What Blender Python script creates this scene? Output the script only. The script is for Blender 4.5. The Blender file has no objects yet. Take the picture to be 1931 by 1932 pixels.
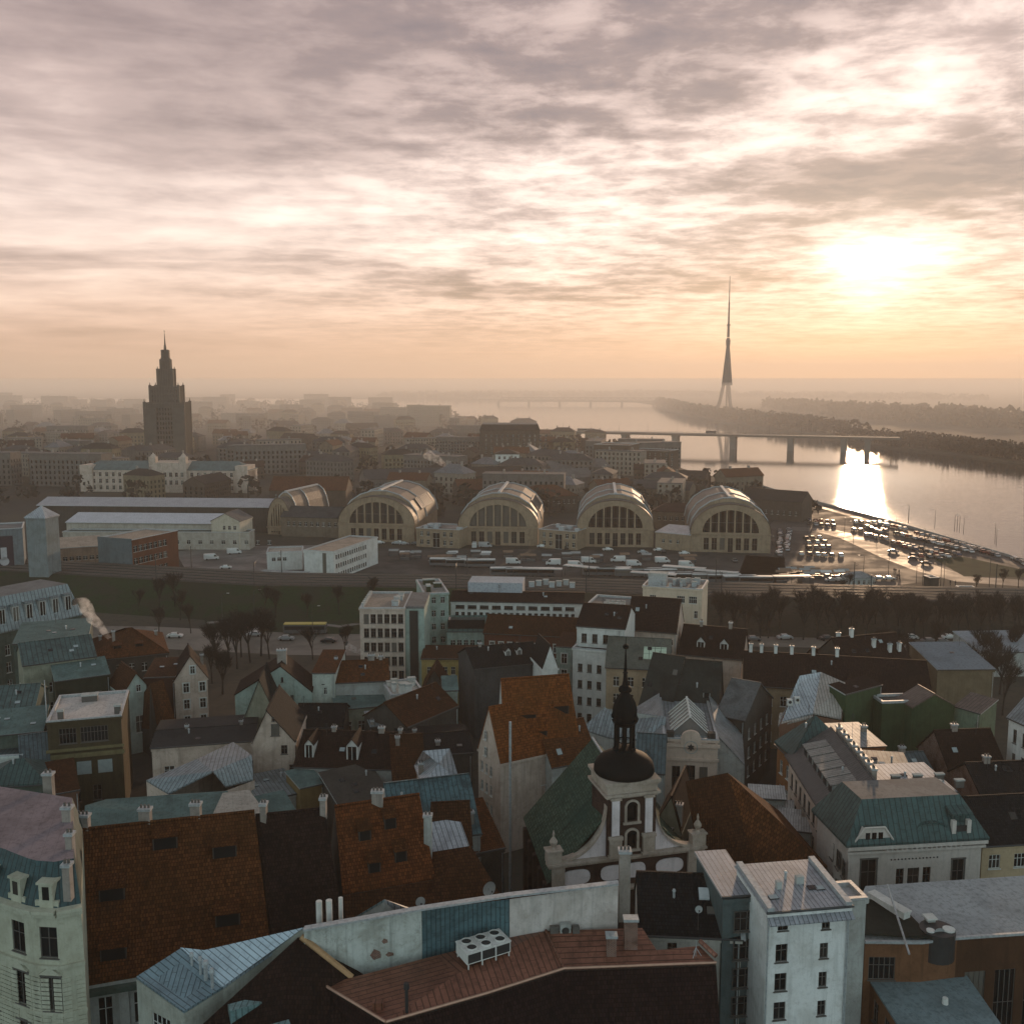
import bpy, math, random
from math import radians as rad, sin, cos, tan, atan2, pi, sqrt
from mathutils import Vector, Matrix
random.seed(7)
S = bpy.context.scene
COL = S.collection
# ---------------------------------------------------------------- camera
FP, HX, HY, PITCH, CZ = 1900.0, 965.5, 966.0, rad(7.615), 72.0
cam_d = bpy.data.cameras.new("camera"); cam = bpy.data.objects.new("camera", cam_d); COL.objects.link(cam)
cam.location = (0, 0, CZ); cam.rotation_euler = (pi/2 - PITCH, 0, 0)
cam_d.sensor_width = 36; cam_d.sensor_fit = 'HORIZONTAL'; cam_d.lens = 36*FP/1931.0
cam_d.clip_start = 1; cam_d.clip_end = 40000
S.camera = cam
def ray(x, y):
    r, u = (x-HX)/FP, (HY-y)/FP
    return Vector((r, cos(PITCH)+u*sin(PITCH), -sin(PITCH)+u*cos(PITCH)))
def P(x, y, z=0.0):
    d = ray(x, y); t = (z-CZ)/d.z
    return Vector((d.x*t, d.y*t, z))
def PY(x, y, Y):
    d = ray(x, y); t = Y/d.y
    return Vector((d.x*t, Y, CZ+d.z*t))
# ---------------------------------------------------------------- sun, world, exposure
sd = ray(1640, 508).normalized()
SUN_EL = math.asin(sd.z); SUN_AZ = atan2(sd.x, sd.y)
sun_d = bpy.data.lights.new("sun", 'SUN'); sun = bpy.data.objects.new("sun", sun_d); COL.objects.link(sun)
sun_d.energy = 2.4; sun_d.angle = rad(1.6); sun_d.color = (1.0, 0.66, 0.40)
sun.rotation_euler = (-sd).to_track_quat('-Z', 'Y').to_euler(); sun.location = (200, 400, 300)
S.view_settings.view_transform = 'Standard'; S.view_settings.look = 'None'
S.view_settings.exposure = 0.45; S.view_settings.gamma = 1.0; S.view_settings.use_curve_mapping = False
S.cycles.max_bounces = 6; S.cycles.diffuse_bounces = 3; S.cycles.glossy_bounces = 3
S.cycles.transmission_bounces = 4; S.cycles.transparent_max_bounces = 8; S.cycles.volume_bounces = 3
S.cycles.sample_clamp_indirect = 6.0; S.cycles.use_denoising = True

class NT:
    """tiny node-tree helper"""
    def __init__(s, nt): s.nt = nt; nt.nodes.clear()
    def n(s, t, **k):
        nd = s.nt.nodes.new(t)
        for a, b in k.items(): setattr(nd, a, b)
        return nd
    def put(s, sock, v):
        if hasattr(v, 'is_output') or isinstance(v, bpy.types.NodeSocket): s.nt.links.new(v, sock)
        elif v is not None: sock.default_value = v
    def m(s, op, a, b=None, c=None, clamp=False):
        nd = s.n('ShaderNodeMath', operation=op, use_clamp=clamp)
        for i, v in enumerate((a, b, c)):
            if v is not None: s.put(nd.inputs[i], v)
        return nd.outputs[0]
    def mix(s, f, a, b, blend='MIX'):
        nd = s.n('ShaderNodeMix', data_type='RGBA', blend_type=blend)
        s.put(nd.inputs[0], f); s.put(nd.inputs[6], a); s.put(nd.inputs[7], b)
        return nd.outputs[2]
    def noise(s, vec, scale, detail=4, rough=.55, dist=0.0, dim='3D'):
        nd = s.n('ShaderNodeTexNoise', noise_dimensions=dim)
        s.put(nd.inputs['Vector'], vec); s.put(nd.inputs['Scale'], scale); s.put(nd.inputs['Detail'], detail)
        s.put(nd.inputs['Roughness'], rough); s.put(nd.inputs['Distortion'], dist)
        return nd.outputs[0]
    def ramp(s, f, stops, interp='LINEAR'):
        nd = s.n('ShaderNodeValToRGB'); cr = nd.color_ramp; cr.interpolation = interp
        while len(cr.elements) < len(stops): cr.elements.new(0.5)
        for e, (p, c) in zip(cr.elements, stops): e.position = p; e.color = (*c[:3], 1)
        s.put(nd.inputs[0], f); return nd.outputs[0]
    def comb(s, x, y, z=0.0):
        nd = s.n('ShaderNodeCombineXYZ'); s.put(nd.inputs[0], x); s.put(nd.inputs[1], y); s.put(nd.inputs[2], z); return nd.outputs[0]
    def sep(s, v):
        nd = s.n('ShaderNodeSeparateXYZ'); s.put(nd.inputs[0], v); return nd.outputs
    def rng(s, v, a, b, c=0.0, d=1.0, smooth=True):
        nd = s.n('ShaderNodeMapRange'); nd.interpolation_type = 'SMOOTHSTEP' if smooth else 'LINEAR'
        for i, q in enumerate((v, a, b, c, d)): s.put(nd.inputs[i], q)
        return nd.outputs[0]

W = bpy.data.worlds.new("World"); S.world = W; W.use_nodes = True
N = NT(W.node_tree)
tc = N.n('ShaderNodeTexCoord').outputs['Generated']
vx, vy, vz = N.sep(tc)
az = N.m('ARCTAN2', vx, vy); el = N.m('ARCSINE', vz)
azd = N.m('MULTIPLY', az, 180/pi); eld = N.m('MULTIPLY', el, 180/pi)
def gauss(a0, e0, sa, se, amp):
    a = N.m('DIVIDE', N.m('SUBTRACT', azd, a0), sa); e = N.m('DIVIDE', N.m('SUBTRACT', eld, e0), se)
    q = N.m('ADD', N.m('MULTIPLY', a, a), N.m('MULTIPLY', e, e))
    return N.m('MULTIPLY', N.m('EXPONENT', N.m('MULTIPLY', q, -1.0)), amp)
inv = N.m('DIVIDE', 1.0, N.m('ADD', N.m('MAXIMUM', vz, 0.0), 0.07))
cu, cv = N.m('MULTIPLY', vx, inv), N.m('MULTIPLY', vy, inv)
cvec = N.comb(cu, cv, 0.0)
n1 = N.noise(cvec, 1.3, 5, .5, 0.2)                       # broad banks
n2 = N.noise(N.comb(N.m('MULTIPLY', cu, 1.0), N.m('MULTIPLY', cv, 1.0), 3.7), 4.6, 8, .60, 0.15)     # rippled altocumulus
n3 = N.noise(N.comb(N.m('MULTIPLY', azd, 0.045), N.m('MULTIPLY', eld, 0.42), 5.0), 1.0, 6, .6, 0.9)        # long streaks
# brightness of the cloud deck over azimuth and elevation (degrees), like an HDRI's
def addl(*v):
    r = v[0]
    for q in v[1:]: r = N.m('ADD', r, q)
    return r
B = N.rng(eld, 0.0, 24.0, 0.70, 0.22, smooth=False)
B = addl(B, gauss(-15, 9.0, 14, 3.6, .20), gauss(2, 9.5, 10, 3.2, .18), gauss(19, 14.2, 6.5, 2.4, .30), gauss(11, 11.5, 9, 2.4, .16),
         gauss(19.8, 6.3, 4.0, .8, .52), gauss(20, 5.5, 14, 4.0, .0), gauss(22, 10.0, 9, 1.7, -.55), gauss(12, 10.2, 6, .9, -.2),
         gauss(-6, 13.2, 16, 2.0, -.13), gauss(3, 16.3, 14, 2.2, -.13), gauss(-20, 15.5, 12, 4.0, -.03), gauss(2, 4.6, 16, .8, -.12), gauss(22, 1.1, 14, .9, -.1),
         gauss(-16, 3.0, 14, 1.0, -.05), gauss(0, 0.2, 90, 1.6, -.10))
det = N.m('ADD', N.m('MULTIPLY', N.m('SUBTRACT', N.rng(n2, .30, .68), .45), N.rng(azd, -22, 8, .08, .46)), N.m('ADD', N.m('MULTIPLY', N.m('SUBTRACT', N.rng(n3, .34, .64), .5), N.rng(eld, 2.0, 12.0, .30, .10)), N.m('MULTIPLY', N.m('SUBTRACT', n1, .5), .8)))
dfade = N.rng(eld, 0.4, 5.0, 0.25, 1.0)
B = N.m('ADD', B, N.m('MULTIPLY', det, dfade))
colr = N.ramp(N.m('DIVIDE', B, 2.0), [(0.0, (.16, .125, .14)), (.14, (.26, .19, .185)), (.25, (.46, .345, .32)), (.36, (.74, .58, .52)), (.46, (.94, .78, .69)), (.58, (1.15, 1.04, .92)), (1.0, (2.2, 1.9, 1.55))])
# peach towards the horizon
hz = N.rng(eld, 0.0, 9.0, 1.0, 0.0)
colr = N.mix(N.m('MULTIPLY', hz, .85), colr, N.mix(1.0, colr, (.86, .65, .545, 1), 'MULTIPLY'))
# the sun's bright patch behind the cloud
sunv = N.n('ShaderNodeVectorMath', operation='DOT_PRODUCT'); N.put(sunv.inputs[0], tc); sunv.inputs[1].default_value = sd
dd = N.m('SUBTRACT', 1.0, sunv.outputs['Value'])
glow = N.m('MULTIPLY', N.m('EXPONENT', N.m('DIVIDE', dd, -0.0006)), .7)
glow2 = N.m('MULTIPLY', N.m('EXPONENT', N.m('DIVIDE', dd, -0.03)), .05)
gcol = N.mix(1.0, N.comb(N.m('ADD', glow, glow2), N.m('ADD', glow, glow2), N.m('ADD', glow, glow2)), (1.0, .90, .78, 1), 'MULTIPLY')
colr = N.mix(1.0, colr, gcol, 'ADD')
# behind the photographer and overhead: plain grey overcast, a little teal
back = N.rng(vy, 0.55, -0.1, 0.0, 1.0)
up = N.rng(eld, 12, 60, 0.0, 1.0)
colr = N.mix(back, colr, N.mix(up, (.62, .84, .90, 1), (.125, .17, .19, 1)))
colr = N.mix(N.rng(eld, 24, 60, 0.0, 1.0), colr, (.17, .18, .20, 1))
below = N.rng(vz, 0.0, -0.03, 0.0, 1.0)
colr = N.mix(below, colr, (.35, .27, .22, 1))
bg = N.n('ShaderNodeBackground'); N.put(bg.inputs[0], colr); bg.inputs[1].default_value = 0.95
skyt = N.n('ShaderNodeTexSky', sky_type='NISHITA', sun_disc=False, sun_elevation=SUN_EL, sun_rotation=SUN_AZ, dust_density=0.3, air_density=1.0)
bg2 = N.n('ShaderNodeBackground'); N.put(bg2.inputs[0], N.mix(.7, skyt.outputs[0], (0, 0, 0, 1))); bg2.inputs[1].default_value = 0.05
ad = N.n('ShaderNodeAddShader'); N.put(ad.inputs[0], bg.outputs[0]); N.put(ad.inputs[1], bg2.outputs[0])
wo = N.n('ShaderNodeOutputWorld'); N.put(wo.inputs[0], ad.outputs[0])
try: W.cycles.sampling_method = 'MANUAL'; W.cycles.sample_map_resolution = 1024
except Exception: pass

# ---------------------------------------------------------------- mesh helpers
def vcross(a, b): return (a[1]*b[2]-a[2]*b[1], a[2]*b[0]-a[0]*b[2], a[0]*b[1]-a[1]*b[0])
class MB:
    def __init__(s): s.v = []; s.f = []; s.m = []; s.d = []
    def poly(s, pts, mi=0, d=None):
        i = len(s.v); s.v += [tuple(p) for p in pts]; s.f.append(tuple(range(i, i+len(pts)))); s.m.append(mi); s.d.append(d)
    def add(s, vs, fs, mi=0):
        i = len(s.v); s.v += [tuple(p) for p in vs]
        for f in fs: s.f.append(tuple(i+k for k in f)); s.m.append(mi); s.d.append(None)
    def box(s, x0, y0, z0, x1, y1, z1, mi=0):
        if x0 > x1: x0, x1 = x1, x0
        if y0 > y1: y0, y1 = y1, y0
        if z0 > z1: z0, z1 = z1, z0
        v = [(x0,y0,z0),(x1,y0,z0),(x1,y1,z0),(x0,y1,z0),(x0,y0,z1),(x1,y0,z1),(x1,y1,z1),(x0,y1,z1)]
        s.add(v, [(3,2,1,0),(4,5,6,7),(0,1,5,4),(1,2,6,5),(2,3,7,6),(3,0,4,7)], mi)
    def obox(s, c, ux, hx, hy, z0, z1, mi=0):
        """box turned about z: centre c, axis ux"""
        uy = (-ux[1], ux[0]); v = []
        for z in (z0, z1):
            for a, b in ((-1,-1),(1,-1),(1,1),(-1,1)):
                v.append((c[0]+ux[0]*hx*a+uy[0]*hy*b, c[1]+ux[1]*hx*a+uy[1]*hy*b, z))
        s.add(v, [(3,2,1,0),(4,5,6,7),(0,1,5,4),(1,2,6,5),(2,3,7,6),(3,0,4,7)], mi)
    def slab(s, pts, t, mi=0, ms=None, d=None):
        """thick sheet: pts counter-clockwise from above, thickness t straight down"""
        ms = mi if ms is None else ms
        pts = [tuple(p) for p in pts]; lo = [(p[0], p[1], p[2]-t) for p in pts]
        s.poly(pts, mi, d); s.poly(lo[::-1], ms)
        n = len(pts)
        for i in range(n):
            j = (i+1) % n; s.poly([pts[i], lo[i], lo[j], pts[j]], ms)
    def cyl(s, p0, p1, r0, r1, n=6, mi=0, caps=True):
        p0, p1 = Vector(p0), Vector(p1); a = (p1-p0).normalized()
        t = Vector((0,0,1)) if abs(a.z) < .9 else Vector((1,0,0)); u = a.cross(t).normalized(); w = a.cross(u)
        i = len(s.v); ds = [u*cos(2*pi*k/n)+w*sin(2*pi*k/n) for k in range(n)]
        s.v += [tuple(p0+q*r0) for q in ds]+[tuple(p1+q*r1) for q in ds]
        for k in range(n):
            j = (k+1) % n; s.f.append((i+j, i+k, i+n+k, i+n+j)); s.m.append(mi); s.d.append(None)
        if caps:
            s.f.append(tuple(range(i, i+n))); s.m.append(mi); s.d.append(None)
            s.f.append(tuple(reversed(range(i+n, i+2*n)))); s.m.append(mi); s.d.append(None)
    def lathe(s, c, prof, n=16, mi=0, a0=0.0):
        i = len(s.v)
        for r, z in prof: s.v += [(c[0]+r*cos(a0+2*pi*k/n), c[1]+r*sin(a0+2*pi*k/n), z) for k in range(n)]
        for q in range(len(prof)-1):
            for k in range(n):
                j = (k+1) % n; s.f.append((i+q*n+k, i+q*n+j, i+(q+1)*n+j, i+(q+1)*n+k)); s.m.append(mi); s.d.append(None)
        s.f.append(tuple(i+(len(prof)-1)*n+k for k in range(n))); s.m.append(mi); s.d.append(None)
    def build(s, name, mats, parent=None, smooth=False, uv=True):
        me = bpy.data.meshes.new(name); me.from_pydata(s.v, [], s.f)
        if not isinstance(mats, (list, tuple)): mats = [mats]
        for m in mats: me.materials.append(m)
        me.polygons.foreach_set('material_index', s.m)
        if smooth: me.polygons.foreach_set('use_smooth', [True]*len(s.f))
        if uv:
            L = me.uv_layers.new(name='uv'); buf = []
            for f, dr in zip(s.f, s.d):
                vs = [s.v[k] for k in f]; nx = ny = nz = 0.0
                for k in range(len(vs)):
                    a, b = vs[k-1], vs[k]
                    nx += (a[1]-b[1])*(a[2]+b[2]); ny += (a[2]-b[2])*(a[0]+b[0]); nz += (a[0]-b[0])*(a[1]+b[1])
                l = sqrt(nx*nx+ny*ny+nz*nz) or 1; nx /= l; ny /= l; nz /= l
                if dr is not None:
                    b3 = dr; t3 = vcross(b3, (nx, ny, nz))
                elif nx*nx+ny*ny < 1e-5: t3, b3 = (1,0,0), (0,1,0)
                else:
                    h = sqrt(nx*nx+ny*ny); t3 = (-ny/h, nx/h, 0); b3 = vcross((nx,ny,nz), t3)
                for p in vs: buf += [p[0]*t3[0]+p[1]*t3[1]+p[2]*t3[2], p[0]*b3[0]+p[1]*b3[1]+p[2]*b3[2]]
            L.data.foreach_set('uv', buf)
        me.update()
        o = bpy.data.objects.new(name, me); COL.objects.link(o)
        if parent is not None: o.parent = parent
        return o
def tag(o, label=None, cat=None, group=None, kind=None):
    if label: o['label'] = label
    if cat: o['category'] = cat
    if group: o['group'] = group
    if kind: o['kind'] = kind
    return o
def thing(name, label, cat, loc=(0,0,0), rz=0.0, group=None):
    o = bpy.data.objects.new(name, None); o.empty_display_size = .5; COL.objects.link(o)
    o.location = loc; o.rotation_euler = (0,0,rz); return tag(o, label, cat, group)
def child(name, mesh, parent, loc=(0,0,0), rz=0.0):
    o = bpy.data.objects.new(name, mesh); COL.objects.link(o); o.parent = parent; o.location = loc; o.rotation_euler = (0,0,rz); return o
def copy_tree(o, parent=None):
    c = o.copy(); COL.objects.link(c)
    if parent is not None: c.parent = parent
    for ch in o.children: copy_tree(ch, c)
    return c

# ---------------------------------------------------------------- materials
MC = {}
def bsdf(N, col, rough=.8, metal=0.0, bump=None, bd=.05, spec=.3, emis=None):
    b = N.n('ShaderNodeBsdfPrincipled'); N.put(b.inputs['Base Color'], col); N.put(b.inputs['Roughness'], rough)
    N.put(b.inputs['Metallic'], metal); b.inputs['Specular IOR Level'].default_value = spec
    if bump is not None:
        bn = N.n('ShaderNodeBump'); bn.inputs['Distance'].default_value = bd; bn.inputs['Strength'].default_value = .7
        N.put(bn.inputs['Height'], bump); N.put(b.inputs['Normal'], bn.outputs[0])
    o = N.n('ShaderNodeOutputMaterial'); N.put(o.inputs[0], b.outputs[0]); return b
def newmat(name):
    m = bpy.data.materials.new(name); m.use_nodes = True; return m, NT(m.node_tree)
def c4(c, k=1.0): return (c[0]*k, c[1]*k, c[2]*k, 1)
def deep(c): return tuple(min(.8, 1.2*v**1.3) for v in c)
def plaster(col, stain=.45, key=None):
    col = deep(col)
    k = ('pl', col, stain)
    if k in MC: return MC[k]
    m, N = newmat('plaster'); g = N.n('ShaderNodeNewGeometry').outputs['Position']
    x, y, z = N.sep(g)
    big = N.noise(g, .35, 5, .62, .4)
    streak = N.noise(N.comb(N.m('MULTIPLY', x, 1.8), N.m('MULTIPLY', y, 1.8), N.m('MULTIPLY', z, .14)), 1.0, 5, .6, .3)
    fine = N.noise(g, 5.0, 4, .6)
    a = N.rng(big, .40, .66, 0, 1); b = N.rng(streak, .48, .72, 0, 1)
    c = N.mix(N.m('MULTIPLY', a, stain), c4(col), (col[0]*.55, col[1]*.52, col[2]*.47, 1))
    c = N.mix(N.m('MULTIPLY', b, stain*.9), c, (col[0]*.42, col[1]*.43, col[2]*.42, 1))
    c = N.mix(N.m('MULTIPLY', N.rng(fine, .58, .75, 0, 1), .35), c, c4(col, .5))
    c = N.mix(N.m('MULTIPLY', N.rng(N.noise(g, 1.3, 8, .72, .4), .5, .68), stain*.7), c, c4(col, .45))
    c = N.mix(N.m('MULTIPLY', N.rng(N.noise(g, 2.6, 6, .75, .8), .56, .60), stain*.55), c, (col[0]*.5, col[1]*.46, col[2]*.40, 1))
    c = N.mix(N.m('MULTIPLY', N.rng(N.noise(N.comb(N.m('MULTIPLY', x, 6.0), N.m('MULTIPLY', y, 6.0), N.m('MULTIPLY', z, .35)), 1.0, 3, .6), .56, .72), stain*.6), c, c4(col, .5))
    bsdf(N, c, .88, bump=fine, bd=.05, spec=.2); MC[k] = m; return m
def brick(col, mort=(.35,.32,.29)):
    col = deep(col); mort = deep(mort)
    k = ('bk', col)
    if k in MC: return MC[k]
    m, N = newmat('brick'); uv = N.n('ShaderNodeTexCoord').outputs['UV']; g = N.n('ShaderNodeNewGeometry').outputs['Position']
    t = N.n('ShaderNodeTexBrick'); N.put(t.inputs['Vector'], uv); t.inputs['Scale'].default_value = 1.0
    t.inputs['Brick Width'].default_value = .27; t.inputs['Row Height'].default_value = .09; t.inputs['Mortar Size'].default_value = .012
    N.put(t.inputs['Color1'], c4(col)); N.put(t.inputs['Color2'], c4(col, .6)); N.put(t.inputs['Mortar'], c4(mort))
    c = N.mix(N.m('MULTIPLY', N.rng(N.noise(g, .6, 5, .6), .42, .68), .6), t.outputs[0], c4(col, .35))
    bsdf(N, c, .9, bump=t.outputs[1], bd=-.01, spec=.2); MC[k] = m; return m
def tiles(col, worn=.5):
    col = tuple(1.6*v**1.12 for v in col)
    k = ('ti', col, worn)
    if k in MC: return MC[k]
    m, N = newmat('clay_tile'); uv = N.n('ShaderNodeTexCoord').outputs['UV']; g = N.n('ShaderNodeNewGeometry').outputs['Position']
    u, v, _ = N.sep(uv)
    t = N.n('ShaderNodeTexBrick'); N.put(t.inputs['Vector'], uv); t.inputs['Scale'].default_value = 1.0
    t.inputs['Brick Width'].default_value = .30; t.inputs['Row Height'].default_value = .38; t.inputs['Mortar Size'].default_value = .03
    t.inputs['Mortar Smooth'].default_value = .4
    N.put(t.inputs['Color1'], c4(col, 1.25)); N.put(t.inputs['Color2'], c4(col, .55)); N.put(t.inputs['Mortar'], c4(col, .25))
    sp = N.noise(g, 1.6, 6, .7, .2); bigp = N.noise(g, .16, 4, .55, .6)
    c = N.mix(N.m('MULTIPLY', N.rng(sp, .50, .70), worn), t.outputs[0], (col[0]*.25, col[1]*.35, col[2]*.45, 1))
    c = N.mix(N.m('MULTIPLY', N.rng(bigp, .45, .7), worn*.8), c, (col[0]*.35, col[1]*.5, col[2]*.55, 1))
    c = N.mix(N.m('MULTIPLY', N.rng(N.noise(g, 7, 3, .6), .6, .8), .35), c, (col[0]*1.5+.02, col[1]*1.6+.02, col[2]*1.7+.02, 1))
    hgt = N.m('ADD', N.m('MULTIPLY', N.m('FRACT', N.m('DIVIDE', v, -.38)), .8), N.m('MULTIPLY', N.m('PINGPONG', u, .15), 3.0))
    c = N.mix(N.m('MULTIPLY', N.rng(N.noise(N.comb(N.m('MULTIPLY', u, 1.3), N.m('MULTIPLY', v, .3)), 1.0, 5, .7), .48, .72), worn), c, c4(col, .3))
    bsdf(N, c, .82, bump=hgt, bd=.10, spec=.06); MC[k] = m; return m
def seam(col, pitch=.62, rust=.35, rough=.42, metal=.35, dk=None, lines=True):
    col = deep(col)
    k = ('sm', col, pitch, rust, rough, metal)
    if k in MC: return MC[k]
    m, N = newmat('seam_metal'); uv = N.n('ShaderNodeTexCoord').outputs['UV']; g = N.n('ShaderNodeNewGeometry').outputs['Position']
    u, v, _ = N.sep(uv)
    fr = N.m('FRACT', N.m('DIVIDE', u, pitch)); cell = N.m('FLOOR', N.m('DIVIDE', u, pitch))
    row = N.m('FLOOR', N.m('DIVIDE', N.m('ADD', v, N.m('MULTIPLY', cell, .77)), 2.1))
    wn = N.n('ShaderNodeTexWhiteNoise', noise_dimensions='2D'); N.put(wn.inputs['Vector'], N.comb(cell, row))
    line = N.m('LESS_THAN', fr, .17); 
    dk = dk or (col[0]*.3, col[1]*.3, col[2]*.3)
    c = N.mix(N.m('MULTIPLY', wn.outputs[0], .30), c4(col), c4(col, .55))
    big = N.noise(g, .30, 5, .6, .7)
    c = N.mix(N.m('MULTIPLY', N.rng(big, .44, .66), rust), c, c4(dk))
    st = N.noise(N.comb(N.m('MULTIPLY', u, 2.5), N.m('MULTIPLY', v, .25)), 1.0, 4, .65)
    c = N.mix(N.m('MULTIPLY', N.rng(st, .5, .75), rust*.9), c, c4(dk, 1.3))
    c = N.mix(N.m('MULTIPLY', N.rng(N.noise(g, 1.7, 8, .75, .3), .47, .66), rust*1.1), c, c4(dk, .9))
    c = N.mix(N.m('MULTIPLY', line, .85), c, c4(dk, .7))
    c = N.mix(N.m('MULTIPLY', N.m('LESS_THAN', N.m('FRACT', N.m('DIVIDE', N.m('ADD', v, N.m('MULTIPLY', cell, .77)), 2.1)), .035), .5), c, c4(dk))
    rg = N.m('ADD', rough-.08, N.m('MULTIPLY', N.noise(g, .9, 4, .6), .25))
    bsdf(N, c, rg, metal, bump=N.m('MULTIPLY', N.m('LESS_THAN', fr, .08), 1.0), bd=.06, spec=.4); MC[k] = m; return m
def felt(col, patch=.5, rough=.75):
    col = deep(col)
    k = ('fe', col, patch, rough)
    if k in MC: return MC[k]
    m, N = newmat('roofing_felt'); g = N.n('ShaderNodeNewGeometry').outputs['Position']
    a = N.noise(g, .22, 6, .62, .8); b = N.noise(g, 2.2, 5, .7)
    x, y, z = N.sep(g)
    ln = N.m('LESS_THAN', N.m('FRACT', N.m('DIVIDE', N.m('ADD', x, N.m('MULTIPLY', y, .3)), 1.1)), .05)
    c = N.mix(N.m('MULTIPLY', N.rng(a, .4, .68), patch), c4(col), c4(col, .38))
    c = N.mix(N.m('MULTIPLY', N.rng(b, .46, .68), .6), c, c4(col, .4)); c = N.mix(N.m('MULTIPLY', ln, .35), c, c4(col, .4))
    bsdf(N, c, rough, bump=b, bd=.02, spec=.12); MC[k] = m; return m
def plain(name, col, rough=.7, metal=0.0, var=.25, scale=1.5, spec=.3, bd=.02):
    k = ('pn', name, col, rough)
    if k in MC: return MC[k]
    m, N = newmat(name); g = N.n('ShaderNodeNewGeometry').outputs['Position']
    a = N.noise(g, scale, 5, .6)
    c = N.mix(N.m('MULTIPLY', N.rng(a, .38, .7), var), c4(col), c4(col, .35))
    bsdf(N, c, rough, metal, bump=a, bd=bd, spec=spec); MC[k] = m; return m
GLASS = None
def mk_glass():
    m, N = newmat('window_glass'); oi = N.n('ShaderNodeObjectInfo').outputs['Random']
    c = N.ramp(oi, [(0, (.005,.007,.008)), (.62, (.012,.014,.015)), (.78, (.035,.033,.03)), (.90, (.11,.10,.085))], 'CONSTANT')
    b = bsdf(N, c, .08, spec=.3); return m
GLASS = mk_glass()
FRAME = plain('window_frame', (.55, .54, .50), .6, var=.3)
FRAMED = plain('dark_frame', (.10, .09, .08), .6, var=.3)
LEAD = plain('zinc_flashing', (.42, .43, .43), .5, .3, var=.5, scale=3)
CONC = plain('concrete', (.30, .29, .27), .85, var=.5, scale=.8)
IRON = plain('dark_iron', (.05, .05, .05), .5, .5)
ASPH = plain('asphalt', (.045, .044, .042), .75, var=.4, scale=.3)
# ---------------------------------------------------------------- builders
WM = {}
def window(parent, loc, rz, w, h, st=0, frame=None):
    """st 0: small far one in one mesh; 1: frame + pane; 2: with a stone surround; 3: arched, with surround; 4: wide, many lights"""
    fm = frame or FRAME; key = (round(w,2), round(h,2), st, fm.name)
    if key not in WM:
        a = MB(); g = MB(); hw = w/2
        if st == 0:
            g.box(-hw, .14, 0, hw, .18, h, 1); g.box(-.04, .10, 0, .04, .14, h, 0); g.box(-hw, .10, h*.6, hw, .14, h*.6+.07, 0)
            g.box(-hw, .10, h-.08, hw, .14, h, 0); g.box(-hw-.08, -.08, -.10, hw+.08, .02, 0, 0)
        else:
            for x0, x1 in ((-hw, -hw+.07), (hw-.07, hw)): a.box(x0, .08, 0, x1, .15, h)
            a.box(-hw+.07, .08, 0, hw-.07, .15, .08); a.box(-hw+.07, .08, h-.08, hw-.07, .15, h)
            nb = max(2, round(w/.55)) if st == 4 else 2
            for k in range(1, nb): x = -hw+w*k/nb; a.box(x-.035, .09, .08, x+.035, .145, h-.08)
            a.box(-hw+.07, .095, h*.62, hw-.07, .14, h*.62+.06)
            a.box(-hw-.1, -.12, -.10, hw+.1, .04, 0)
            if st in (2, 3):
                a.box(-hw-.16, -.06, 0, -hw, .02, h); a.box(hw, -.06, 0, hw+.16, .02, h); a.box(-hw-.2, -.10, h, hw+.2, .02, h+.18)
            g.box(-hw+.02, .16, .02, hw-.02, .19, h-.02, 0)
        WM[key] = (a, g, {})
    a, g, mm = WM[key]
    if st == 0:
        if 'o' in mm: return child('window', mm['o'], parent, loc, rz)
        o = g.build('window', [fm, GLASS], parent); mm['o'] = o.data; o.location = loc; o.rotation_euler = (0,0,rz); return o
    if 'o' in mm:
        o = child('window', mm['o'], parent, loc, rz); child('pane', mm['p'], o); return o
    o = a.build('window', fm, parent); mm['o'] = o.data; o.location = loc; o.rotation_euler = (0,0,rz)
    p = g.build('pane', GLASS, o); mm['p'] = p.data; return o
def wallface(mb, O, U, Nn, width, z0, z1, holes, mi=0, dep=.22):
    xs = sorted({0.0, width, *[v for h in holes for v in h[:2]]}); zs = sorted({z0, z1, *[v for h in holes for v in h[2:]]})
    xs = [x for x in xs if -1e-6 <= x <= width+1e-6]; zs = [z for z in zs if z0-1e-6 <= z <= z1+1e-6]
    pt = lambda x, z, q=0.0: (O[0]+U[0]*x-Nn[0]*q, O[1]+U[1]*x-Nn[1]*q, z)
    for i in range(len(zs)-1):
        a, b = zs[i], zs[i+1]; zc = (a+b)/2; run = None
        for j in range(len(xs)-1):
            xc = (xs[j]+xs[j+1])/2
            hole = any(h[0] < xc < h[1] and h[2] < zc < h[3] for h in holes)
            if not hole: run = xs[j] if run is None else run
            if (hole or j == len(xs)-2) and run is not None:
                e = xs[j] if hole else xs[j+1]
                mb.poly([pt(run,a), pt(e,a), pt(e,b), pt(run,b)], mi); run = None
    for x0, x1, a, b in holes:
        if x0 < -1e-6 or x1 > width+1e-6 or a < z0-1e-6 or b > z1+1e-6: continue
        for q, r in (((x0,a),(x0,b)), ((x0,b),(x1,b)), ((x1,b),(x1,a)), ((x1,a),(x0,a))):
            mb.poly([pt(*q), pt(*r), pt(r[0], r[1], dep), pt(q[0], q[1], dep)], mi)
def grid(face, n, m, x0, x1, z0, dz, w, h, st=0):
    """n windows across between x0 and x1, m storeys from z0 up"""
    out = []
    for i in range(n):
        x = x0+(x1-x0)*(i+.5)/n
        for j in range(m): out.append((face, x, z0+dz*j, w, h, st))
    return out
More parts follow.
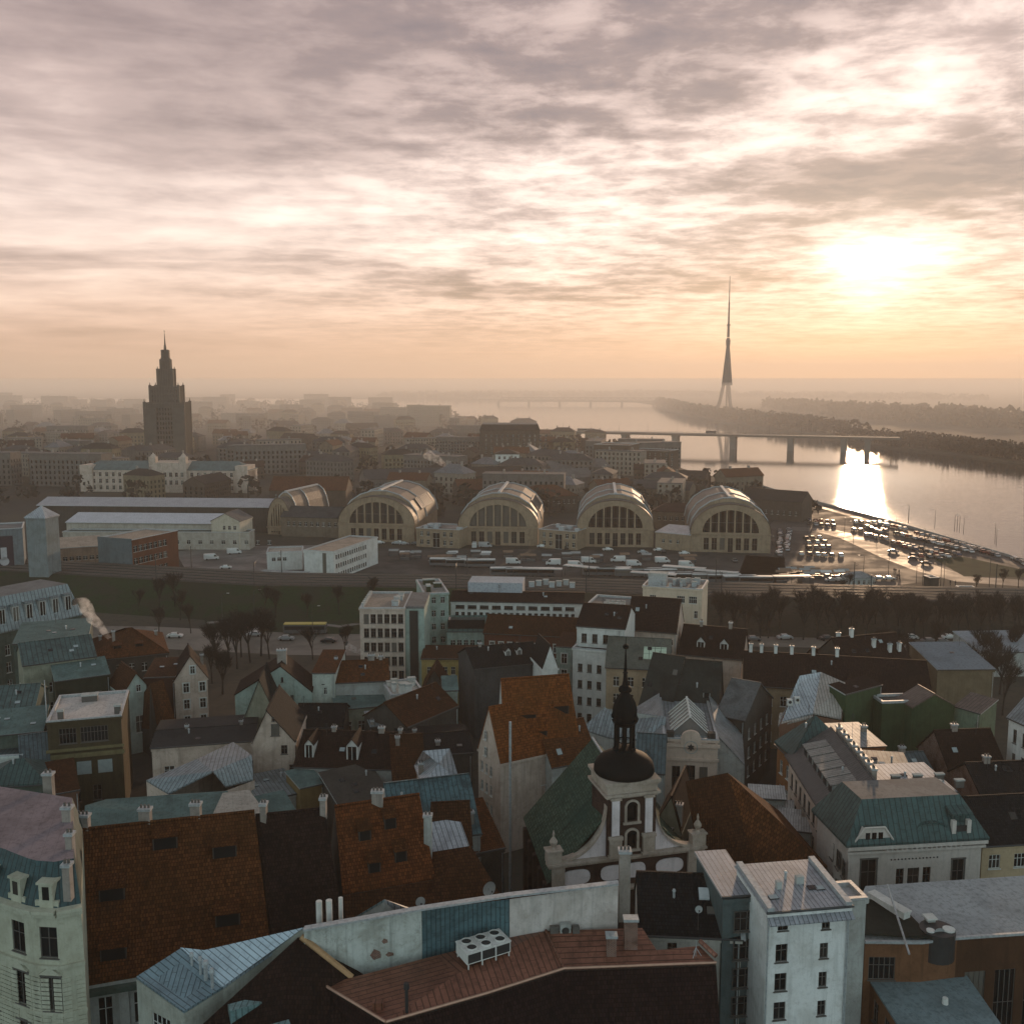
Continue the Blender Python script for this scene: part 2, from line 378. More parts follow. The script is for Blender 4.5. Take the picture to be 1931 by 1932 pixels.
def chimney(parent, x, y, z0, z1, w=.9, d=.7, mat=None, pots=2, name='chimney', rz=0):
    w *= .78; d *= .78; b = MB(); b.box(-w/2, -d/2, z0, w/2, d/2, z1-.25, 0); b.box(-w/2-.1, -d/2-.1, z1-.25, w/2+.1, d/2+.1, z1, 1)
    for k in range(pots): 
        px = (k+.5)/pots*w-w/2; b.cyl((px, 0, z1), (px, 0, z1+.35), .13, .11, 6, 2)
    o = b.build(name, [mat or CHIM, LEAD, FRAMED], parent); o.location = (x, y, 0); o.rotation_euler = (0,0,rz); return o
CHIM = plaster((.34, .30, .27), .6)
CHBR = brick((.22, .09, .055))
def roofz(kind, x, y, L, W, ze, rise, rf, hin):
    if kind == 'flat': return ze
    if kind == 'shed': return ze+rise*y/W
    if kind == 'gablef': return ze+rise*(1-abs(x-L*rf)/(L*(rf if x < L*rf else 1-rf)))
    z = ze+rise*(y/(W*rf) if y < W*rf else (W-y)/(W*(1-rf)))
    if kind in ('hip', 'mansard') and hin: z = min(z, ze+rise*min(x, L-x)/hin)
    return min(z, ze+rise)
def H(name, label, cat, e0, e1, ze, W, kind='gable', rise=5.0, wall=None, roof=None, over=.35, rf=.5, hin=None, hl=None, hr=None, win=(), chim=(), dorm=(), frame=None, trim=True, group=None, zb=0.0, rake=None, minL=None, ry=None, det=True):
    a, b = P(*e0, ze), P(*e1, ze); u = Vector((b.x-a.x, b.y-a.y, 0)); L = u.length; u.normalize()
    if minL: L = minL
    if ry:
        mm_ = a+u*(L/2)+Vector((-u.y, u.x, 0))*(W*(rf if kind in ('gable','hip') else 1.0 if kind == 'shed' else .5)); dp = mm_.y*cos(PITCH)+(CZ-ze-3)*sin(PITCH); rise = max(.4, PY(HX+mm_.x/dp*FP, ry, mm_.y).z-ze)
    rz = atan2(u.y, u.x); root = thing(name, label, cat, (a.x, a.y, 0), rz, group)
    hin = hin if hin is not None else (W*.5 if kind == 'hip' else (1.6 if kind == 'mansard' else 0)); hl = hin if hl is None else hl; hr = hin if hr is None else hr
    faces = {'F': ((0,0), (1,0), (0,-1), L, 0.0), 'R': ((L,0), (0,1), (1,0), W, pi/2), 'B': ((L,W), (-1,0), (0,1), L, pi), 'L': ((0,W), (0,-1), (-1,0), W, -pi/2)}
    wb = MB(); top = {'F': ze, 'R': ze, 'B': ze, 'L': ze}
    if kind == 'shed': top['B'] = ze+rise
    for k, (O, U, Nn, wd, rr) in faces.items():
        hs = [(x-w/2, x+w/2, z, z+h) for (f, x, z, w, h, st) in win if f == k and z+h <= top[k]+.01 and 0 <= x-w/2 and x+w/2 <= wd]
        wallface(wb, O, U, Nn, wd, zb, top[k], hs)
    zr = ze+rise
    if kind == 'gable':
        wb.poly([(L,0,ze),(L,W,ze),(L,W*rf,zr)]); wb.poly([(0,W,ze),(0,0,ze),(0,W*rf,zr)])
    elif kind == 'gablef':
        wb.poly([(0,0,ze),(L,0,ze),(L*rf,0,zr)]); wb.poly([(L,W,ze),(0,W,ze),(L*rf,W,zr)])
    elif kind == 'shed':
        wb.poly([(L,0,ze),(L,W,ze),(L,W,zr)]); wb.poly([(0,W,ze),(0,0,ze),(0,W,zr)])
    if trim and ze < 60:
        for k, (O, U, Nn, wd, rr) in faces.items():
            if k in 'FRL' and top[k] == ze and not (kind == 'gable' and k in 'RL') and not (kind == 'gablef' and k == 'F') and not (kind == 'shed' and k in 'RL'):
                c = (O[0]+U[0]*wd/2+Nn[0]*.1, O[1]+U[1]*wd/2+Nn[1]*.1)
                wb.obox(c, U, wd/2+.1, .12, ze-.5, ze-.12)
    wb.build('wall', wall, root)
    r = MB(); o = over; t = .22
    def Z(p, dz=.22): return (p[0], p[1], p[2]+dz)
    if kind == 'gable':
        k1 = rise/(W*rf); k2 = rise/(W*(1-rf)); q = .25 if rake is None else rake
        r.slab([Z((-q,-o,ze-o*k1)), Z((L+q,-o,ze-o*k1)), Z((L+q,W*rf,zr)), Z((-q,W*rf,zr))], t, 0, 1)
        r.slab([Z((L+q,W+o,ze-o*k2)), Z((-q,W+o,ze-o*k2)), Z((-q,W*rf,zr)), Z((L+q,W*rf,zr))], t, 0, 1)
        r.box(-q, W*rf-.12, zr+.16, L+q, W*rf+.12, zr+.32, 1)
    elif kind == 'gablef':
        k1 = rise/(L*rf); k2 = rise/(L*(1-rf)); q = .25 if rake is None else rake
        r.slab([Z((-o,W+q,ze-o*k1)), Z((-o,-q,ze-o*k1)), Z((L*rf,-q,zr)), Z((L*rf,W+q,zr))], t, 0, 1)
        r.slab([Z((L+o,-q,ze-o*k2)), Z((L+o,W+q,ze-o*k2)), Z((L*rf,W+q,zr)), Z((L*rf,-q,zr))], t, 0, 1)
        r.box(L*rf-.12, -q, zr+.16, L*rf+.12, W+q, zr+.32, 1)
    elif kind in ('hip', 'mansard'):
        yr0, yr1 = (W*rf, W*rf) if kind == 'hip' else (W*rf if rf < .5 else 1.8, W-(W*rf if rf < .5 else 1.8))
        A, B_, C, D = [Z(p) for p in ((-o,-o,ze), (L+o,-o,ze), (L+o,W+o,ze), (-o,W+o,ze))]
        R0, R1, R2, R3 = [Z(p) for p in ((hl,yr0,zr), (L-hr,yr0,zr), (L-hr,yr1,zr), (hl,yr1,zr))]
        r.poly([A,B_,R1,R0]); r.poly([C,D,R3,R2])
        r.poly([B_,C,R2,R1] if kind == 'mansard' else [B_,C,R1]); r.poly([D,A,R0,R3] if kind == 'mansard' else [D,A,R0])
        if kind == 'mansard': r.poly([R0,R1,R2,R3], 2)
        lo = [(p[0],p[1],p[2]-.3) for p in (A,B_,C,D)]; up = (A,B_,C,D)
        for i in range(4): j = (i+1)%4; r.poly([up[i], lo[i], lo[j], up[j]], 1)
        r.poly(lo[::-1], 1)
    elif kind == 'shed':
        k1 = rise/W
        r.slab([Z((-.2,-o,ze-o*k1)), Z((L+.2,-o,ze-o*k1)), Z((L+.2,W+.2,zr+.2*k1)), Z((-.2,W+.2,zr+.2*k1))], t, 0, 1)
    elif kind == 'flat':
        r.poly([(.3,.3,ze-.35),(L-.3,.3,ze-.35),(L-.3,W-.3,ze-.35),(.3,W-.3,ze-.35)], 0)
        for x0,y0,x1,y1 in ((-.12,-.12,L+.12,.3),(-.12,W-.3,L+.12,W+.12),(-.12,.3,.3,W-.3),(L-.3,.3,L+.12,W-.3)): r.box(x0,y0,ze-.36,x1,y1,ze+.1,1)
    r.build('roof', [roof, LEAD if kind in ('flat','shed') else roof, FLATG], root)
    for (f, x, z, w, h, st) in win:
        O, U, Nn, wd, rr = faces[f]; inside = z+h <= top[f]+.01 and 0 <= x-w/2 and x+w/2 <= wd
        q = 0.0 if inside else .26
        window(root, (O[0]+U[0]*x+Nn[0]*q, O[1]+U[1]*x+Nn[1]*q, z), rr, w, h, st, frame)
    for ch in chim:
        x, y, h, w, d = ch[:5]; mt = ch[5] if len(ch) > 5 else None
        x = x*L if 0 <= x <= 1 else x; y = y*W if 0 <= y <= 1 else y
        zz = roofz(kind, x, y, L, W, ze, rise, rf, hin); chimney(root, x, y, zz-1.5, zz+h, w, d, mt, 2 if max(w, d) < 1.3 else 3)
    for dm in dorm:
        x, z, w, h, ty = dm[:5]; wmat = dm[5] if len(dm) > 5 else wall; rmt = dm[6] if len(dm) > 6 else roof; x = x*L if 0 <= x <= 1 else x
        k1 = rise/((W*rf) if kind != 'mansard' else 1.8); y0 = (z-ze)/k1; b = MB(); hw = w/2
        if ty == 'shed':
            y1 = min((z+h+w*.35-ze)/k1, y0+h*2.2); zt1 = ze+y1*k1
            b.box(x-hw, y0, z-.4, x+hw, y1, z+h, 0)
            b.poly([(x+hw,y0,z+h),(x+hw,y1,z+h),(x+hw,y1,zt1)], 0); b.poly([(x-hw,y1,z+h),(x-hw,y0,z+h),(x-hw,y1,zt1)], 0)
            b.slab([(x-hw-.15,y0-.25,z+h+.06),(x+hw+.15,y0-.25,z+h+.06),(x+hw+.15,y1+.15,zt1+.2),(x-hw-.15,y1+.15,zt1+.2)], .12, 1)
        else:
            rg = w*.62; y1 = (z+h-ze)/k1; y2 = (z+h+rg-ze)/k1
            b.box(x-hw, y0, z-.4, x+hw, y1, z+h, 0); b.poly([(x-hw,y0,z+h),(x+hw,y0,z+h),(x,y0,z+h+rg)], 0)
            b.slab([(x-hw-.15,y1,z+h),(x-hw-.15,y0-.2,z+h),(x,y0-.2,z+h+rg+.12),(x,y2,z+h+rg+.12)], .12, 1)
            b.slab([(x+hw+.15,y0-.2,z+h),(x+hw+.15,y1,z+h),(x,y2,z+h+rg+.12),(x,y0-.2,z+h+rg+.12)], .12, 1)
        o2 = b.build('dormer', [wmat, rmt], root)
        g = MB(); e_ = .12 if ty == 'shed' else .22; g.box(x-hw+e_, y0-.03, z+.05, x+hw-e_, y0+.01, z+h-.08, 0)
        if ty != 'shed': g.box(x-.04, y0-.06, z+.1, x+.04, y0-.03, z+h-.15, 1)
        g.build('window', [GLASS, FRAME], o2)
    if det and kind in ('gable', 'hip', 'shed') and a.y < 260:
        k1 = rise/(W*(rf if kind != 'shed' else 1)); run = W*(rf if kind != 'shed' else 1)
        g = MB(); g.cyl((-.2,-o-.08,ze-o*k1+.12), (L+.2,-o-.08,ze-o*k1+.12), .11, .11, 6); g.build('gutter', IRON, root)
        g = MB(); g.cyl((L-.25,-.12,zb), (L-.25,-.12,ze-.2), .06, .06, 5); g.build('downpipe', LEAD, root)
        if run > 2.5 and L > 5:
            for q_ in range(rdet.randint(1, 3)):
                x, y = rdet.uniform(.12, .85)*L, rdet.uniform(.2, .7)*run
                if any(abs(x-((dm[0]*L) if dm[0] <= 1 else dm[0])) < 1.6 for dm in dorm): continue
                g = MB(); w2, h2 = .42, .65
                if kind == 'hip' and (x < hin or x > L-hin): continue
                g.slab([(x-w2,y,ze+y*k1+.33),(x+w2,y,ze+y*k1+.33),(x+w2,y+h2,ze+(y+h2)*k1+.33),(x-w2,y+h2,ze+(y+h2)*k1+.33)], .14, 0, 1); g.build('roof_light', [GLASS if rdet.random() < .6 else SKYG, IRON], root)
            if rdet.random() < .6:
                x, y = rdet.uniform(.1, .9)*L, run*.85; zt = ze+y*k1; g = MB(); g.cyl((x,y,zt-.2), (x,y,zt+2.3), .035, .03, 5)
                for q_ in range(4): g.cyl((x-.45+.05*q_,y,zt+1.5+q_*.22), (x+.45-.05*q_,y,zt+1.5+q_*.22), .02, .02, 4)
                g.build('antenna', IRON, root)
            if rdet.random() < .7:
                x, y = rdet.uniform(.15, .85)*L, run*rdet.uniform(.5, .8); zt = ze+y*k1; g = MB(); g.cyl((x,y,zt), (x,y,zt+.9), .13, .13, 8); g.cyl((x,y,zt+.85), (x,y,zt+1.05), .2, .12, 8); g.build('vent_pipe', LEAD, root)
    return dict(root=root, L=L, W=W, ze=ze, zr=zr, u=u, rz=rz)
def PH(name, label, cat, roofs, outline, wall, win=(), frame=None, t=.25, zb=0.0, group=None, wallmats=None, rmats=None):
    """free-form building: roofs = [(mat index, [(px,py,z)...], seam dir)], outline = closed ring of (px,py,z) seen from above, counter-clockwise"""
    PW = lambda p: p if isinstance(p, Vector) else P(*p)
    O = [PW(p) for p in outline]; c = sum(O, Vector())/len(O); c.z = 0
    root = thing(name, label, cat, c, 0, group); loc = lambda v: (v.x-c.x, v.y-c.y, v.z)
    ar = sum(O[i-1].x*O[i].y-O[i].x*O[i-1].y for i in range(len(O)))
    rb = MB()
    for rr in roofs:
        mi, pts = rr[0], [PW(p) for p in rr[1]]; d = None
        if sum(pts[i-1].x*pts[i].y-pts[i].x*pts[i-1].y for i in range(len(pts))) < 0: pts = pts[::-1]
        if len(rr) > 2 and rr[2]:
            q = (P(*rr[2][1])-P(*rr[2][0])).normalized(); d = tuple(q)
        rb.slab([loc(p) for p in pts], t, mi, None, d)
    rb.build('roof', rmats, root)
    wb = MB(); n = len(O); edges = []
    for i in range(n):
        a, b = O[i], O[(i+1) % n]
        if ar < 0: a, b = b, a
        U = Vector((b.x-a.x, b.y-a.y, 0)); wd = U.length; U.normalize(); Nn = (U.y, -U.x); edges.append((a, b, U, Nn, wd))
        zl = min(a.z, b.z)-.2; hs = []
        for w_ in win:
            if w_[0] == i:
                x = w_[1]*wd; 
                if x-w_[3]/2 > 0 and x+w_[3]/2 < wd and w_[2]+w_[4] <= zl: hs.append((x-w_[3]/2, x+w_[3]/2, w_[2], w_[2]+w_[4]))
        mi = (wallmats or {}).get(i, 0)
        wallface(wb, (a.x-c.x, a.y-c.y), U, Nn, wd, zb, zl, hs, mi)
        if abs(a.z-b.z) > .02:
            hi = (b, a)[a.z > b.z]; wb.poly([loc(Vector((a.x,a.y,zl))), loc(Vector((b.x,b.y,zl))), loc(Vector((hi.x,hi.y,hi.z-.2)))], mi)
    wb.build('wall', wall if isinstance(wall, list) else [wall], root)
    for w_ in win:
        a, b, U, Nn, wd = edges[w_[0]]; x = w_[1]*wd
        if x-w_[3]/2 <= 0 or x+w_[3]/2 >= wd or w_[2]+w_[4] > min(a.z, b.z)-.2: continue
        window(root, (a.x-c.x+U.x*x, a.y-c.y+U.y*x, w_[2]), atan2(U.y, U.x), w_[3], w_[4], w_[5] if len(w_) > 5 else 0, frame)
    return dict(root=root, c=c, O=O, edges=edges)
def slope_house(name, label, cat, TL, TR_, BR, BL, wall, roof, win=(), group=None, wallmats=None):
    """steep gabled house given by the four corners of the slope that faces us"""
    A, B, C, D = [P(*q) for q in (TL, TR_, BR, BL)]; E1 = A*2-D; E2 = B*2-C; E1.z = D.z; E2.z = C.z
    o = PH(name, label, cat, [(0, [A, D, C, B]), (0, [B, E2, E1, A])], [D, C, E2, E1], wall, win, rmats=[roof], t=.2, group=group, wallmats=wallmats)
    c = o['c']; g = MB()
    for (p, q, r) in ((D, A, E1), (C, B, E2)): g = MB(); g.poly([(p.x-c.x,p.y-c.y,p.z-.2),(q.x-c.x,q.y-c.y,q.z-.15),(r.x-c.x,r.y-c.y,r.z-.2)]); g.build('gable', wall, o['root'])
    a, b = A-c, B-c; g = MB(); g.cyl((a.x,a.y,a.z+.05), (b.x,b.y,b.z+.05), .17, .17, 6); g.build('ridge_tiles', roof, o['root'])
    o.update(A=A, B=B, C=C, D=D); return o
def on_slope(o, fx, fy):
    return (o['A'].lerp(o['B'], fx)).lerp(o['D'].lerp(o['C'], fx), fy)-o['c']
def hatch(o, fx, fy, w, h, mat):
    """a hatch dormer: opening painted black for shade under a hood that runs back into the slope"""
    p = on_slope(o, fx, fy); a = (o['B']-o['A']); a.z = 0; a.normalize(); n = Vector((a.y, -a.x, 0))       # n: downhill
    s_ = on_slope(o, fx, max(fy-.3, 0))-p; k = s_.z/max(.1, -(s_.x*n.x+s_.y*n.y)); run = h/max(k-.32, .25); hw = w/2; b = MB()
    f = lambda u, d, z: (p.x+a.x*u-n.x*d, p.y+a.y*u-n.y*d, p.z+z)
    zt = h+.32*run
    b.poly([f(hw,0,-.1), f(hw,run,zt), f(hw,0,h)], 0); b.poly([f(-hw,0,-.1), f(-hw,0,h), f(-hw,run,zt)], 0)
    b.slab([f(-hw-.12,-.35,h-.1), f(hw+.12,-.35,h-.1), f(hw+.12,run+.1,zt+.08), f(-hw-.12,run+.1,zt+.08)], .12, 1)
    for u in (-hw, hw-.12): b.poly([f(u,-.02,0), f(u+.12,-.02,0), f(u+.12,-.02,h), f(u,-.02,h)], 0)
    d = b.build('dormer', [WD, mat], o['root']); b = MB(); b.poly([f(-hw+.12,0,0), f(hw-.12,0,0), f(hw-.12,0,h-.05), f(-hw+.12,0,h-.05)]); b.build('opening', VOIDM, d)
rdet = random.Random(77)
SKYG = plain('sky_tint_glass', (.30,.34,.34), .15)  # pale panes: the sky's reflection put into the glass colour
VOIDM = plain('loft_shade', (.006,.006,.006), .9)  # flat black panels paint the shade inside the hatch dormers
FLATG = felt((.20, .20, .20))
TO = tiles((.155, .052, .015), .55); TR = tiles((.088, .034, .013), .55); TB = tiles((.058, .024, .011), .55); TD = tiles((.026, .015, .012), .6); TK = tiles((.014, .015, .016), .5)
TG = tiles((.05, .068, .055), .9)
SG = seam((.30, .33, .34), .62, .45); ST = seam((.20, .31, .31), .62, .6, .5, .25); SL = seam((.46, .48, .50), .62, .35, .36); SD = seam((.13, .17, .18), .62, .5); SGN = seam((.080, .135, .130), .7, .5, .55, .2); SR = seam((.30, .12, .085), .62, .3, .38, .3)
SBR = seam((.20, .165, .145), .62, .5, .5)
WW = plaster((.60, .58, .55), .35); WG = plaster((.42, .42, .40), .5); WT = plaster((.50, .40, .27), .5); WP = plaster((.52, .43, .37), .5); WD = plaster((.10, .09, .08), .6)
WO = plaster((.26, .13, .06), .5); WGN = plaster((.075, .115, .062), .5); WLG = plaster((.36, .42, .38), .55); WBK = brick((.16, .07, .045)); WY = plaster((.46, .35, .16), .5)
# ---------------------------------------------------------------- the ground, the river, the air
def outward(p, q, d): v = (Vector(p)-Vector(q)).normalized(); return Vector(p)+v*d
LB = [P(*q, 0) for q in ((1931,1058),(1700,990),(1485,932),(1300,888),(1262,875),(1245,856),(1180,838),(1100,826),(1030,813),(930,795),(850,782),(740,769),(500,761))]
RB = [P(*q, 0) for q in ((1931,872),(1780,852),(1640,838),(1560,824),(1440,806),(1330,790),(1245,774),(1262,766),(1200,757),(900,752),(500,750))]
lb0 = outward(LB[0], LB[1], 500); rb0 = outward(RB[0], RB[1], 1500)
def gmat():
    m, N = newmat('city_ground'); g = N.n('ShaderNodeNewGeometry').outputs['Position']
    a = N.noise(g, .012, 6, .65, .5); b = N.noise(g, .4, 5, .65)
    c = N.mix(N.rng(a, .42, .6), (.040, .036, .031, 1), (.062, .052, .038, 1)); c = N.mix(N.m('MULTIPLY', N.rng(b, .45, .7), .6), c, (.025, .028, .022, 1))
    bsdf(N, c, .9, bump=b, bd=.1, spec=.15); return m
GM = gmat()
def landpoly(pts): 
    v = [(p[0], p[1], 0.0) for p in pts]
    a = sum(v[i-1][0]*v[i][1]-v[i][0]*v[i-1][1] for i in range(len(v)))
    return v if a > 0 else v[::-1]
g = MB()
l1 = [(-14000,-700),(lb0.x+250,-700),(lb0.x, lb0.y)]+[(p.x,p.y) for p in LB]+[(-6000, LB[-1].y+300), (-14000, 3000)]
l2 = [(rb0.x+3000,-700),(rb0.x,rb0.y)]+[(p.x,p.y) for p in RB]+[(-6000, RB[-1].y+150), (-14000, 3700), (-14000,15000),(14000,15000),(14000,-700)]
g.poly(landpoly(l1)); g.poly(landpoly(l2))
def quay(pts):
    for a, b in zip(pts, pts[1:]): g.poly([(a[0],a[1],0),(b[0],b[1],0),(b[0],b[1],-3),(a[0],a[1],-3)])
quay([(p.x,p.y) for p in [lb0]+LB][::-1]); quay([(p.x,p.y) for p in [rb0]+RB])
tag(g.build('ground', GM), kind='structure')
m, N = newmat('river_water'); gp = N.n('ShaderNodeNewGeometry').outputs['Position']; x, y, z = N.sep(gp)
w1 = N.noise(N.comb(N.m('MULTIPLY', x, .05), N.m('MULTIPLY', y, .16)), 1.0, 3, .6, .3); w2 = N.noise(N.comb(N.m('MULTIPLY', x, .35), N.m('MULTIPLY', y, .7)), 1.0, 3, .6)
near = N.rng(y, 450, 850, 1.0, .07)
b = bsdf(N, (.03, .034, .034, 1), N.rng(y, 430, 600, .23, .06), bump=N.m('MULTIPLY', N.m('ADD', N.m('MULTIPLY', w1, .7), N.m('MULTIPLY', w2, .35)), near), bd=.55, spec=1.0)
b.inputs['IOR'].default_value = 1.5
g = MB(); g.poly([(-14000,-700,-2),(14000,-700,-2),(14000,6000,-2),(-14000,6000,-2)]); tag(g.build('river_water', m), kind='structure')
# the hazy air: one closed box round everything
m, N = newmat('haze_air'); v = N.n('ShaderNodeVolumePrincipled'); v.inputs['Color'].default_value = (.99, .885, .785, 1); v.inputs['Density'].default_value = .00015; v.inputs['Anisotropy'].default_value = .3
o = N.n('ShaderNodeOutputMaterial'); N.put(o.inputs['Volume'], v.outputs[0]); m.cycles.homogeneous_volume = True if hasattr(m.cycles, 'homogeneous_volume') else None
g = MB(); g.box(-14500,-750,-4,14500,15500,262); tag(g.build('haze', m, uv=False), kind='stuff')

m, N = newmat('mist_air'); v = N.n('ShaderNodeVolumePrincipled'); v.inputs['Color'].default_value = (1.0, .93, .86, 1); v.inputs['Density'].default_value = .0005; v.inputs['Anisotropy'].default_value = .25
o = N.n('ShaderNodeOutputMaterial'); N.put(o.inputs['Volume'], v.outputs[0])
g = MB(); g.box(-14200,925,-3.2,14200,15200,64); tag(g.build('ground_mist', m, uv=False), kind='stuff')

def sheet(name, pts, mat, z=.012, kind='structure'):
    w = [P(*q, 0) for q in pts] if len(pts[0]) == 2 else pts
    g = MB(); g.poly([(a[0], a[1], z) for a in landpoly([(p[0], p[1]) for p in w])]); return tag(g.build(name, mat), kind=kind)
def strip(name, pts, w, mat, z=.02, kind='structure', px=True):
    c = [P(*q, 0) for q in pts] if px else [Vector(q) for q in pts]; g = MB(); L = []; R = []
    for i, p in enumerate(c):
        a = c[max(0, i-1)]; b = c[min(len(c)-1, i+1)]; d = (b-a).normalized(); n = Vector((-d.y, d.x, 0)); L.append(p+n*w/2); R.append(p-n*w/2)
    for i in range(len(c)-1): g.poly([(R[i].x,R[i].y,z),(R[i+1].x,R[i+1].y,z),(L[i+1].x,L[i+1].y,z),(L[i].x,L[i].y,z)])
    return tag(g.build(name, mat), kind=kind)
def wetmat(col, r0, r1, name):
    m, N = newmat(name); g = N.n('ShaderNodeNewGeometry').outputs['Position']
    a = N.noise(g, .05, 5, .65, .4); b = N.noise(g, 1.2, 4, .6)
    c = N.mix(N.rng(a, .4, .65), c4(col), c4(col, .6)); bsdf(N, c, N.rng(a, .38, .62, r0, r1), bump=b, bd=.02, spec=.35); return m
WET = wetmat((.06, .055, .05), .50, .68, 'wet_asphalt'); WET2 = wetmat((.040, .036, .032), .7, .9, 'damp_asphalt'); PAV = wetmat((.12, .11, .10), .45, .7, 'paving')
z4 = lambda x, y: (1424.4+x*.2624, 712.2+y*.2624)       # positions read from the river bank's enlargement
sheet('car_park', [z4(150,1010),z4(560,960),z4(800,1030),z4(1900,1310),z4(2100,1400),z4(1500,1420),z4(1000,1500),z4(-150,1500),z4(-60,1250)], WET2, .008)
strip('riverside_road', [(1440,921),(1485,936),(1700,996),(1931,1064),(2300,1172)], 11, WET, .016)
strip('market_road', [z4(250,1085),z4(500,1100),z4(700,1150),z4(860,1220),z4(1010,1290),z4(1250,1380),z4(1500,1450),z4(1931,1480),z4(2500,1500)], 13, WET, .02)
sheet('market_square', [(480,1030),(1300,1040),(1480,1052),(1480,1100),(800,1098),(600,1100),(430,1075)], WET2, .008)
sheet('station_square', [(480,1030),(640,1028),(520,1075),(360,1092),(330,1040)], PAV, .014)
strip('boulevard', [(-300,1195),(250,1200),(560,1215),(900,1218),(1360,1200),(1700,1205),(2300,1212)], 22, wetmat((.16, .135, .11), .6, .8, 'boulevard_asphalt'), .01)
GRA = plain('grass', (.022, .034, .016), .95, var=.7, scale=.15, bd=.1, spec=.1)
sheet('grass_verge', [z4(1290,1310),z4(1500,1290),z4(2000,1400),z4(2100,1440),z4(1500,1430)], GRA, .024)
sheet('park_lawn', [(380,1150),(800,1150),(800,1206),(560,1212),(400,1212)], GRA, .006)
strip('park_path', [(390,1175),(520,1168),(640,1182),(790,1160)], 2.6, PAV, .03)
strip('park_path', [(430,1212),(520,1168),(560,1150)], 2.2, PAV, .034)
# railway embankment with its tracks
EM = [P(*q, 7) for q in ((-400,1058),(-100,1072),(120,1084),(480,1105),(860,1110),(1360,1126),(1931,1138),(2500,1150))]
def emat():
    m, N = newmat('embankment_grass'); g = N.n('ShaderNodeNewGeometry').outputs['Position']; x, y, z = N.sep(g)
    a = N.noise(g, .10, 6, .65, .5); b = N.noise(g, 1.0, 4, .65)
    f = N.rng(N.m('ADD', x, N.m('MULTIPLY', N.m('SUBTRACT', a, .5), 60)), -25, 40)
    c = N.mix(f, (.020, .036, .014, 1), (.045, .036, .026, 1)); c = N.mix(N.m('MULTIPLY', N.rng(b, .45, .7), .7), c, (.012, .016, .009, 1)); c = N.mix(N.m('MULTIPLY', N.rng(a, .45, .58), .75), c, (.03, .028, .02, 1))
    bsdf(N, c, .95, bump=b, bd=.15, spec=.1); return m
g = MB(); t1, b1, t2, b2 = [], [], [], []
for i, p in enumerate(EM):
    d = (EM[min(i+1, len(EM)-1)]-EM[max(i-1, 0)]).normalized(); n = Vector((-d.y, d.x, 0))
    t1.append(p); b1.append(p-n*19-Vector((0,0,7))); t2.append(p+n*22); b2.append(p+n*30-Vector((0,0,7)))
for i in range(len(EM)-1):
    g.poly([b1[i], b1[i+1], t1[i+1], t1[i]]); g.poly([t1[i], t1[i+1], t2[i+1], t2[i]], 1); g.poly([t2[i], t2[i+1], b2[i+1], b2[i]])
tag(g.build('railway_embankment', [emat(), plain('ballast', (.035, .030, .026), .9, var=.5, scale=1.2)]), kind='structure')
RAILM = plain('rail_steel', (.16, .13, .11), .5, .5, var=.2)
for k in range(5):
    g = MB()
    for i in range(len(EM)-1):
        for s in (2.2+k*4.2, 3.7+k*4.2):
            a = EM[i].lerp(t2[i], s/22); b = EM[i+1].lerp(t2[i+1], s/22); d = (b-a).normalized(); n = Vector((-d.y, d.x, 0))*.06
            g.slab([a-n+Vector((0,0,.2)), b-n+Vector((0,0,.2)), b+n+Vector((0,0,.2)), a+n+Vector((0,0,.2))], .18)
    tag(g.build('railway_track', RAILM), '%s railway track along the top of the embankment, counted from the old town side' % ('first','second','third','fourth','fifth')[k], 'railway track', 'parallel railway tracks on the embankment')
g = MB()
for i in range(len(EM)-1):
    a, b = EM[i], EM[i+1]; n = int((b-a).length/3)
    for s in (.4, .8): g.cyl((a.x,a.y,7+s), (b.x,b.y,7+s), .035, .035, 4)
    for k in range(n): q = a.lerp(b, k/n); g.cyl((q.x,q.y,7), (q.x,q.y,7.9), .04, .04, 4)
tag(g.build('railing', IRON), 'thin dark railing along the edge of the railway embankment', 'railing')
def mast(h=7.5):
    g = MB(); g.cyl((0,0,0), (0,0,h), .16, .11, 6); o = thing('catenary_mast', 'x', 'mast'); g.build('post', IRON, o)
    g = MB(); g.cyl((0,0,h-.6), (0,3.6,h-.2), .06, .05, 5); g.cyl((0,0,h-1.6), (0,3.2,h-.5), .05, .04, 5); g.build('bracket', IRON, o); return o
M0 = None; k = 0
for i in range(1, len(EM)-1):
    a, b = EM[i], EM[i+1]; n = max(1, int((b-a).length/34))
    for j in range(n):
        for side in (0, 1):
            q = a.lerp(b, j/n) if side == 0 else t2[i].lerp(t2[i+1], j/n); q.z = 7
            if not -130 < q.x < 210: continue
            if M0 is None: M0 = o = mast()
            else: o = copy_tree(M0)
            o.location = q; o.rotation_euler = (0,0, 0 if side == 0 else pi); tag(o, 'dark catenary mast on the %s edge of the railway embankment' % ('near' if side == 0 else 'far'), 'mast', 'catenary masts beside the railway')

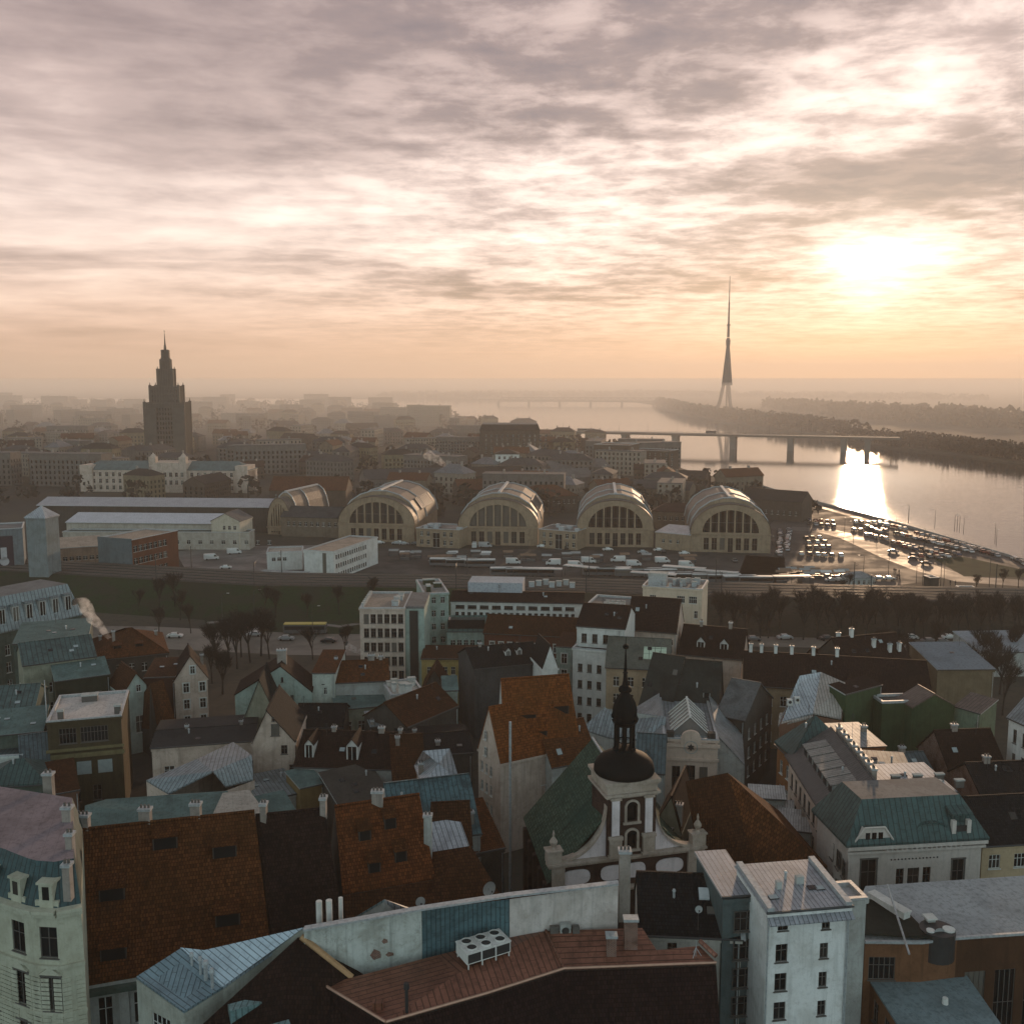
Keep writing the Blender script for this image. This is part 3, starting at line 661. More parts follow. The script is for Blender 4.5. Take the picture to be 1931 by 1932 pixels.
# ---------------------------------------------------------------- street furniture, vehicles, figures
def lampmast(h, arm=1.6):
    o = thing('street_lamp', 'x', 'street lamp'); g = MB(); g.cyl((0,0,0), (0,0,h), .12, .07, 6); g.cyl((0,0,h), (arm,0,h+.35), .05, .05, 5); g.build('post', IRON, o)
    g = MB(); g.box(arm-.1,-.15,h+.27,arm+.65,.15,h+.42); g.build('lamp_head', LEAD, o); return o
L0 = None
def lamp(px, label, rz=0, h=9, group='street lamps by the river and the car park'):
    global L0
    if L0 is None: L0 = o = lampmast(9)
    else: o = copy_tree(L0)
    o.location = P(*px, 0); o.rotation_euler = (0,0,rz); o.scale = (1,1,h/9); tag(o, label, 'street lamp', group)
CARC = {n: plain(n+'_car_paint', c, .3, .3, var=.08, spec=.6) for n, c in (('white', (.62,.60,.57)), ('silver', (.34,.34,.34)), ('black', (.02,.02,.022)), ('red', (.20,.03,.02)), ('blue', (.05,.07,.12)), ('grey', (.12,.12,.12)))}
TYRE = plain('tyre_rubber', (.02,.02,.02), .9)
def car_mesh(cn, van=False):
    o = thing('parked_car' if not van else 'white_van', 'x', 'car' if not van else 'van'); g = MB()
    if not van:
        pr = [(-2.15,.35),(-2.2,.75),(-1.95,.95),(-1.5,1.0),(-.95,1.42),(.55,1.45),(1.15,1.0),(1.95,.85),(2.2,.65),(2.15,.35)]; hw = .85; roofi = {4, 5}
    else:
        pr = [(-2.9,.4),(-2.95,2.3),(-2.8,2.45),(1.0,2.45),(1.6,2.2),(2.2,1.3),(2.85,1.1),(2.9,.4)]; hw = 1.0; roofi = {2, 3, 4}
    n = len(pr); L = [(x, -(hw-(.14 if i in roofi else 0)), z) for i, (x, z) in enumerate(pr)]; R = [(x, -y, z) for x, y, z in L]
    g.poly(L); g.poly(R[::-1])
    for i in range(n): j = (i+1) % n; g.poly([L[j], L[i], R[i], R[j]])
    g.build('body', CARC[cn], o)
    g = MB()
    for s in (-1, 1):
        if not van: g.poly([(q[0], s*q[1], q[2]) for q in [(-1.35,.845,1.02),(1.0,.835,1.02),(.5,.735,1.38),(-.88,.735,1.36)][::s]])
        else: g.poly([(q[0], s*q[1], q[2]) for q in [(.9,1.01,1.35),(2.05,1.01,1.35),(1.55,.93,2.1),(.95,.93,2.1)][::s]])
    if not van: g.poly([(.60,-.7,1.44),(1.13,-.8,1.03),(1.13,.8,1.03),(.60,.7,1.44)]); g.poly([(-1.0,.7,1.40),(-1.48,.8,1.03),(-1.48,-.8,1.03),(-1.0,-.7,1.40)])
    else: g.poly([(1.66,-.85,2.14),(2.2,-.95,1.33),(2.2,.95,1.33),(1.66,.85,2.14)])
    g.build('window', GLASS, o)
    for sx in (-1.35, 1.35):
        for s in (-1, 1):
            w = MB(); k = 1.35 if van else 1; w.cyl((sx*k, s*(hw-.2), .33), (sx*k, s*(hw+.03), .33), .33, .33, 10); w.build('wheel', TYRE, o)
    return o
CARS = {}
def car(pos, rz, cn, label, group, van=False):
    key = (cn, van)
    if key not in CARS: CARS[key] = o = car_mesh(cn, van)
    else: o = copy_tree(CARS[key])
    o.location = pos; o.rotation_euler = (0,0,rz); tag(o, label, 'van' if van else 'car', group); return o
cn_list = ['white','silver','silver','black','grey','grey','black','red','blue','white']
rc = random.Random(3)
ROWS = [((375,1030),(575,1048),15,90,'in the far row beside the long storage building'), ((365,1058),(580,1076),14,90,'in the second row beside the long storage building'), ((700,1048),(960,1052),5,10,'in the short row beneath the river road'),
 ((180,1110),(165,1290),9,0,'in the file along the side of the rightmost market hall'), ((240,1100),(222,1250),7,0,'in the outer file by the rightmost market hall'),
 ((345,1165),(480,1158),6,60,'in the first row of the middle block of the car park'),((360,1195),(520,1190),6,60,'in the second row of the middle block of the car park'),((360,1232),(560,1228),7,60,'in the third row of the middle block of the car park'),((300,1275),(640,1290),11,70,'in the near row of the middle block of the car park'),
 ((790,1075),(900,1120),5,80,'in the short slanting row where the market road begins'),((780,1135),(960,1170),7,75,'on the strip just above the market road'),
 ((880,1055),(1120,1105),9,60,'in the far end of the long row under the river road'),((1150,1125),(1640,1250),19,60,'in the long row under the river road'),((900,1100),(1100,1150),7,60,'in the upper second row of the riverside car park'),((1130,1160),(1560,1262),15,60,'in the second row of the riverside car park'),
 ((980,1190),(1250,1250),8,60,'in the third row of the riverside car park'),((1270,1240),(1480,1285),7,60,'in the nearest row of the riverside car park'),((1110,1285),(1330,1305),5,20,'beside the verge above the market road'),
 ((1000,1125),(1500,1240),9,60,'in the crowded middle rows of the riverside car park'),((1060,1222),(1400,1296),9,60,'in the crowded lower rows of the riverside car park'),((1500,1222),(1760,1295),9,60,'towards the right end of the riverside car park'),((640,1090),(780,1110),4,60,'beside the tall lamp above the market road'),
 ((1840,1300),(1960,1360),7,60,'at the car park end near the edge of the verge')]
for (a, b, n, ang, where) in ROWS:
    A, B = P(*z4(*a), 0), P(*z4(*b), 0)
    n = max(3, int((B-A).length/2.75)); ang = 84
    for i in range(n):
        if rc.random() < .10: continue
        q = A.lerp(B, (i+.5)/n); cn = rc.choice(cn_list)
        car((q.x+rc.uniform(-.4,.4), q.y+rc.uniform(-.6,.6), .03), rad(ang+rc.uniform(-5,5))+(pi if rc.random() < .4 else 0), cn, '%s car parked %s' % (cn, where), 'cars parked in the riverside car park')
for x, y, a, cn, t in ((990,1260,-35,'grey','black car leaving the car park mouth onto the market road'),(1135,1310,-30,'black','black car on the market road above the red crossing'),(1228,1345,-35,'black','dark car driving down the market road towards the trees'),(520,1440,5,'black',''),(545,1468,5,'silver',''),(600,1465,5,'white',''),(640,1440,5,'black',''),(650,1468,5,'grey',''),(890,1455,5,'silver',''),(960,1455,5,'white',''),(1215,1562,0,'white',''),(1405,1562,0,'white','')):
    car(P(*z4(x, y), .03), rad(a), cn, t.replace('grey','dark').replace('above the red crossing','halfway down') or '%s car parked beyond the railway by the kiosk' % cn, 'cars about the market road')
for i, x in enumerate((950,1010,1045,1075,1100,1125,1150,1180,1225,1290)):
    pass
MV = [(716,1026,'white',0),(748,1027,'silver',0),(754,1026,'white',0),(762,1028,'silver',0),(783,1028,'grey',0),(792,1029,'black',0),(822,1030,'silver',0),(840,1030,'white',0),(895,1033,'white',1),(915,1033,'silver',1),(1022,1033,'white',0),(1068,1036,'black',0),(1146,1039,'white',0),(1212,1044,'silver',0),(1242,1040,'white',0),(1250,1043,'black',0),(1290,1046,'white',0),(1385,1060,'grey',0)]
for x, y, cn, vn in MV: car(P(x, y, .03), rad(rc.choice((0, 8, 90))), cn if not vn else 'white' if cn == 'white' else 'silver', '%s %s standing in front of the market halls' % (cn, 'van' if vn else 'car'), 'vehicles in front of the market halls', bool(vn))
for x, y in ((968,1064),(1043,1066),(1165,1060),(1195,1068),(1249,1062),(1294,1070),(1085,1070),(1110,1062)): car(P(x, y, .03), rad(rc.uniform(-6,6)+180*rc.randint(0,1)), 'white', 'white van parked on the market square beyond the railway', 'white vans on the market square', True)
for x, y, vn in ((592,1122,1),(653,1105,1),(628,1145,0),(1800,1208,0)): 
    pass
for x, y, a, vn, t in ((399,1056,20,1,'white minibus on the square by the station end house'),(442,1045,20,1,'white minibus nearest the station end house doors'),(426,1073,10,0,'small pale car on the station square')): car(P(x, y, .03), rad(a), 'white', t, 'vehicles on the station square', bool(vn))
# low flat stores and canopies between the market square and the railway
def canopy(a, b, w, h, label):
    A, B = P(*a, 0), P(*b, 0); u = (B-A); L = u.length; o = thing('platform_canopy', label, 'canopy', A, atan2(u.y, u.x), 'canopies and trams beyond the railway')
    g = MB(); g.box(0,-w/2,h,L,w/2,h+.3); g.build('roof', plain('canopy_sheet', (.55,.52,.48), .35, .2, var=.3), o)
    n = max(2, int(L/6))
    g = MB()
    for i in range(n+1): g.cyl((L*i/n*.98+.2,0,0), (L*i/n*.98+.2,0,h), .12, .12, 5)
    g.build('post', IRON, o)
for i, (a, b, w, h, t) in enumerate((((1190,1098),(1275,1104),3,3.6,'pale flat canopy between the vans and the white office blocks'),((1250,1086),(1330,1092),3,3.6,'long pale canopy behind the white block with the roof machinery'),((1310,1093),(1392,1099),2.6,3.4,'bright low canopy at the end of the white block'),((1457,1107),(1527,1106),2.7,3.6,'bright tram shelter roof standing alone above the bare trees'),((967,1090),(1060,1092),3,3.5,'narrow pale canopy above the long white office roof'),((1065,1084),(1125,1090),3,3.5,'slanting pale canopy beside the tall grey vents'))): canopy(a, b, w, h, t)

def bus(pos, rz, label, top='white'):
    o = thing('bus', label, 'bus', pos, rz, 'buses beyond the railway' if top == 'pale' else None); g = MB(); g.box(-6,-1.25,.45,6,1.25,2.9); g.build('body', CARC['grey'], o); g = MB(); g.box(-5.9,-1.2,2.9,5.9,1.2,3.15); g.build('roof', plain(top+'_bus_roof', (.5,.36,.08) if top == 'yellow' else (.6,.58,.55), .5), o)
    g = MB(); g.box(-5.6,-1.28,1.5,5.6,-1.25,2.5); g.box(-5.6,1.25,1.5,5.6,1.28,2.5); g.box(5.98,-1.1,1.4,6.02,1.1,2.6); g.build('window', GLASS, o)
    for s in (-4, 3.8):
        for e in (-1.22, .97): w = MB(); w.cyl((s,e,.5), (s,e+.25,.5), .5, .5, 10); w.build('wheel', TYRE, o)
bus(P(576,1196,.02), 0.02, 'yellow-roofed bus on the boulevard left of the office tower', 'yellow')
for i, (x, y) in enumerate(((1752,1213),(1775,1214),(1790,1206),(1812,1207),(1838,1211),(1862,1212),(1880,1205),(1905,1214),(1925,1208),(1716,1206),(1700,1213),(1560,1208),(1480,1206),(1420,1209),(620,1212),(540,1208),(480,1200),(330,1203),(500,1178),(455,1188))):
    car(P(x, y, .03), rad(rc.choice((0,4,176))), rc.choice(cn_list), 'car on the boulevard below the %s part of the railway embankment' % ('right' if x > 1300 else 'left'), 'cars on the boulevard')

for k, (x, y) in enumerate(((955,1086),(985,1087),(1015,1087),(1130,1086),(1160,1086),(1190,1088),(1218,1088),(1245,1089),(1275,1096),(1303,1097),(1335,1098),(1365,1099),(840,1068),(870,1069),(905,1070),(1395,1102),(1425,1103))):
    bus(P(x, y, .02), rad(rc.uniform(-4, 4)), 'pale-roofed bus standing in the line beyond the railway', 'pale')
# market stalls: small awnings on posts in front of and between the halls
def stall(pos, rz, cn):
    o = thing('market_stall', 'small %s awning stall on the market square' % cn, 'market stall', pos, rz, 'awning stalls on the market square'); m = plain(cn+'_awning', {'white': (.55,.53,.5), 'grey': (.25,.25,.24), 'brown': (.18,.11,.07)}[cn], .7); g = MB()
    g.slab([(-2,-1.5,2.3),(2,-1.5,2.3),(2,0,2.9),(-2,0,2.9)], .06); g.slab([(-2,0,2.9),(2,0,2.9),(2,1.5,2.3),(-2,1.5,2.3)], .06); g.build('awning', m, o)
    for x in (-1.9, 1.9):
        for y in (-1.4, 1.4): g = MB(); g.cyl((x,y,0), (x,y,2.35), .05, .05, 4); g.build('post', IRON, o)
    g = MB(); g.box(-1.8,-1.2,0,1.8,-.6,.95); g.build('counter', CARC['grey'], o)
for k in range(46):
    x = rc.uniform(560, 1460) if k < 32 else rc.uniform(1455, 1600); y = rc.uniform(1046, 1058)+(x-560)*.012 if k < 32 else rc.uniform(1078, 1100); stall(P(x, y, .02), rad(rc.uniform(-8, 8)), rc.choice(('white','grey','grey','brown','brown')))

QW = [P(*q, 0) for q in ((1437,918),(1485,933.5),(1700,991.5),(1931,1059.5),(2150,1124))]; g = MB()
for a, b in zip(QW, QW[1:]):
    n_ = Vector((-(b-a).y, (b-a).x, 0)).normalized()*.25; g.slab([a-n_+Vector((0,0,1.1)), b-n_+Vector((0,0,1.1)), b+n_+Vector((0,0,1.1)), a+n_+Vector((0,0,1.1))] , 1.3)
tag(g.build('quay_parapet', CONC), 'long low stone parapet along the river edge of the quay road', 'parapet')
# ---------------------------------------------------------------- landmarks
# high-rise of stepped tiers with a spire
STN = plain('dark_stone', (.07, .065, .055), .85, var=.4, scale=.2)
def academy():
    p = PY(320, 850, 878); root = thing('stepped_tower', 'dark stepped high-rise tower tapering to a needle spire above the left of the city', 'tower', (p.x, p.y, 0), rad(8)); root.scale = (.82, .82, 1)
    def tier(hw, z0, z1, ribs, pin):
        g = MB(); g.box(-hw,-hw,z0,hw,hw,z1)
        for k in range(ribs+1):
            q = -hw+2*hw*k/ribs
            for s in (-1, 1): g.box(q-.35, s*hw-.5, z0, q+.35, s*hw+.5, z1+.8); g.box(s*hw-.5, q-.35, z0, s*hw+.5, q+.35, z1+.8)
        for sx in (-1, 1):
            for sy in (-1, 1): g.cyl((sx*hw,sy*hw,z1), (sx*hw,sy*hw,z1+pin), .9, .1, 6); g.box(sx*hw-1.3,sy*hw-1.3,z0,sx*hw+1.3,sy*hw+1.3,z1+1.5)
        for k in range(1, 5): q = -hw+2*hw*k/5; g.cyl((q,-hw,z1), (q,-hw,z1+pin*.6), .5, .05, 5)
        return g
    for hw, z0, z1, r, pn in ((19.5,0,50,14,4.5),(14.2,50,64,10,4),(7.2,64,78,6,3.5),(4.1,78,86,4,3),(2.5,86,94,3,2)): tier(hw, z0, z1, r, pn).build('tier', STN, root)
    for s in (-1, 1): 
        for t in (-22, 18): g = MB(); g.box(s*14-6,t,0,s*14+6,t+4,46); g.build('wing', STN, root)
    g = MB()
    for z in range(4, 48, 4):
        for k in range(14):
            q = -18.1+k*2.79
            if not (8 < abs(q) < 20): g.box(q-.6, -19.62, z, q+.6, -19.54, z+2.2)
    for z in range(51, 63, 4):
        for k in range(9): q = -12+k*3.0; g.box(q-.6, -14.32, z, q+.6, -14.24, z+2.2)
    g.build('window_bands', GLASS, root)
    g = MB(); g.cyl((0,0,94), (0,0,100), 1.6, 1.0, 8); g.cyl((0,0,100), (0,0,112), .8, .08, 8); g.cyl((0,0,111), (0,0,111.8), .5, .5, 6); g.build('spire', STN, root)
academy()
# broadcasting mast on three legs
def tvtower():
    p = PY(1369, 790, 1824); root = thing('broadcast_tower', 'tall grey broadcasting tower on three splayed legs rising beyond the bridge', 'tower', (p.x, p.y, 0), rad(20))
    M = plain('mast_grey', (.10, .10, .10), .8)
    for k in range(3):
        a = 2*pi*k/3+.5; g = MB(); r0, r1 = 21, 5.5
        pts = [(r0*cos(a), r0*sin(a), 0), (r0*.55*cos(a), r0*.55*sin(a), 30), (r1*cos(a), r1*sin(a), 62)]
        g.cyl(pts[0], pts[1], 3.4, 3.0, 6); g.cyl(pts[1], pts[2], 3.0, 2.8, 6); g.build('leg', M, root)
    g = MB(); g.cyl((0,0,0), (0,0,62), 1.6, 1.6, 8); g.build('lift_shaft', M, root)
    g = MB(); g.cyl((0,0,58), (0,0,100), 9.5, 5.6, 6); g.cyl((0,0,100), (0,0,128), 5.6, 2.9, 6); g.cyl((0,0,128), (0,0,137), 3.6, 4.2, 10); g.cyl((0,0,137), (0,0,142), 4.2, 2.6, 10); g.build('shaft', M, root)
    g = MB(); g.cyl((0,0,143), (0,0,165), 2.4, 2.0, 6); g.cyl((0,0,165), (0,0,205), 1.7, 1.3, 6); g.cyl((0,0,205), (0,0,250), 1.0, .5, 5)
    g.cyl((0,0,163), (0,0,166), 3, 3, 8); g.build('mast', M, root)
tvtower()
# the road bridge
def bridge():
    A, B = P(930,811,13), P(1655,825,13); u = (B-A)*1.05; B = A+u; L = u.length; rz = atan2(u.y, u.x); M = plain('bridge_concrete', (.16, .14, .12), .8)
    root = thing('road_bridge', 'low concrete road bridge on slab piers crossing the wide river', 'bridge', (A.x, A.y, 0), rz)
    g = MB(); g.box(0,-9,11.2,L,9,13.2); g.box(0,-10.5,12.6,L,-9,13.4); g.box(0,9,12.6,L,10.5,13.4); g.build('deck', M, root)
    inv = Matrix.Rotation(-rz, 3, 'Z')
    for x in (1178,1284,1399,1506,1600,1068,1640):
        y = 841-(x-1284)*.013; q = P(x, y, -2); l = inv @ (q-A); t = l.x
        g = MB(); g.box(t-2.8,-8,-4,t+2.8,8,11.2); g.box(t-3.4,-8.6,9.6,t+3.4,8.6,11.2); g.build('pier', M, root)
    g = MB(); g.box(0,-10.4,14.3,L,-10.3,14.45); g.box(0,10.3,14.3,L,10.4,14.45)
    for k in range(int(L/6)): g.box(k*6,-10.4,13.4,k*6+.2,-10.3,14.4)
    g.build('railing', IRON, root)
    for k in range(int(L/32)):
        o = copy_tree(L0) if L0 else None
        if o is None: break
        w = A+u*((k+.5)*32/L); n = Vector((-u.y, u.x, 0)).normalized()*9.6; o.location = (w.x+n.x, w.y+n.y, 13.2); o.scale = (1,1,1.1); o.rotation_euler = (0,0,rz+pi/2)
        tag(o, 'lamp post standing on the deck of the road bridge', 'street lamp', 'lamp posts on the road bridge')
    for i, (x, t) in enumerate(((1098,'first of the two buses crossing the bridge, nearer the city'),(1112,'second of the two buses crossing the bridge'),(1340,'lorry crossing the middle of the bridge'))):
        q = PY(x, 808, (A+u*((x-930)/761)).y); o = thing('bus' if i < 2 else 'lorry', t, 'bus' if i < 2 else 'lorry', (q.x, q.y-3, 13.25), rz)
        g = MB(); g.box(-5.5,-1.25,.5,5.5,1.25,3.1); g.box(-5.3,-1.15,3.1,5.3,1.15,3.3); g.build('body', CARC['grey'], o)
        g = MB(); g.box(-5,-1.28,1.7,5,-1.25,2.6); g.build('window', GLASS, o)
        for s in (-3.5, 3.3):
            for e in (-1.2, .95): w = MB(); w.cyl((s,e,.5), (s,e+.25,.5), .5, .5, 8); w.build('wheel', TYRE, o)
lamp(z4(1100,1050), 'lamp post on the quay beside the sun glitter', 2.6)
bridge()
A, B = P(940,756,8), P(1262,757,8)
root = thing('railway_bridge', 'faint long truss bridge across the hazy river bend near the horizon', 'bridge', (A.x,A.y,0), atan2((B-A).y, (B-A).x)); L = (B-A).length; M = plain('bridge_steel', (.12,.11,.10), .8)
g = MB(); g.box(0,-4,6,L,4,8.5); g.build('deck', M, root)
for k in range(6):
    g = MB(); g.box(L*k/5.5-3,-4,-4,L*k/5.5+3,4,6); g.build('pier', M, root)
g = MB(); 
for k in range(22): x0 = L*k/22; x1 = L*(k+1)/22; g.cyl((x0,0,8), ((x0+x1)/2,0,17), .8, .8, 4); g.cyl(((x0+x1)/2,0,17), (x1,0,8), .8, .8, 4)
g.box(L/44,-.8,16.4,L-L/44,.8,17.6); g.build('truss', M, root)

# the market halls: four vaults side by side, one smaller vault end-on
HALLW = plaster((.34, .265, .195), .5); HALLR = seam((.20, .175, .15), 1.6, .5, .55, .2)
GL2 = bpy.data.materials.new('skylight_glass'); GL2.use_nodes = True; _n = NT(GL2.node_tree); bsdf(_n, (.10, .10, .10, 1), .22, .8, spec=1.0)
def hall(e0, e1, label, depth=50, sky=1, s=1.0, crown=20.0, spring=8.3):
    a, b = P(*e0, 0), P(*e1, 0); u = b-a; L = u.length; root = thing('market_hall', label, 'market hall', a, atan2(u.y, u.x), 'vaulted market halls in a row')
    cx = L/2; oa, ob = L/2, crown-spring; ia, ib = L*.355, (crown-spring)*.80; n = 24
    arc = lambda A_, B_, t: (cx-A_*cos(t), spring+B_*sin(t)); T = [pi*i/n for i in range(n+1)]
    w = MB(); gw = []
    nw = 7; 
    for i in range(nw):
        x = cx-ia+2*ia*(i+.5)/nw; gw.append((x-ia/nw*.62, x+ia/nw*.62, 1.0 if i != 3 else .1, spring-2.3))
    wallface(w, (0,0), (1,0), (0,-1), L, 0, spring, gw, 0, .6)
    for i in range(n):
        p, q, r, t_ = arc(oa,ob,T[i]), arc(oa,ob,T[i+1]), arc(ia,ib,T[i+1]), arc(ia,ib,T[i])
        w.poly([(t_[0],0,t_[1]),(r[0],0,r[1]),(q[0],0,q[1]),(p[0],0,p[1])][::-1] if 0 else [(p[0],0,p[1]),(t_[0],0,t_[1]),(r[0],0,r[1]),(q[0],0,q[1])])
        w.poly([(r[0],0,r[1]),(t_[0],0,t_[1]),(t_[0],1.1,t_[1]),(r[0],1.1,r[1])])
    w.box(-.3,-.35,spring-.9,L+.3,.0,spring-.3)
    w.poly([(L,0,0),(L,depth,0),(L,depth,spring),(L,0,spring)]); w.poly([(0,depth,0),(0,0,0),(0,0,spring),(0,depth,spring)])
    w.poly([(L,depth,0),(0,depth,0),(0,depth,spring),(L,depth,spring)]); w.poly([(arc(oa,ob,t)[0], depth, arc(oa,ob,t)[1]) for t in T])
    w.build('wall', HALLW, root)
    g = MB(); g.poly([(arc(ia,ib,t)[0], 1.0, arc(ia,ib,t)[1]) for t in T][::-1]); g.build('arch_window', GLASS, root)
    for i in range(1, 7):
        x = cx-ia+2*ia*i/7; zt = spring+ib*sqrt(max(0, 1-((x-cx)/ia)**2)); g = MB(); g.box(x-.32,-.02,spring,x+.32,.95,zt+.1); g.build('pillar', HALLW, root)
    g = MB(); g.box(cx-ia,.75,spring+ib*.42,cx+ia,.9,spring+ib*.42+.22)
    for i in range(14): x = cx-ia+2*ia*(i+.5)/14; zt = spring+ib*sqrt(max(0, 1-((x-cx)/ia)**2)); g.box(x-.05,.85,spring,x+.05,.97,zt)
    g.build('glazing_bars', FRAMED, root)
    for x0, x1, z0, z1 in gw: g = MB(); g.box(x0,.5,z0,x1,.58,z1,0); g.box((x0+x1)/2-.06,.42,z0,(x0+x1)/2+.06,.5,z1,1); g.box(x0,.42,(z0+z1)/2,x1,.5,(z0+z1)/2+.12,1); g.build('window', [GLASS, FRAMED], root)
    # roof: low portal bay, then a higher faceted vault
    r = MB(); fac = [pi*k/9 for k in range(10)]
    def vault(y0, y1, A_, B_, ts, zc=0):
        for i in range(len(ts)-1):
            p, q = (cx-A_*cos(ts[i]), spring+zc+B_*sin(ts[i])), (cx-A_*cos(ts[i+1]), spring+zc+B_*sin(ts[i+1]))
            r.poly([(p[0],y0,p[1]),(q[0],y0,q[1]),(q[0],y1,q[1]),(p[0],y1,p[1])][::-1] if False else [(p[0],y1,p[1]),(p[0],y0,p[1]),(q[0],y0,q[1]),(q[0],y1,q[1])], 0)
        if y0 > 0: r.poly([(cx-A_*cos(t), y0, spring+zc+B_*sin(t)) for t in ts][::-1], 1)
        r.poly([(cx-A_*cos(t), y1, spring+zc+B_*sin(t)) for t in ts], 1)
    vault(-.25, 7, oa+.25, ob+.25, T)
    vault(7, depth+.3, oa+.15, ob+2.0, fac)
    for yy in (7, depth*.5, depth):       # raised rims of the facets
        for i in range(9):
            p, q = (cx-(oa+.3)*cos(fac[i]), spring+(ob+2.2)*sin(fac[i])), (cx-(oa+.3)*cos(fac[i+1]), spring+(ob+2.2)*sin(fac[i+1])); r.cyl((p[0],yy,p[1]), (q[0],yy,q[1]), .28, .28, 5, 2)
    r.box(cx-.6,7,spring+ob+2.0,cx+.6,depth,spring+ob+2.7,2)
    r.build('roof', [HALLR, HALLW, LEAD], root)
    if sky:
        i = 7; A_, B_ = oa+.15, ob+2.0
        p, q = Vector((cx-A_*cos(fac[i]), 0, spring+B_*sin(fac[i]))), Vector((cx-A_*cos(fac[i+1]), 0, spring+B_*sin(fac[i+1])))
        tn = (q-p).normalized(); nn = Vector((-tn.z, 0, tn.x)); nn = nn if nn.x > 0 else -nn; p1 = p.lerp(q, -.05)+nn*.35; q1 = p.lerp(q, 1.1)+nn*.35
        y0, y1 = depth*.35, depth*.85; m_ = 8
        for k in range(m_):
            ya = y0+(y1-y0)*k/m_+.25; yb = y0+(y1-y0)*(k+1)/m_-.25; g = MB(); g.poly([(p1.x,yb,p1.z),(p1.x,ya,p1.z),(q1.x,ya,q1.z),(q1.x,yb,q1.z)]); 
            g.poly([(p1.x-.3,yb,p1.z-.5),(p1.x-.3,ya,p1.z-.5),(p1.x,ya,p1.z),(p1.x,yb,p1.z)]); g.build('skylight', GL2, root)
        g = MB(); 
        for k in range(m_+1): yy = y0+(y1-y0)*k/m_; g.cyl((p1.x,yy,p1.z+.1), (q1.x,yy,q1.z+.1), .2, .2, 4)
        g.cyl((p1.x,y0,p1.z), (p1.x,y1,p1.z), .25, .25, 4); g.cyl((q1.x,y0,q1.z), (q1.x,y1,q1.z), .25, .25, 4); g.build('skylight_frame', FRAMED, root)
    return root, L
for e0, e1, t in (((639,1021),(782,1024),'vaulted market hall with arched front beside the white office block, first of the row'),((864,1028),(1014,1030),'vaulted market hall with bright skylight, second in the row from the station'),((1088,1031),(1232,1033),'vaulted market hall with ribbed skylight, third in the row from the station'),((1302,1041),(1452,1044),'vaulted market hall nearest the riverside car park, fourth and last of the row')): hall(e0, e1, t)
hall((505,1008),(549,1010), 'small narrow vaulted market hall end behind the white office block', 40, 0, 1, 17, 4)
# two-storey links between the halls
for e0, e1, t in (((785,996),(866,1000),'two-storey link house with a central arch between the first and second market halls'),((1016,998),(1088,1003),'two-storey link house with an arch between the second and third market halls')):
    h = H('link_house', t, 'building', e0, e1, 8, 16, 'flat', 1, HALLW, PAV, win=grid('F',2,2,1,7,1.2,3.6,1.3,2)+grid('F',2,2,11.5,17.5,1.2,3.6,1.3,2)+[('F',9.2,.1,3.0,6.2,0)], group='link houses between the market halls')
    for k in range(6):
        b = MB(); x, y = random.uniform(1,h['L']-2), random.uniform(2,13); b.box(x,y,7.6,x+random.uniform(.8,3),y+random.uniform(.8,2),8+random.uniform(.6,1.8)); b.build('roof_unit', LEAD, h['root'])
H('market_annexe', 'low plain annexe between the third and fourth market halls with pale roof', 'building', (1236,1004), (1302,1010), 7, 14, 'shed', 1.5, HALLW, SL, win=grid('F',3,1,2,12,3,3,1.2,1.4))
# ---------------------------------------------------------------- trees
BARK = plain('bark', (.022, .018, .015), .95, var=.4, scale=2)
TWIG = plain('twigs', (.026, .020, .015), .95, var=.3)
LEAFM = plain('evergreen', (.022, .030, .018), .95, var=.5)
def bare_tree(seed, H_=13.0, spread=.55):
    r = random.Random(seed); t = MB(); c = MB(); root = thing('bare_tree', 'x', 'tree')
    def grow(p, d, l, rad_, lev):
        q = p+d*l
        (t if lev < 3 else c).cyl(p, q, rad_, rad_*.66, 5 if lev < 2 else 3, 0, False)
        if lev >= 5:
            return
        n = (5, 4, 4, 4, 4)[lev]
        for k in range(n+(1 if r.random() < .4 else 0)):
            a = r.uniform(0, 2*pi); s = r.uniform(.35, .95)*(spread+.2*(lev > 1)); side = Vector((cos(a), sin(a), 0))
            nd = (d+side*s+Vector((0,0,.16))).normalized(); st = p.lerp(q, r.uniform(.55, 1.0) if lev else r.uniform(.75, 1)); grow(st, nd, l*r.uniform(.55, .82), max(rad_*.55, .020), lev+1)
    grow(Vector((0,0,0)), Vector((r.uniform(-.06,.06), r.uniform(-.06,.06), 1)).normalized(), H_*.30, H_*.018, 0)
    t.build('trunk', BARK, root, uv=False); o = c.build('crown', TWIG, root, uv=False); return root
TREES = {}
def tree(pos, label, group='bare trees', seed=None, s=1.0, rz=None):
    seed = rc.randint(0, 3) if seed is None else seed
    if seed not in TREES: TREES[seed] = o = bare_tree(seed)
    else: o = copy_tree(TREES[seed])
    o.location = pos; o.rotation_euler = (0,0,rc.uniform(0, 6.28)); o.scale = (s*rc.uniform(.85,1.1), s*rc.uniform(.85,1.1), s); return tag(o, label, 'tree', group)
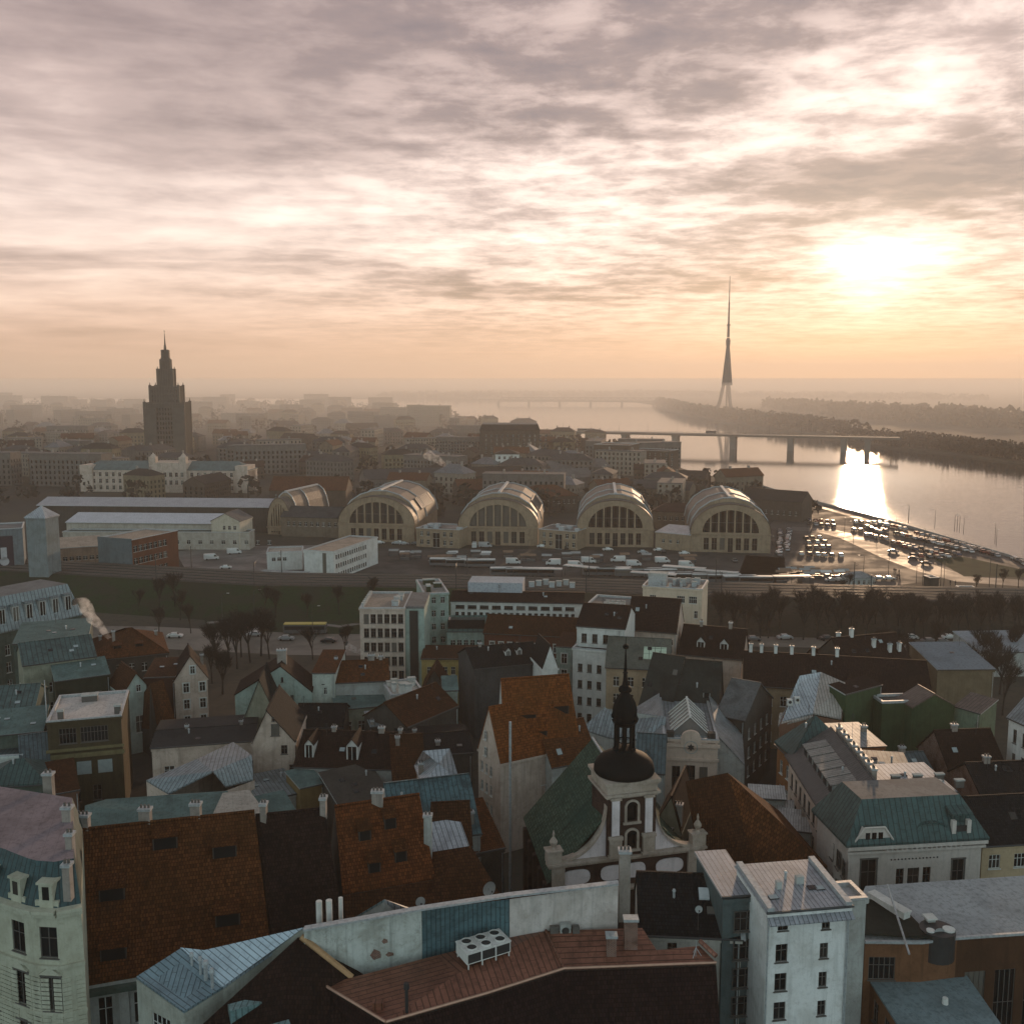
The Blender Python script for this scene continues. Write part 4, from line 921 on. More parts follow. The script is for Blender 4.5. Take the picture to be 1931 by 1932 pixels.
# rows of bare trees along the boulevard in front of the embankment
for x in range(1365, 1935, 22):
    for y in (1207, 1196):
        if rc.random() < .12: continue
        tree(P(x+rc.uniform(-7,7), y+rc.uniform(-3,3), 0), 'bare brown tree in the boulevard row below the right part of the railway embankment', 'bare trees along the boulevard', s=rc.uniform(.95,1.3))
for x, y, s in ((1510,1128,.6),(1600,1118,.6),(1890,1112,.7),(1920,1110,.7),(1590,1122,.5),(1840,1118,.6)): tree(P(x, y, 0), 'small bare tree beyond the railway near the market road', 'small bare trees by the market road', s=s)
for x, y, s in ((455,1240,1.2),(472,1250,1.3),(492,1238,1.2),(430,1252,1.1),(508,1244,1.1),(410,1262,1.1),(590,1245,.8),(651,1238,.8),(447,1262,1.2),(400,1290,1.0),(420,1310,1.0),(300,1200,.8),(262,1158,.7),(340,1170,.9),(360,1195,.8)): tree(P(x, y, 0), 'dark bare tree standing among the old houses left of the office tower', 'dark bare trees left of the office tower', s=s)
for x, y, s in ((300,1150,.9),(330,1145,1.0),(500,1160,.8),(520,1165,.8),(700,1140,.8),(580,1165,.7),(640,1160,.8)): tree(P(x, y, 2), 'dark bare tree on the green railway slope', 'bare trees on the green railway slope', s=s)
for x, y, s in ((1800,1340,1.1),(1830,1320,1.2),(1860,1330,1.2),(1885,1310,1.1),(1760,1240,.9),(1905,1260,1.1),(1700,1250,.8),(1870,1285,1.2),(1850,1270,1.1),(1660,1240,.8),(1890,1350,1.1),(1715,1270,.8)): tree(P(x, y, 0), 'tall bare tree behind the green-walled houses on the right', 'bare trees behind the green-walled houses', s=s)
# leaf-clump masses for woods far off
def clumps(name, label, spots, mat, q=46, leaf=1.6, seed=1):
    r = random.Random(seed); g = MB()
    for (x, y, z, w, h) in spots:
        for k in range(q):
            a, b_, rr = r.uniform(0, 2*pi), math.acos(r.uniform(-.3, 1)), r.uniform(.55, 1)**.5
            c = Vector((x+w*rr*sin(b_)*cos(a), y+w*rr*sin(b_)*sin(a), z+h*.35+h*.65*rr*cos(b_)))
            u = Vector((r.gauss(0,1), r.gauss(0,1), r.gauss(0,.8))).normalized(); v = u.cross(Vector((r.gauss(0,1), r.gauss(0,1), r.gauss(0,1)))).normalized(); s = leaf*r.uniform(.6, 1.4)
            g.poly([c-u*s-v*s*.6, c+u*s-v*s*.5, c+u*s*.7+v*s*.7, c-u*s*.8+v*s*.6])
        g.cyl((x,y,z-1), (x,y,z+h*.6), w*.10, w*.05, 4, 0, False)
    return tag(g.build(name, mat, uv=False), label, None, None, 'stuff')
rs = random.Random(5)
def band(px_pts, n, w, h, depth=60, seed=1):
    """crowns scattered behind a shoreline given in picture points on the ground"""
    c = [P(*q, 0) for q in px_pts]; out = []; Ls = [(b-a).length for a, b in zip(c, c[1:])]; T = sum(Ls)
    for k in range(n):
        t = rs.uniform(0, T); i = 0
        while t > Ls[i] and i < len(Ls)-1: t -= Ls[i]; i += 1
        q = c[i].lerp(c[i+1], t/Ls[i]); s = rs.uniform(.7, 1.25)
        out.append((q.x+rs.uniform(-5,5), q.y+rs.uniform(3, depth), 0, w*s, h*s))
    return out
WOODM = plain('winter_wood', (.032, .026, .02), .95, var=.4, scale=.05)
clumps('riverside_woods', 'bare brown wood lining the far bank of the river from the bridge to the right', band([(1660,840),(1780,850),(1931,868),(2150,905)], 330, 6.5, 13, 150), WOODM, 44, 1.3)
clumps('island_woods', 'hazy wood on the island behind the bridge and the broadcasting tower', band([(1262,766),(1330,786),(1440,802),(1560,818),(1660,830)], 420, 9, 18, 260), WOODM, 40, 2.2, 2)
clumps('far_shore_woods', 'faded woods beyond the river on the right', band([(1560,785),(1750,800),(1931,812),(2200,830)], 420, 14, 24, 500), WOODM, 26, 3.6, 3)
clumps('distant_shore_woods', 'faint woods on the far shore near the horizon', band([(700,752),(1000,750),(1262,748),(1500,752),(1900,756)], 400, 26, 16, 700), WOODM, 18, 5.5, 4)

# ---------------------------------------------------------------- the hazy district beyond the railway
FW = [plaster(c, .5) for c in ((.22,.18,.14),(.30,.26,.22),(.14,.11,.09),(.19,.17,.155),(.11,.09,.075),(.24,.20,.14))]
FR_ = [felt((.07,.06,.055)), felt((.17,.16,.155)), tiles((.11,.05,.03),.6), felt((.10,.095,.095)), seam((.22,.23,.24),1.2,.4), tiles((.06,.035,.03),.6)]
CN = ['ochre','cream','brown','grey','dark brown','sand']; RN = ['dark flat','pale grey','rust red','slate grey','metal','dark tiled']
# far things are copies of a few prototypes: wall (with its windows cut in) > and a roof
def far_proto(kind, L, W_, h, rise, wi, ri):
    root = thing('town_house', 'x', 'house'); w = MB(); gl = MB()
    faces = [((0,0),(1,0),(0,-1),L), ((L,0),(0,1),(1,0),W_), ((L,W_),(-1,0),(0,1),L), ((0,W_),(0,-1),(-1,0),W_)]
    st = max(2, int(h/3.4)); n_ = 0
    for O, U, Nn, wd in faces:
        n = max(2, int(wd/3.0)); hs = []
        for i in range(n):
            for j in range(st): x = wd*(i+.5)/n; z = 1.0+j*3.3; hs.append((x-.6, x+.6, z, min(z+1.9, h-.3)))
        wallface(w, O, U, Nn, wd, 0, h, hs, 0, .3)
        for x0, x1, a, b in hs: w.poly([(O[0]+U[0]*x0-Nn[0]*.3, O[1]+U[1]*x0-Nn[1]*.3, a),(O[0]+U[0]*x1-Nn[0]*.3, O[1]+U[1]*x1-Nn[1]*.3, a),(O[0]+U[0]*x1-Nn[0]*.3, O[1]+U[1]*x1-Nn[1]*.3, b),(O[0]+U[0]*x0-Nn[0]*.3, O[1]+U[1]*x0-Nn[1]*.3, b)], 1)
    r = MB()
    if kind == 'gable':
        w.poly([(L,0,h),(L,W_,h),(L,W_/2,h+rise)]); w.poly([(0,W_,h),(0,0,h),(0,W_/2,h+rise)])
        r.slab([(-.4,-.5,h),(L+.4,-.5,h),(L+.4,W_/2,h+rise+.3),(-.4,W_/2,h+rise+.3)], .3); r.slab([(L+.4,W_+.5,h),(-.4,W_+.5,h),(-.4,W_/2,h+rise+.3),(L+.4,W_/2,h+rise+.3)], .3)
    elif kind == 'hip':
        A, B_, C, D, R0, R1 = (-.5,-.5,h+.05),(L+.5,-.5,h+.05),(L+.5,W_+.5,h+.05),(-.5,W_+.5,h+.05),(W_/2,W_/2,h+rise),(L-W_/2,W_/2,h+rise)
        r.poly([A,B_,R1,R0]); r.poly([B_,C,R1]); r.poly([C,D,R0,R1]); r.poly([D,A,R0]); r.poly([D,C,B_,A])
    else:
        r.box(-.2,-.2,h,L+.2,W_+.2,h+.5)
    r2 = MB()
    for k in range(2): x = L*(.25+.5*k); r2.box(x-.6, W_*.5-.6, h, x+.6, W_*.5+.6, h+rise+1.6)
    w.build('wall', [FW[wi], GLASS], root); r.build('roof', FR_[ri], root); r2.build('chimney', CHIM, root); return root
PROT = [(far_proto(*a), a) for a in (('gable',26,12,13,4,0,2),('flat',34,14,17,1,1,1),('hip',30,14,14,4,3,3),('gable',20,11,10,4,2,5),('hip',24,12,16,4,5,0),('flat',48,13,20,1,3,1),('gable',38,14,12,5,4,0),('hip',20,14,12,5,1,4),('flat',60,12,28,1,1,3))]
used = set(); rf_ = random.Random(21)
def inriver(x, y):
    pts = [(lb0.x, lb0.y)]+[(p.x, p.y) for p in LB]
    for a, b in zip(pts, pts[1:]):
        if min(a[1], b[1]) <= y <= max(a[1], b[1]):
            t = (y-a[1])/((b[1]-a[1]) or 1); return x > a[0]+t*(b[0]-a[0])-22
    return y > pts[-1][1]
keep = []
def far_house(x, y, k, rz, zone, s=1.0):
    proto, a = PROT[k]
    if k in used: o = copy_tree(proto)
    else: o = proto; used.add(k)
    o.location = (x, y, 0); o.rotation_euler = (0,0,rz); o.scale = (s, 1, s)
    kn = {'gable': 'gabled house', 'flat': 'flat-roofed block', 'hip': 'hip-roofed house'}[a[0]]
    tag(o, '%s %s, %s roof, %s' % (CN[a[5]], kn, RN[a[6]], zone), 'house', 'hazy town houses beyond the market halls')
def zone_of(x, y):
    px = HX+FP*x/(y*cos(PITCH)+CZ*sin(PITCH))
    side = 'left of the stepped tower' if px < 270 else 'right of the stepped tower' if px < 560 else 'behind the first market hall' if px < 850 else 'behind the middle market halls' if px < 1150 else 'by the quay before the bridge'
    dist = 'nearest rows' if y < 720 else 'middle rows' if y < 1100 else 'far rows' if y < 1700 else 'faintest rows'
    return side+', '+dist
BLK = []   # rectangles kept free: hand-placed buildings
def free(x, y, r=18):
    return all(not (x0-r < x < x1+r and y0-r < y < y1+r) for x0, y0, x1, y1 in BLK)
BLK += [(-70,800,-270+0,960)] if 0 else [(-350,850,-260,920)]
a = P(150,925,0); BLK.append((a.x-10, a.y-25, a.x+185, a.y+35)); BLK.append((-330,380,-60,560))
y = 560.0; cnt = 0; spots = []
while y < 3300:
    xl = -(y*.56)-60; x = xl
    while x < 420:
        xx, yy = x+rf_.uniform(-9,9), y+rf_.uniform(-9,9)
        if not inriver(xx+18, yy) and not inriver(xx+18, yy+20) and free(xx, yy) and rf_.random() < (.9 if y < 1200 else .72):
            spots.append((xx, yy))
        x += (46 if y < 1100 else 62)*(1+y/4500)
    y += (34 if y < 1100 else 62)*(1+(y-500)/1500)
for xx, yy in spots:
    k = rf_.choice((0,1,2,3,4,5,6,7,0,2,4)) if yy < 1500 else rf_.choice((0,1,2,4,5,6,8,8,5))
    far_house(xx, yy, k, rad(rf_.choice((-9,-9,81,20,-30))+rf_.uniform(-5,5)), zone_of(xx, yy), rf_.uniform(.8,1.1)); cnt += 1
print('far houses', cnt)
ct = []
for k in range(520):
    y = 520+2600*rf_.random()**1.7; x = rf_.uniform(-.56*y-40, 400)
    if inriver(x+5, y) or not free(x, y, 2): continue
    s = 1+(y-500)/2200; ct.append((x, y, 0, rf_.uniform(4,8)*s, rf_.uniform(9,15)*s**.6))
clumps('city_trees', 'dark bare tree crowns between the hazy houses beyond the market', ct, WOODM, 40, 1.7, 9)
# quay-side hillock of houses and sheds running down to the river before the bridge
G = dict(group='buildings beyond the market halls')
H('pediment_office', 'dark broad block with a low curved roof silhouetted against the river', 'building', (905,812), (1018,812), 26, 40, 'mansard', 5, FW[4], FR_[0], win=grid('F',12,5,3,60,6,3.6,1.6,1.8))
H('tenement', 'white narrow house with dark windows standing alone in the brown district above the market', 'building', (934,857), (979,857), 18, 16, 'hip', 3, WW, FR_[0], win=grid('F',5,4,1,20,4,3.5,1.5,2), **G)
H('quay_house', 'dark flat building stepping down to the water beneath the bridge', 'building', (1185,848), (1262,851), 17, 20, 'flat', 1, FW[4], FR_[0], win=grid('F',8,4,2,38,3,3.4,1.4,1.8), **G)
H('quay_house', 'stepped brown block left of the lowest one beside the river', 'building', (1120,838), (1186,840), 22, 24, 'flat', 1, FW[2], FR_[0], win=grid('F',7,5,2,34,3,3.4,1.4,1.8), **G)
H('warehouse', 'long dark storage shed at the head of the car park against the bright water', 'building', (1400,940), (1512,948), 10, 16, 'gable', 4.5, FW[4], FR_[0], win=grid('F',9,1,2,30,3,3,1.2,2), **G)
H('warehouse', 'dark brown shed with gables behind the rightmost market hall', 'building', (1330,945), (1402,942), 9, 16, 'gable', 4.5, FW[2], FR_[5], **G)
for e0, e1, ze, w_, kd, rs_, wl, rf2, t in (
 ((508,925),(652,925),13,22,'gable',6,FW[2],FR_[2],'long dark brown tiled block behind the narrow vaulted hall'),
 ((530,975),(655,978),9,14,'gable',4,FW[0],FR_[3],'low cream row with many windows beside the narrow vaulted hall'),
 ((690,905),(850,900),10,24,'gable',5,FW[3],FR_[3],'long grey-roofed warehouse behind the first market hall'),
 ((865,925),(980,922),9,20,'gable',5,FW[2],FR_[2],'long brown warehouse between the first and second halls'),
 ((860,900),(990,897),10,22,'gable',5,FW[4],FR_[0],'dark long warehouse with a bright skylight strip'),
 ((985,938),(1090,935),9,20,'hip',5,FW[4],FR_[2],'dark brown warehouse between the second and third halls'),
 ((1000,905),(1120,900),9,20,'gable',5,FW[3],FR_[1],'pale roofed shed above the third market hall'),
 ((1040,885),(1150,880),9,18,'gable',5,FW[3],FR_[1],'pale roofed shed near the quay houses'),
 ((1175,920),(1300,925),8,20,'gable',4,FW[0],FR_[3],'low shed between the third and fourth halls'),
 ((1230,965),(1330,968),8,12,'hip',3.5,FW[0],FR_[5],'ochre house between the third and fourth halls'),
 ((1240,900),(1330,903),8,18,'gable',4,FW[4],FR_[0],'dark shed row above the fourth hall')):
    H('warehouse', t, 'building', e0, e1, ze, w_, kd, rs_, wl, rf2, win=grid('F',10,1,2,30,ze-4,3,1.3,1.9), **G)
# the long white office palace before the stepped tower
o = H('office_palace', 'long white palace with rows of dark windows in front of the stepped tower', 'building', (152,886), (468,888), 14, 18, 'hip', 5, WP, felt((.16,.20,.20)), win=grid('F',24,3,2,104,1.5,4.2,1.7,2.6), zb=0)
bb = MB(); Lq = o['L']; bb.box(Lq*.42,-2,0,Lq*.64,16,19); bb.build('centre_wing', WP, o['root'])
for k in range(6): window(o['root'], (Lq*(.445+.034*k), -2.2, 10), 0, 1.7, 2.8, 0); window(o['root'], (Lq*(.445+.034*k), -2.2, 5), 0, 1.7, 2.8, 0)
for k in (.42,.60):
    b = MB(); b.box(Lq*k,-2.4,19,Lq*(k+.04),2,22.5); b.cyl((Lq*(k+.02),0,22.5), (Lq*(k+.02),0,25), 2.2, .2, 8); b.build('turret', WP, o['root'])
for sgn, px in ((0,152),(1,448)):
    b = MB(); x0 = 0 if sgn == 0 else Lq-8; b.box(x0,-1.2,0,x0+8,14,17); b.build('end_pavilion', WP, o['root'])
# station sheds
WST = plaster((.45,.41,.36), .45)
H('station_shed', 'long station shed with a pale lilac roof strip behind another', 'station shed', (70,953), (515,957), 12, 10, 'shed', 2.6, WD, felt((.42,.39,.40),.25), over=.8, group='long station sheds')
H('station_shed', 'long white-roofed station shed with a cream wall, in front of the narrower strip', 'station shed', (125,985), (420,988), 10, 11, 'shed', 2.6, WST, felt((.52,.50,.52),.2), over=.8, win=grid('F',30,1,2,80,6.2,3,1.2,1.2), group='long station sheds')
H('station_annexe', 'low green-grey flat annexe along the white-roofed station shed', 'building', (118,1003), (470,1004), 7.5, 8, 'flat', 1, WST, felt((.14,.16,.14)), win=grid('F',18,1,2,90,2.4,3,1.5,1.6))
o = H('station_end_house', 'cream end house with round gable and nine small windows closing the station shed', 'building', (398,983), (452,984), 12, 14, 'gablef', 3.2, plaster((.52,.46,.38),.4), FR_[1], win=grid('F',3,3,4.5,11.5,1.2,3.6,1.1,1.7)+grid('R',3,2,2,12,2,3.6,1.1,1.7), over=.3)
H('station_low_wing', 'low brown-roofed brick wing between the station sheds and the grey box', 'building', (110,1035), (190,1030), 7, 14, 'shed', 2, plaster((.30,.22,.17)), felt((.42,.34,.28)), win=grid('F',8,1,1,20,2,3,1.6,1.6))
o = H('glazed_office', 'box building with blank grey side and rust-red glazed bands', 'building', (248,1019), (335,1001), 15.5, 15, 'flat', 1, [plaster((.20,.09,.055),.4)][0], felt((.36,.30,.25)), win=grid('F',7,3,.5,18,2.2,4.4,2.0,2.2))
b = MB(); b.box(-.25,-.1,0,-.02,15.1,15.9); b.build('blank_side', plaster((.16,.19,.20),.4), o['root'])
# building with the poster and its tower
o = H('poster_building', 'grey flat building at the left edge carrying a dark poster with a pale figure shape', 'building', (-70,1002), (42,996), 20, 16, 'flat', 1, plaster((.22,.24,.25)), FLATG)
Lq = o['L']; b = MB(); b.box(Lq-10.5,-.12,7,Lq-3.2,-.02,17.5,0); b.cyl((Lq-6.2,-.14,8.6), (Lq-6.2,-.20,8.6), 1.5, 1.5, 12, 1); b.box(Lq-7.2,-.2,9,Lq-5.3,-.14,13.5,1); b.box(Lq-13,-.12,7,Lq-10.7,-.02,17.5,2)
b.build('poster', [plain('poster_dark', (.035,.02,.03), .6), plain('poster_pale', (.45,.42,.42), .6), plain('poster_rose', (.30,.14,.14), .6)], o['root'])
H('clock_tower', 'plain grey square tower with a pale domed cap beside the poster building', 'tower', (48,977), (85,978), 26, 7, 'hip', 3.5, plaster((.24,.26,.26)), SL)
# white office block with many windows and its wing
o = H('office_block', 'white three-storey office block with long window bands beside the embankment', 'building', (629,1041), (712,1013), 10.5, 12, 'flat', 1, WW, felt((.36,.30,.25)), over=.2, win=grid('F',14,3,1.2,26,.9,3.3,1.15,1.5), frame=FRAMED)
b = MB(); b.box(-.12,3,.5,-.02,4.4,9.8); b.build('stair_window', GLASS, o['root'])
H('office_wing', 'small white wing with three windows left of the white office block', 'building', (503,1042), (570,1040), 7, 12, 'flat', 1, WW, felt((.40,.36,.32)), win=grid('F',3,1,1.5,7.5,3.6,3,1.3,1.3))
H('garden_store', 'low pale curved store at the foot of the small white wing', 'building', (478,1088), (566,1092), 2.6, 8, 'shed', .8, WW, felt((.36,.36,.35)))
H('kiosk', 'tiny grey kiosk with pitched roof beside the market road', 'kiosk', z4(680,1445), z4(850,1440), 3.2, 6, 'hip', 1.6, WG, felt((.3,.3,.3)), win=grid('F',5,1,.5,10,1,2,.9,1.4))
H('kiosk', 'small tan hut with two windows beyond the railway at the right', 'kiosk', z4(1480,1520), z4(1600,1522), 3.2, 5, 'flat', 1, WP, felt((.3,.27,.24)), win=grid('F',2,1,1,6,1,2,.9,1.2))
H('kiosk', 'square dark kiosk standing on the bright wet road', 'kiosk', z4(1257,1440), z4(1320,1438), 3.6, 4, 'flat', 1, WD, felt((.2,.18,.16)))
for q, t, h in ((z4(1098,1045),'',7),(z4(1288,1090),'',9),(z4(1430,1110),'',8),(z4(1448,1112),'',8),(z4(1465,1118),'',8),(z4(1495,1130),'',8),(z4(1720,1200),'',9),(z4(955,1420),'',12),(z4(1200,1500),'',11),(z4(1330,1500),'',10),(z4(1352,1515),'',10),(z4(1680,1505),'',12),(z4(705,1170),'',8),(z4(640,1115),'',7),(z4(868,1170),'',8),(z4(1010,1110),'',7),(z4(1212,1240),'',9),(z4(1730,1215),'',7),(z4(370,1120),'',6),(z4(398,1120),'',6),(z4(120,1280),'',8),(z4(775,1440),'',8),(z4(1155,1480),'',6)):
    lamp(q, 'slim lamp post standing in the car park or along the market road', rc.uniform(0,6), h)
for i, q in enumerate(((590,1205),(420,1178),(480,1170))): lamp(q, ('pale lamp on the boulevard below the green slope, nearest the office tower','lamp before the green slope, leftmost of three','middle lamp of three before the green slope')[i], 0, 9, 'lamps before the green slope')
# people crossing the bright road
def person(px, label, coat=(.03,.03,.035)):
    o = thing('person', label, 'person', P(*px, .02), 0, 'people walking on the market road'); g = MB()
    for s in (-1, 1): g.cyl((s*.11,s*.12,0), (s*.09,0,.88), .075, .10, 7)
    g.lathe((0,0), [(.17,.84),(.20,1.0),(.17,1.18),(.22,1.42),(.08,1.50),(.06,1.54),(.10,1.60),(.11,1.70),(.07,1.79),(.01,1.81)], 9)
    for s in (-1, 1): g.cyl((s*.23,0,1.40), (s*.28,.05,1.08), .055, .045, 6); g.cyl((s*.28,.05,1.08), (s*.26,-.05,.82), .045, .035, 6)
    g.build('person_body', plain('dark_coat', coat, .9), o, smooth=True); return o
for q, t in (((996,1402),'person in a dark coat walking beside another on the bright road'),((1008,1405),'person in a dark coat, right one of the pair on the bright road'),((1032,1415),'lone person in dark clothes just right of the pair on the road'),((1022,1445),'person in dark clothes lower down the road by the bus stop'),((1034,1450),'second person lower down the road by the bus stop'),((1400,1492),'person in a dark coat walking on the wet verge road'),((1437,1495),'person in dark clothes ahead on the wet verge road')): person(z4(*q), t)
# ---------------------------------------------------------------- old town, middle distance
# office tower and the white complex
o = H('office_tower', 'pink-grey four-storey office tower with six window columns and dark glass side', 'office building', (678,1147), (763,1147), 21, 17, 'flat', 1, WP, felt((.34,.29,.25)), win=grid('F',6,6,.7,9.9,1.2,3.25,1.15,2.1,1), frame=FRAMED)
Lq = o['L']; b = MB(); b.box(Lq+.02,.8,0,Lq+4.3,16,20.6,0); b.box(Lq+1.0,.6,0,Lq+2.9,.8,20.2,1); b.box(Lq+.02,.9,20.6,Lq+4.3,16,21.1,2); b.build('stair_wing', [WLG, GLASS, FLATG], o['root'])
def units(o, spots, mat=None, name='roof_unit', z=None):
    for (x, y, w, d, h) in spots:
        b = MB(); zz = o['ze'] if z is None else z; b.box(x, y, zz-.4, x+w, y+d, zz+h*.75, 0); b.box(x-.08, y-.08, zz+h*.75, x+w+.08, y+d+.08, zz+h, 1); b.build(name, [mat or LEAD, WG], o['root'])
units(o, [(7,6,1.2,1,1.2),(7.2,9,1.5,1,.8),(6.8,3.2,1.5,1.2,.9),(7.4,12,1.2,1,1)]+[(.2,2+k*2,.5,.9,.7) for k in range(7)])
GG = 'white office complex around the old court'
o = H('office_complex', 'tall white corner block with two window columns and roof garden', 'office building', (800,1120), (846,1118), 20, 17, 'flat', 1, WLG, felt((.30,.28,.26)), win=grid('F',2,6,1.2,5.6,1.0,3.3,.9,1.5), group=GG)
units(o, [(1,3,1,2,1.4),(3.4,8,2,1,.9),(1.2,12,3,1.2,1.1)], plain('planting', (.03,.04,.02), .95))
o = H('office_complex', 'lower white front with a green glazed attic, joined to the corner block', 'office building', (843,1192), (915,1192), 12, 10, 'shed', 3.0, WLG, seam((.16,.26,.24),1.2,.3), win=grid('F',5,3,.6,8.4,1.6,3.4,.95,1.6), group=GG, ry=1163)
b = MB(); b.box(.1,1.2,12.2,o['L']-.1,4,14.6,0); b.build('glazed_attic', GLASS, o['root'])
o = H('office_complex', 'long white upper block with paired square windows under a brown tiled roof strip', 'office building', (850,1134), (1100,1139), 17, 13, 'gable', 3.6, WW, TD, rf=.35, win=grid('F',10,1,.8,31,15.1,3.3,2.2,.95,4)+grid('F',20,1,.8,31,12.8,3.3,.85,1.5), group=GG, frame=FRAMED, ry=1118)
b = MB(); b.box(3.8,4.0,17,17.5,12,21.0); b.build('metal_roof_box', felt((.40,.41,.43),.2), o['root'])
units(o, [(19+k*1.7,6+(k%3)*1.6,1.3,1,1.0) for k in range(7)], z=20)
H('office_complex', 'brown-red tiled front building with white framed windows below the long white block', 'building', (913,1194), (1083,1202), 13, 13, 'gable', 4.2, plaster((.16,.07,.045)), TB, rf=.4, win=grid('F',9,3,.8,20,2.2,3.4,1.0,2.0,2), group=GG, ry=1164)
H('yellow_house', 'ochre yellow house with dark roof strip below the white complex', 'house', (795,1243), (908,1243), 11, 9, 'shed', 1.6, WY, TB, over=.6, win=grid('F',7,3,.8,13,.8,3.3,.95,1.8,1), ry=1228)
H('brown_house', 'small dark rust gabled house tucked in front of the ochre yellow house', 'house', (797,1300), (842,1300), 8, 8, 'gablef', 4, WD, TB)
o = H('grey_tenement', 'tall pale grey tenement with three window columns beside the skylit roof', 'house', (1080,1222), (1146,1228), 17, 9, 'flat', 1, WW, TD, win=grid('F',3,4,.6,6.6,1.6,3.5,.95,1.7,1), frame=FRAMED)
H('set_back_storey', 'white set-back storey with four windows under a dark sloping roof above the grey tenement', 'house', (1088,1181), (1178,1187), 21, 14, 'gable', 5, WW, TD, rf=.55, win=grid('F',4,2,.4,9.4,17.6,-3.4,1.1,1.9,1)+grid('F',4,1,.4,9.4,14.0,3,1.1,2.2,1), frame=FRAMED, ry=1142)
o = H('roof_terrace_block', 'grey flat block covered with white ventilation pots behind the dark sloping roof', 'building', (1100,1146), (1185,1152), 20.5, 14, 'flat', 1, WG, felt((.22,.21,.2)))
units(o, [(4+1.2*(k%4),1+2.2*(k//4),.8,.7,.8) for k in range(12)], WW)
H('brown_roof_house', 'house with a big dark brown tiled roof between white party walls', 'house', (1182,1186), (1276,1193), 17.2, 11, 'gable', 6.2, WP, TD, rake=.1, win=grid('F',4,1,.5,11,14.2,3,.9,1.2), ry=1129)
o = H('white_block', 'white modern block crowded with rooftop machinery, right of the brown roof', 'office building', (1212,1105), (1324,1112), 20, 12, 'flat', 1, plaster((.55,.47,.38),.3), felt((.3,.28,.26)), win=[('F',9.6,16.2,2.0,1.8,4),('F',12.6,16.2,2.0,1.8,4),('F',2.6,16.2,1.6,1.6,4),('F',13.4,12.5,.9,1.9,1),('F',13.4,8.6,.9,1.9,1)])
units(o, [(1,2,4.5,3,3.0)]+[(random.uniform(3,13),random.uniform(1,9),random.uniform(.6,1.4),.8,random.uniform(.6,1.5)) for k in range(18)])
o = H('dormer_house', 'dark brown tiled house with two pale dormers, right of the white machinery block', 'house', (1280,1233), (1399,1244), 13, 10, 'gable', 6.4, WP, TD, rf=.62, chim=((.28,.62,1.3,.8,.7),(.75,.62,1.5,.9,.8)), dorm=((.33,14.2,1.7,1.4,'gable',WW),(.70,14.2,1.7,1.4,'gable',WW)), win=grid('R',2,2,2,9,6,3.3,.9,1.4), ry=1184)
o = H('skylit_house', 'tan house with mossy grey roof and a large pale green skylight', 'house', (1143,1258), (1262,1264), 15, 13, 'gable', 4.0, plaster((.40,.31,.22)), felt((.15,.15,.13)), win=grid('F',4,3,.6,12,4.2,3.5,1.1,1.9), ry=1205)
sk = MB(); k1 = 4.0/6.5
for i in range(4):
    for j in range(3):
        x0, y0 = 7.2+i*1.15, 1.8+j*1.25; sk.slab([(x0,y0,15.45+y0*k1),(x0+1.05,y0,15.45+y0*k1),(x0+1.05,y0+1.15,15.45+(y0+1.15)*k1),(x0,y0+1.15,15.45+(y0+1.15)*k1)], .12)
sk.build('skylight', plain('skylight_panel', (.42,.50,.38), .25), o['root'])
o = H('slate_house', 'long dark slate-roofed house with soot-dark walls behind the huge orange roof', 'house', (895,1262), (1022,1250), 14.5, 12, 'gable', 5, plaster((.10,.10,.10),.6), TK, dorm=((.55,15.6,1.1,1.2,'gable',WW),(.72,15.6,1.1,1.2,'gable',WW)), chim=((.2,.5,1,.8,.7),), ry=1218)
H('white_gable_house', 'slim white blank gable at the right end of the dark slate roof', 'house', (1023,1262), (1052,1260), 15.5, 9, 'gablef', 5, WW, TK, over=.05, rake=.05, ry=1208)
o = H('narrow_white_house', 'narrow white house with tall framed windows squeezed beside the grey tenement', 'house', (1049,1220), (1080,1222), 15.6, 8, 'shed', 1, WLG, TB, win=grid('F',1,4,.3,3.1,1.5,3.5,1.2,2.2,2))
# big orange-roofed warehouse and its neighbours
o = slope_house('orange_roof_house', 'tall old house with a huge orange tiled roof and four hatch dormers', 'house', (944,1282,25.4), (1073,1273,25.4), (1097,1416,14), (952,1440,14), WG, TO, win=[(0,f,z,1.1,1.7,1) for f in (.12,.3,.5,.7,.88) for z in (9.5,5.5)])
for fx, fy, w, h in ((.34,.56,2.5,1.6),(.80,.50,2.5,1.6),(.18,.80,1.7,1.3),(.50,.76,1.7,1.3)): hatch(o, fx, fy, w, h, TO)
H('gable_slice_house', 'narrow cream stepped gable front at the left end of the orange roof', 'house', (902,1412), (944,1440), 14.5, 9, 'gablef', 7.5, WP, TO, win=grid('F',3,4,.5,4.8,2,3.1,.7,1.6,1)+grid('F',1,2,1.6,3.6,14.2,2.6,.7,1.4,1), over=.1, rake=.1)
H('low_tiled_house', 'low rust tiled roof below the end of the orange roof, beside the green church roof', 'house', (1042,1448), (1125,1432), 13, 9, 'gable', 5, WG, TR, over=.2)
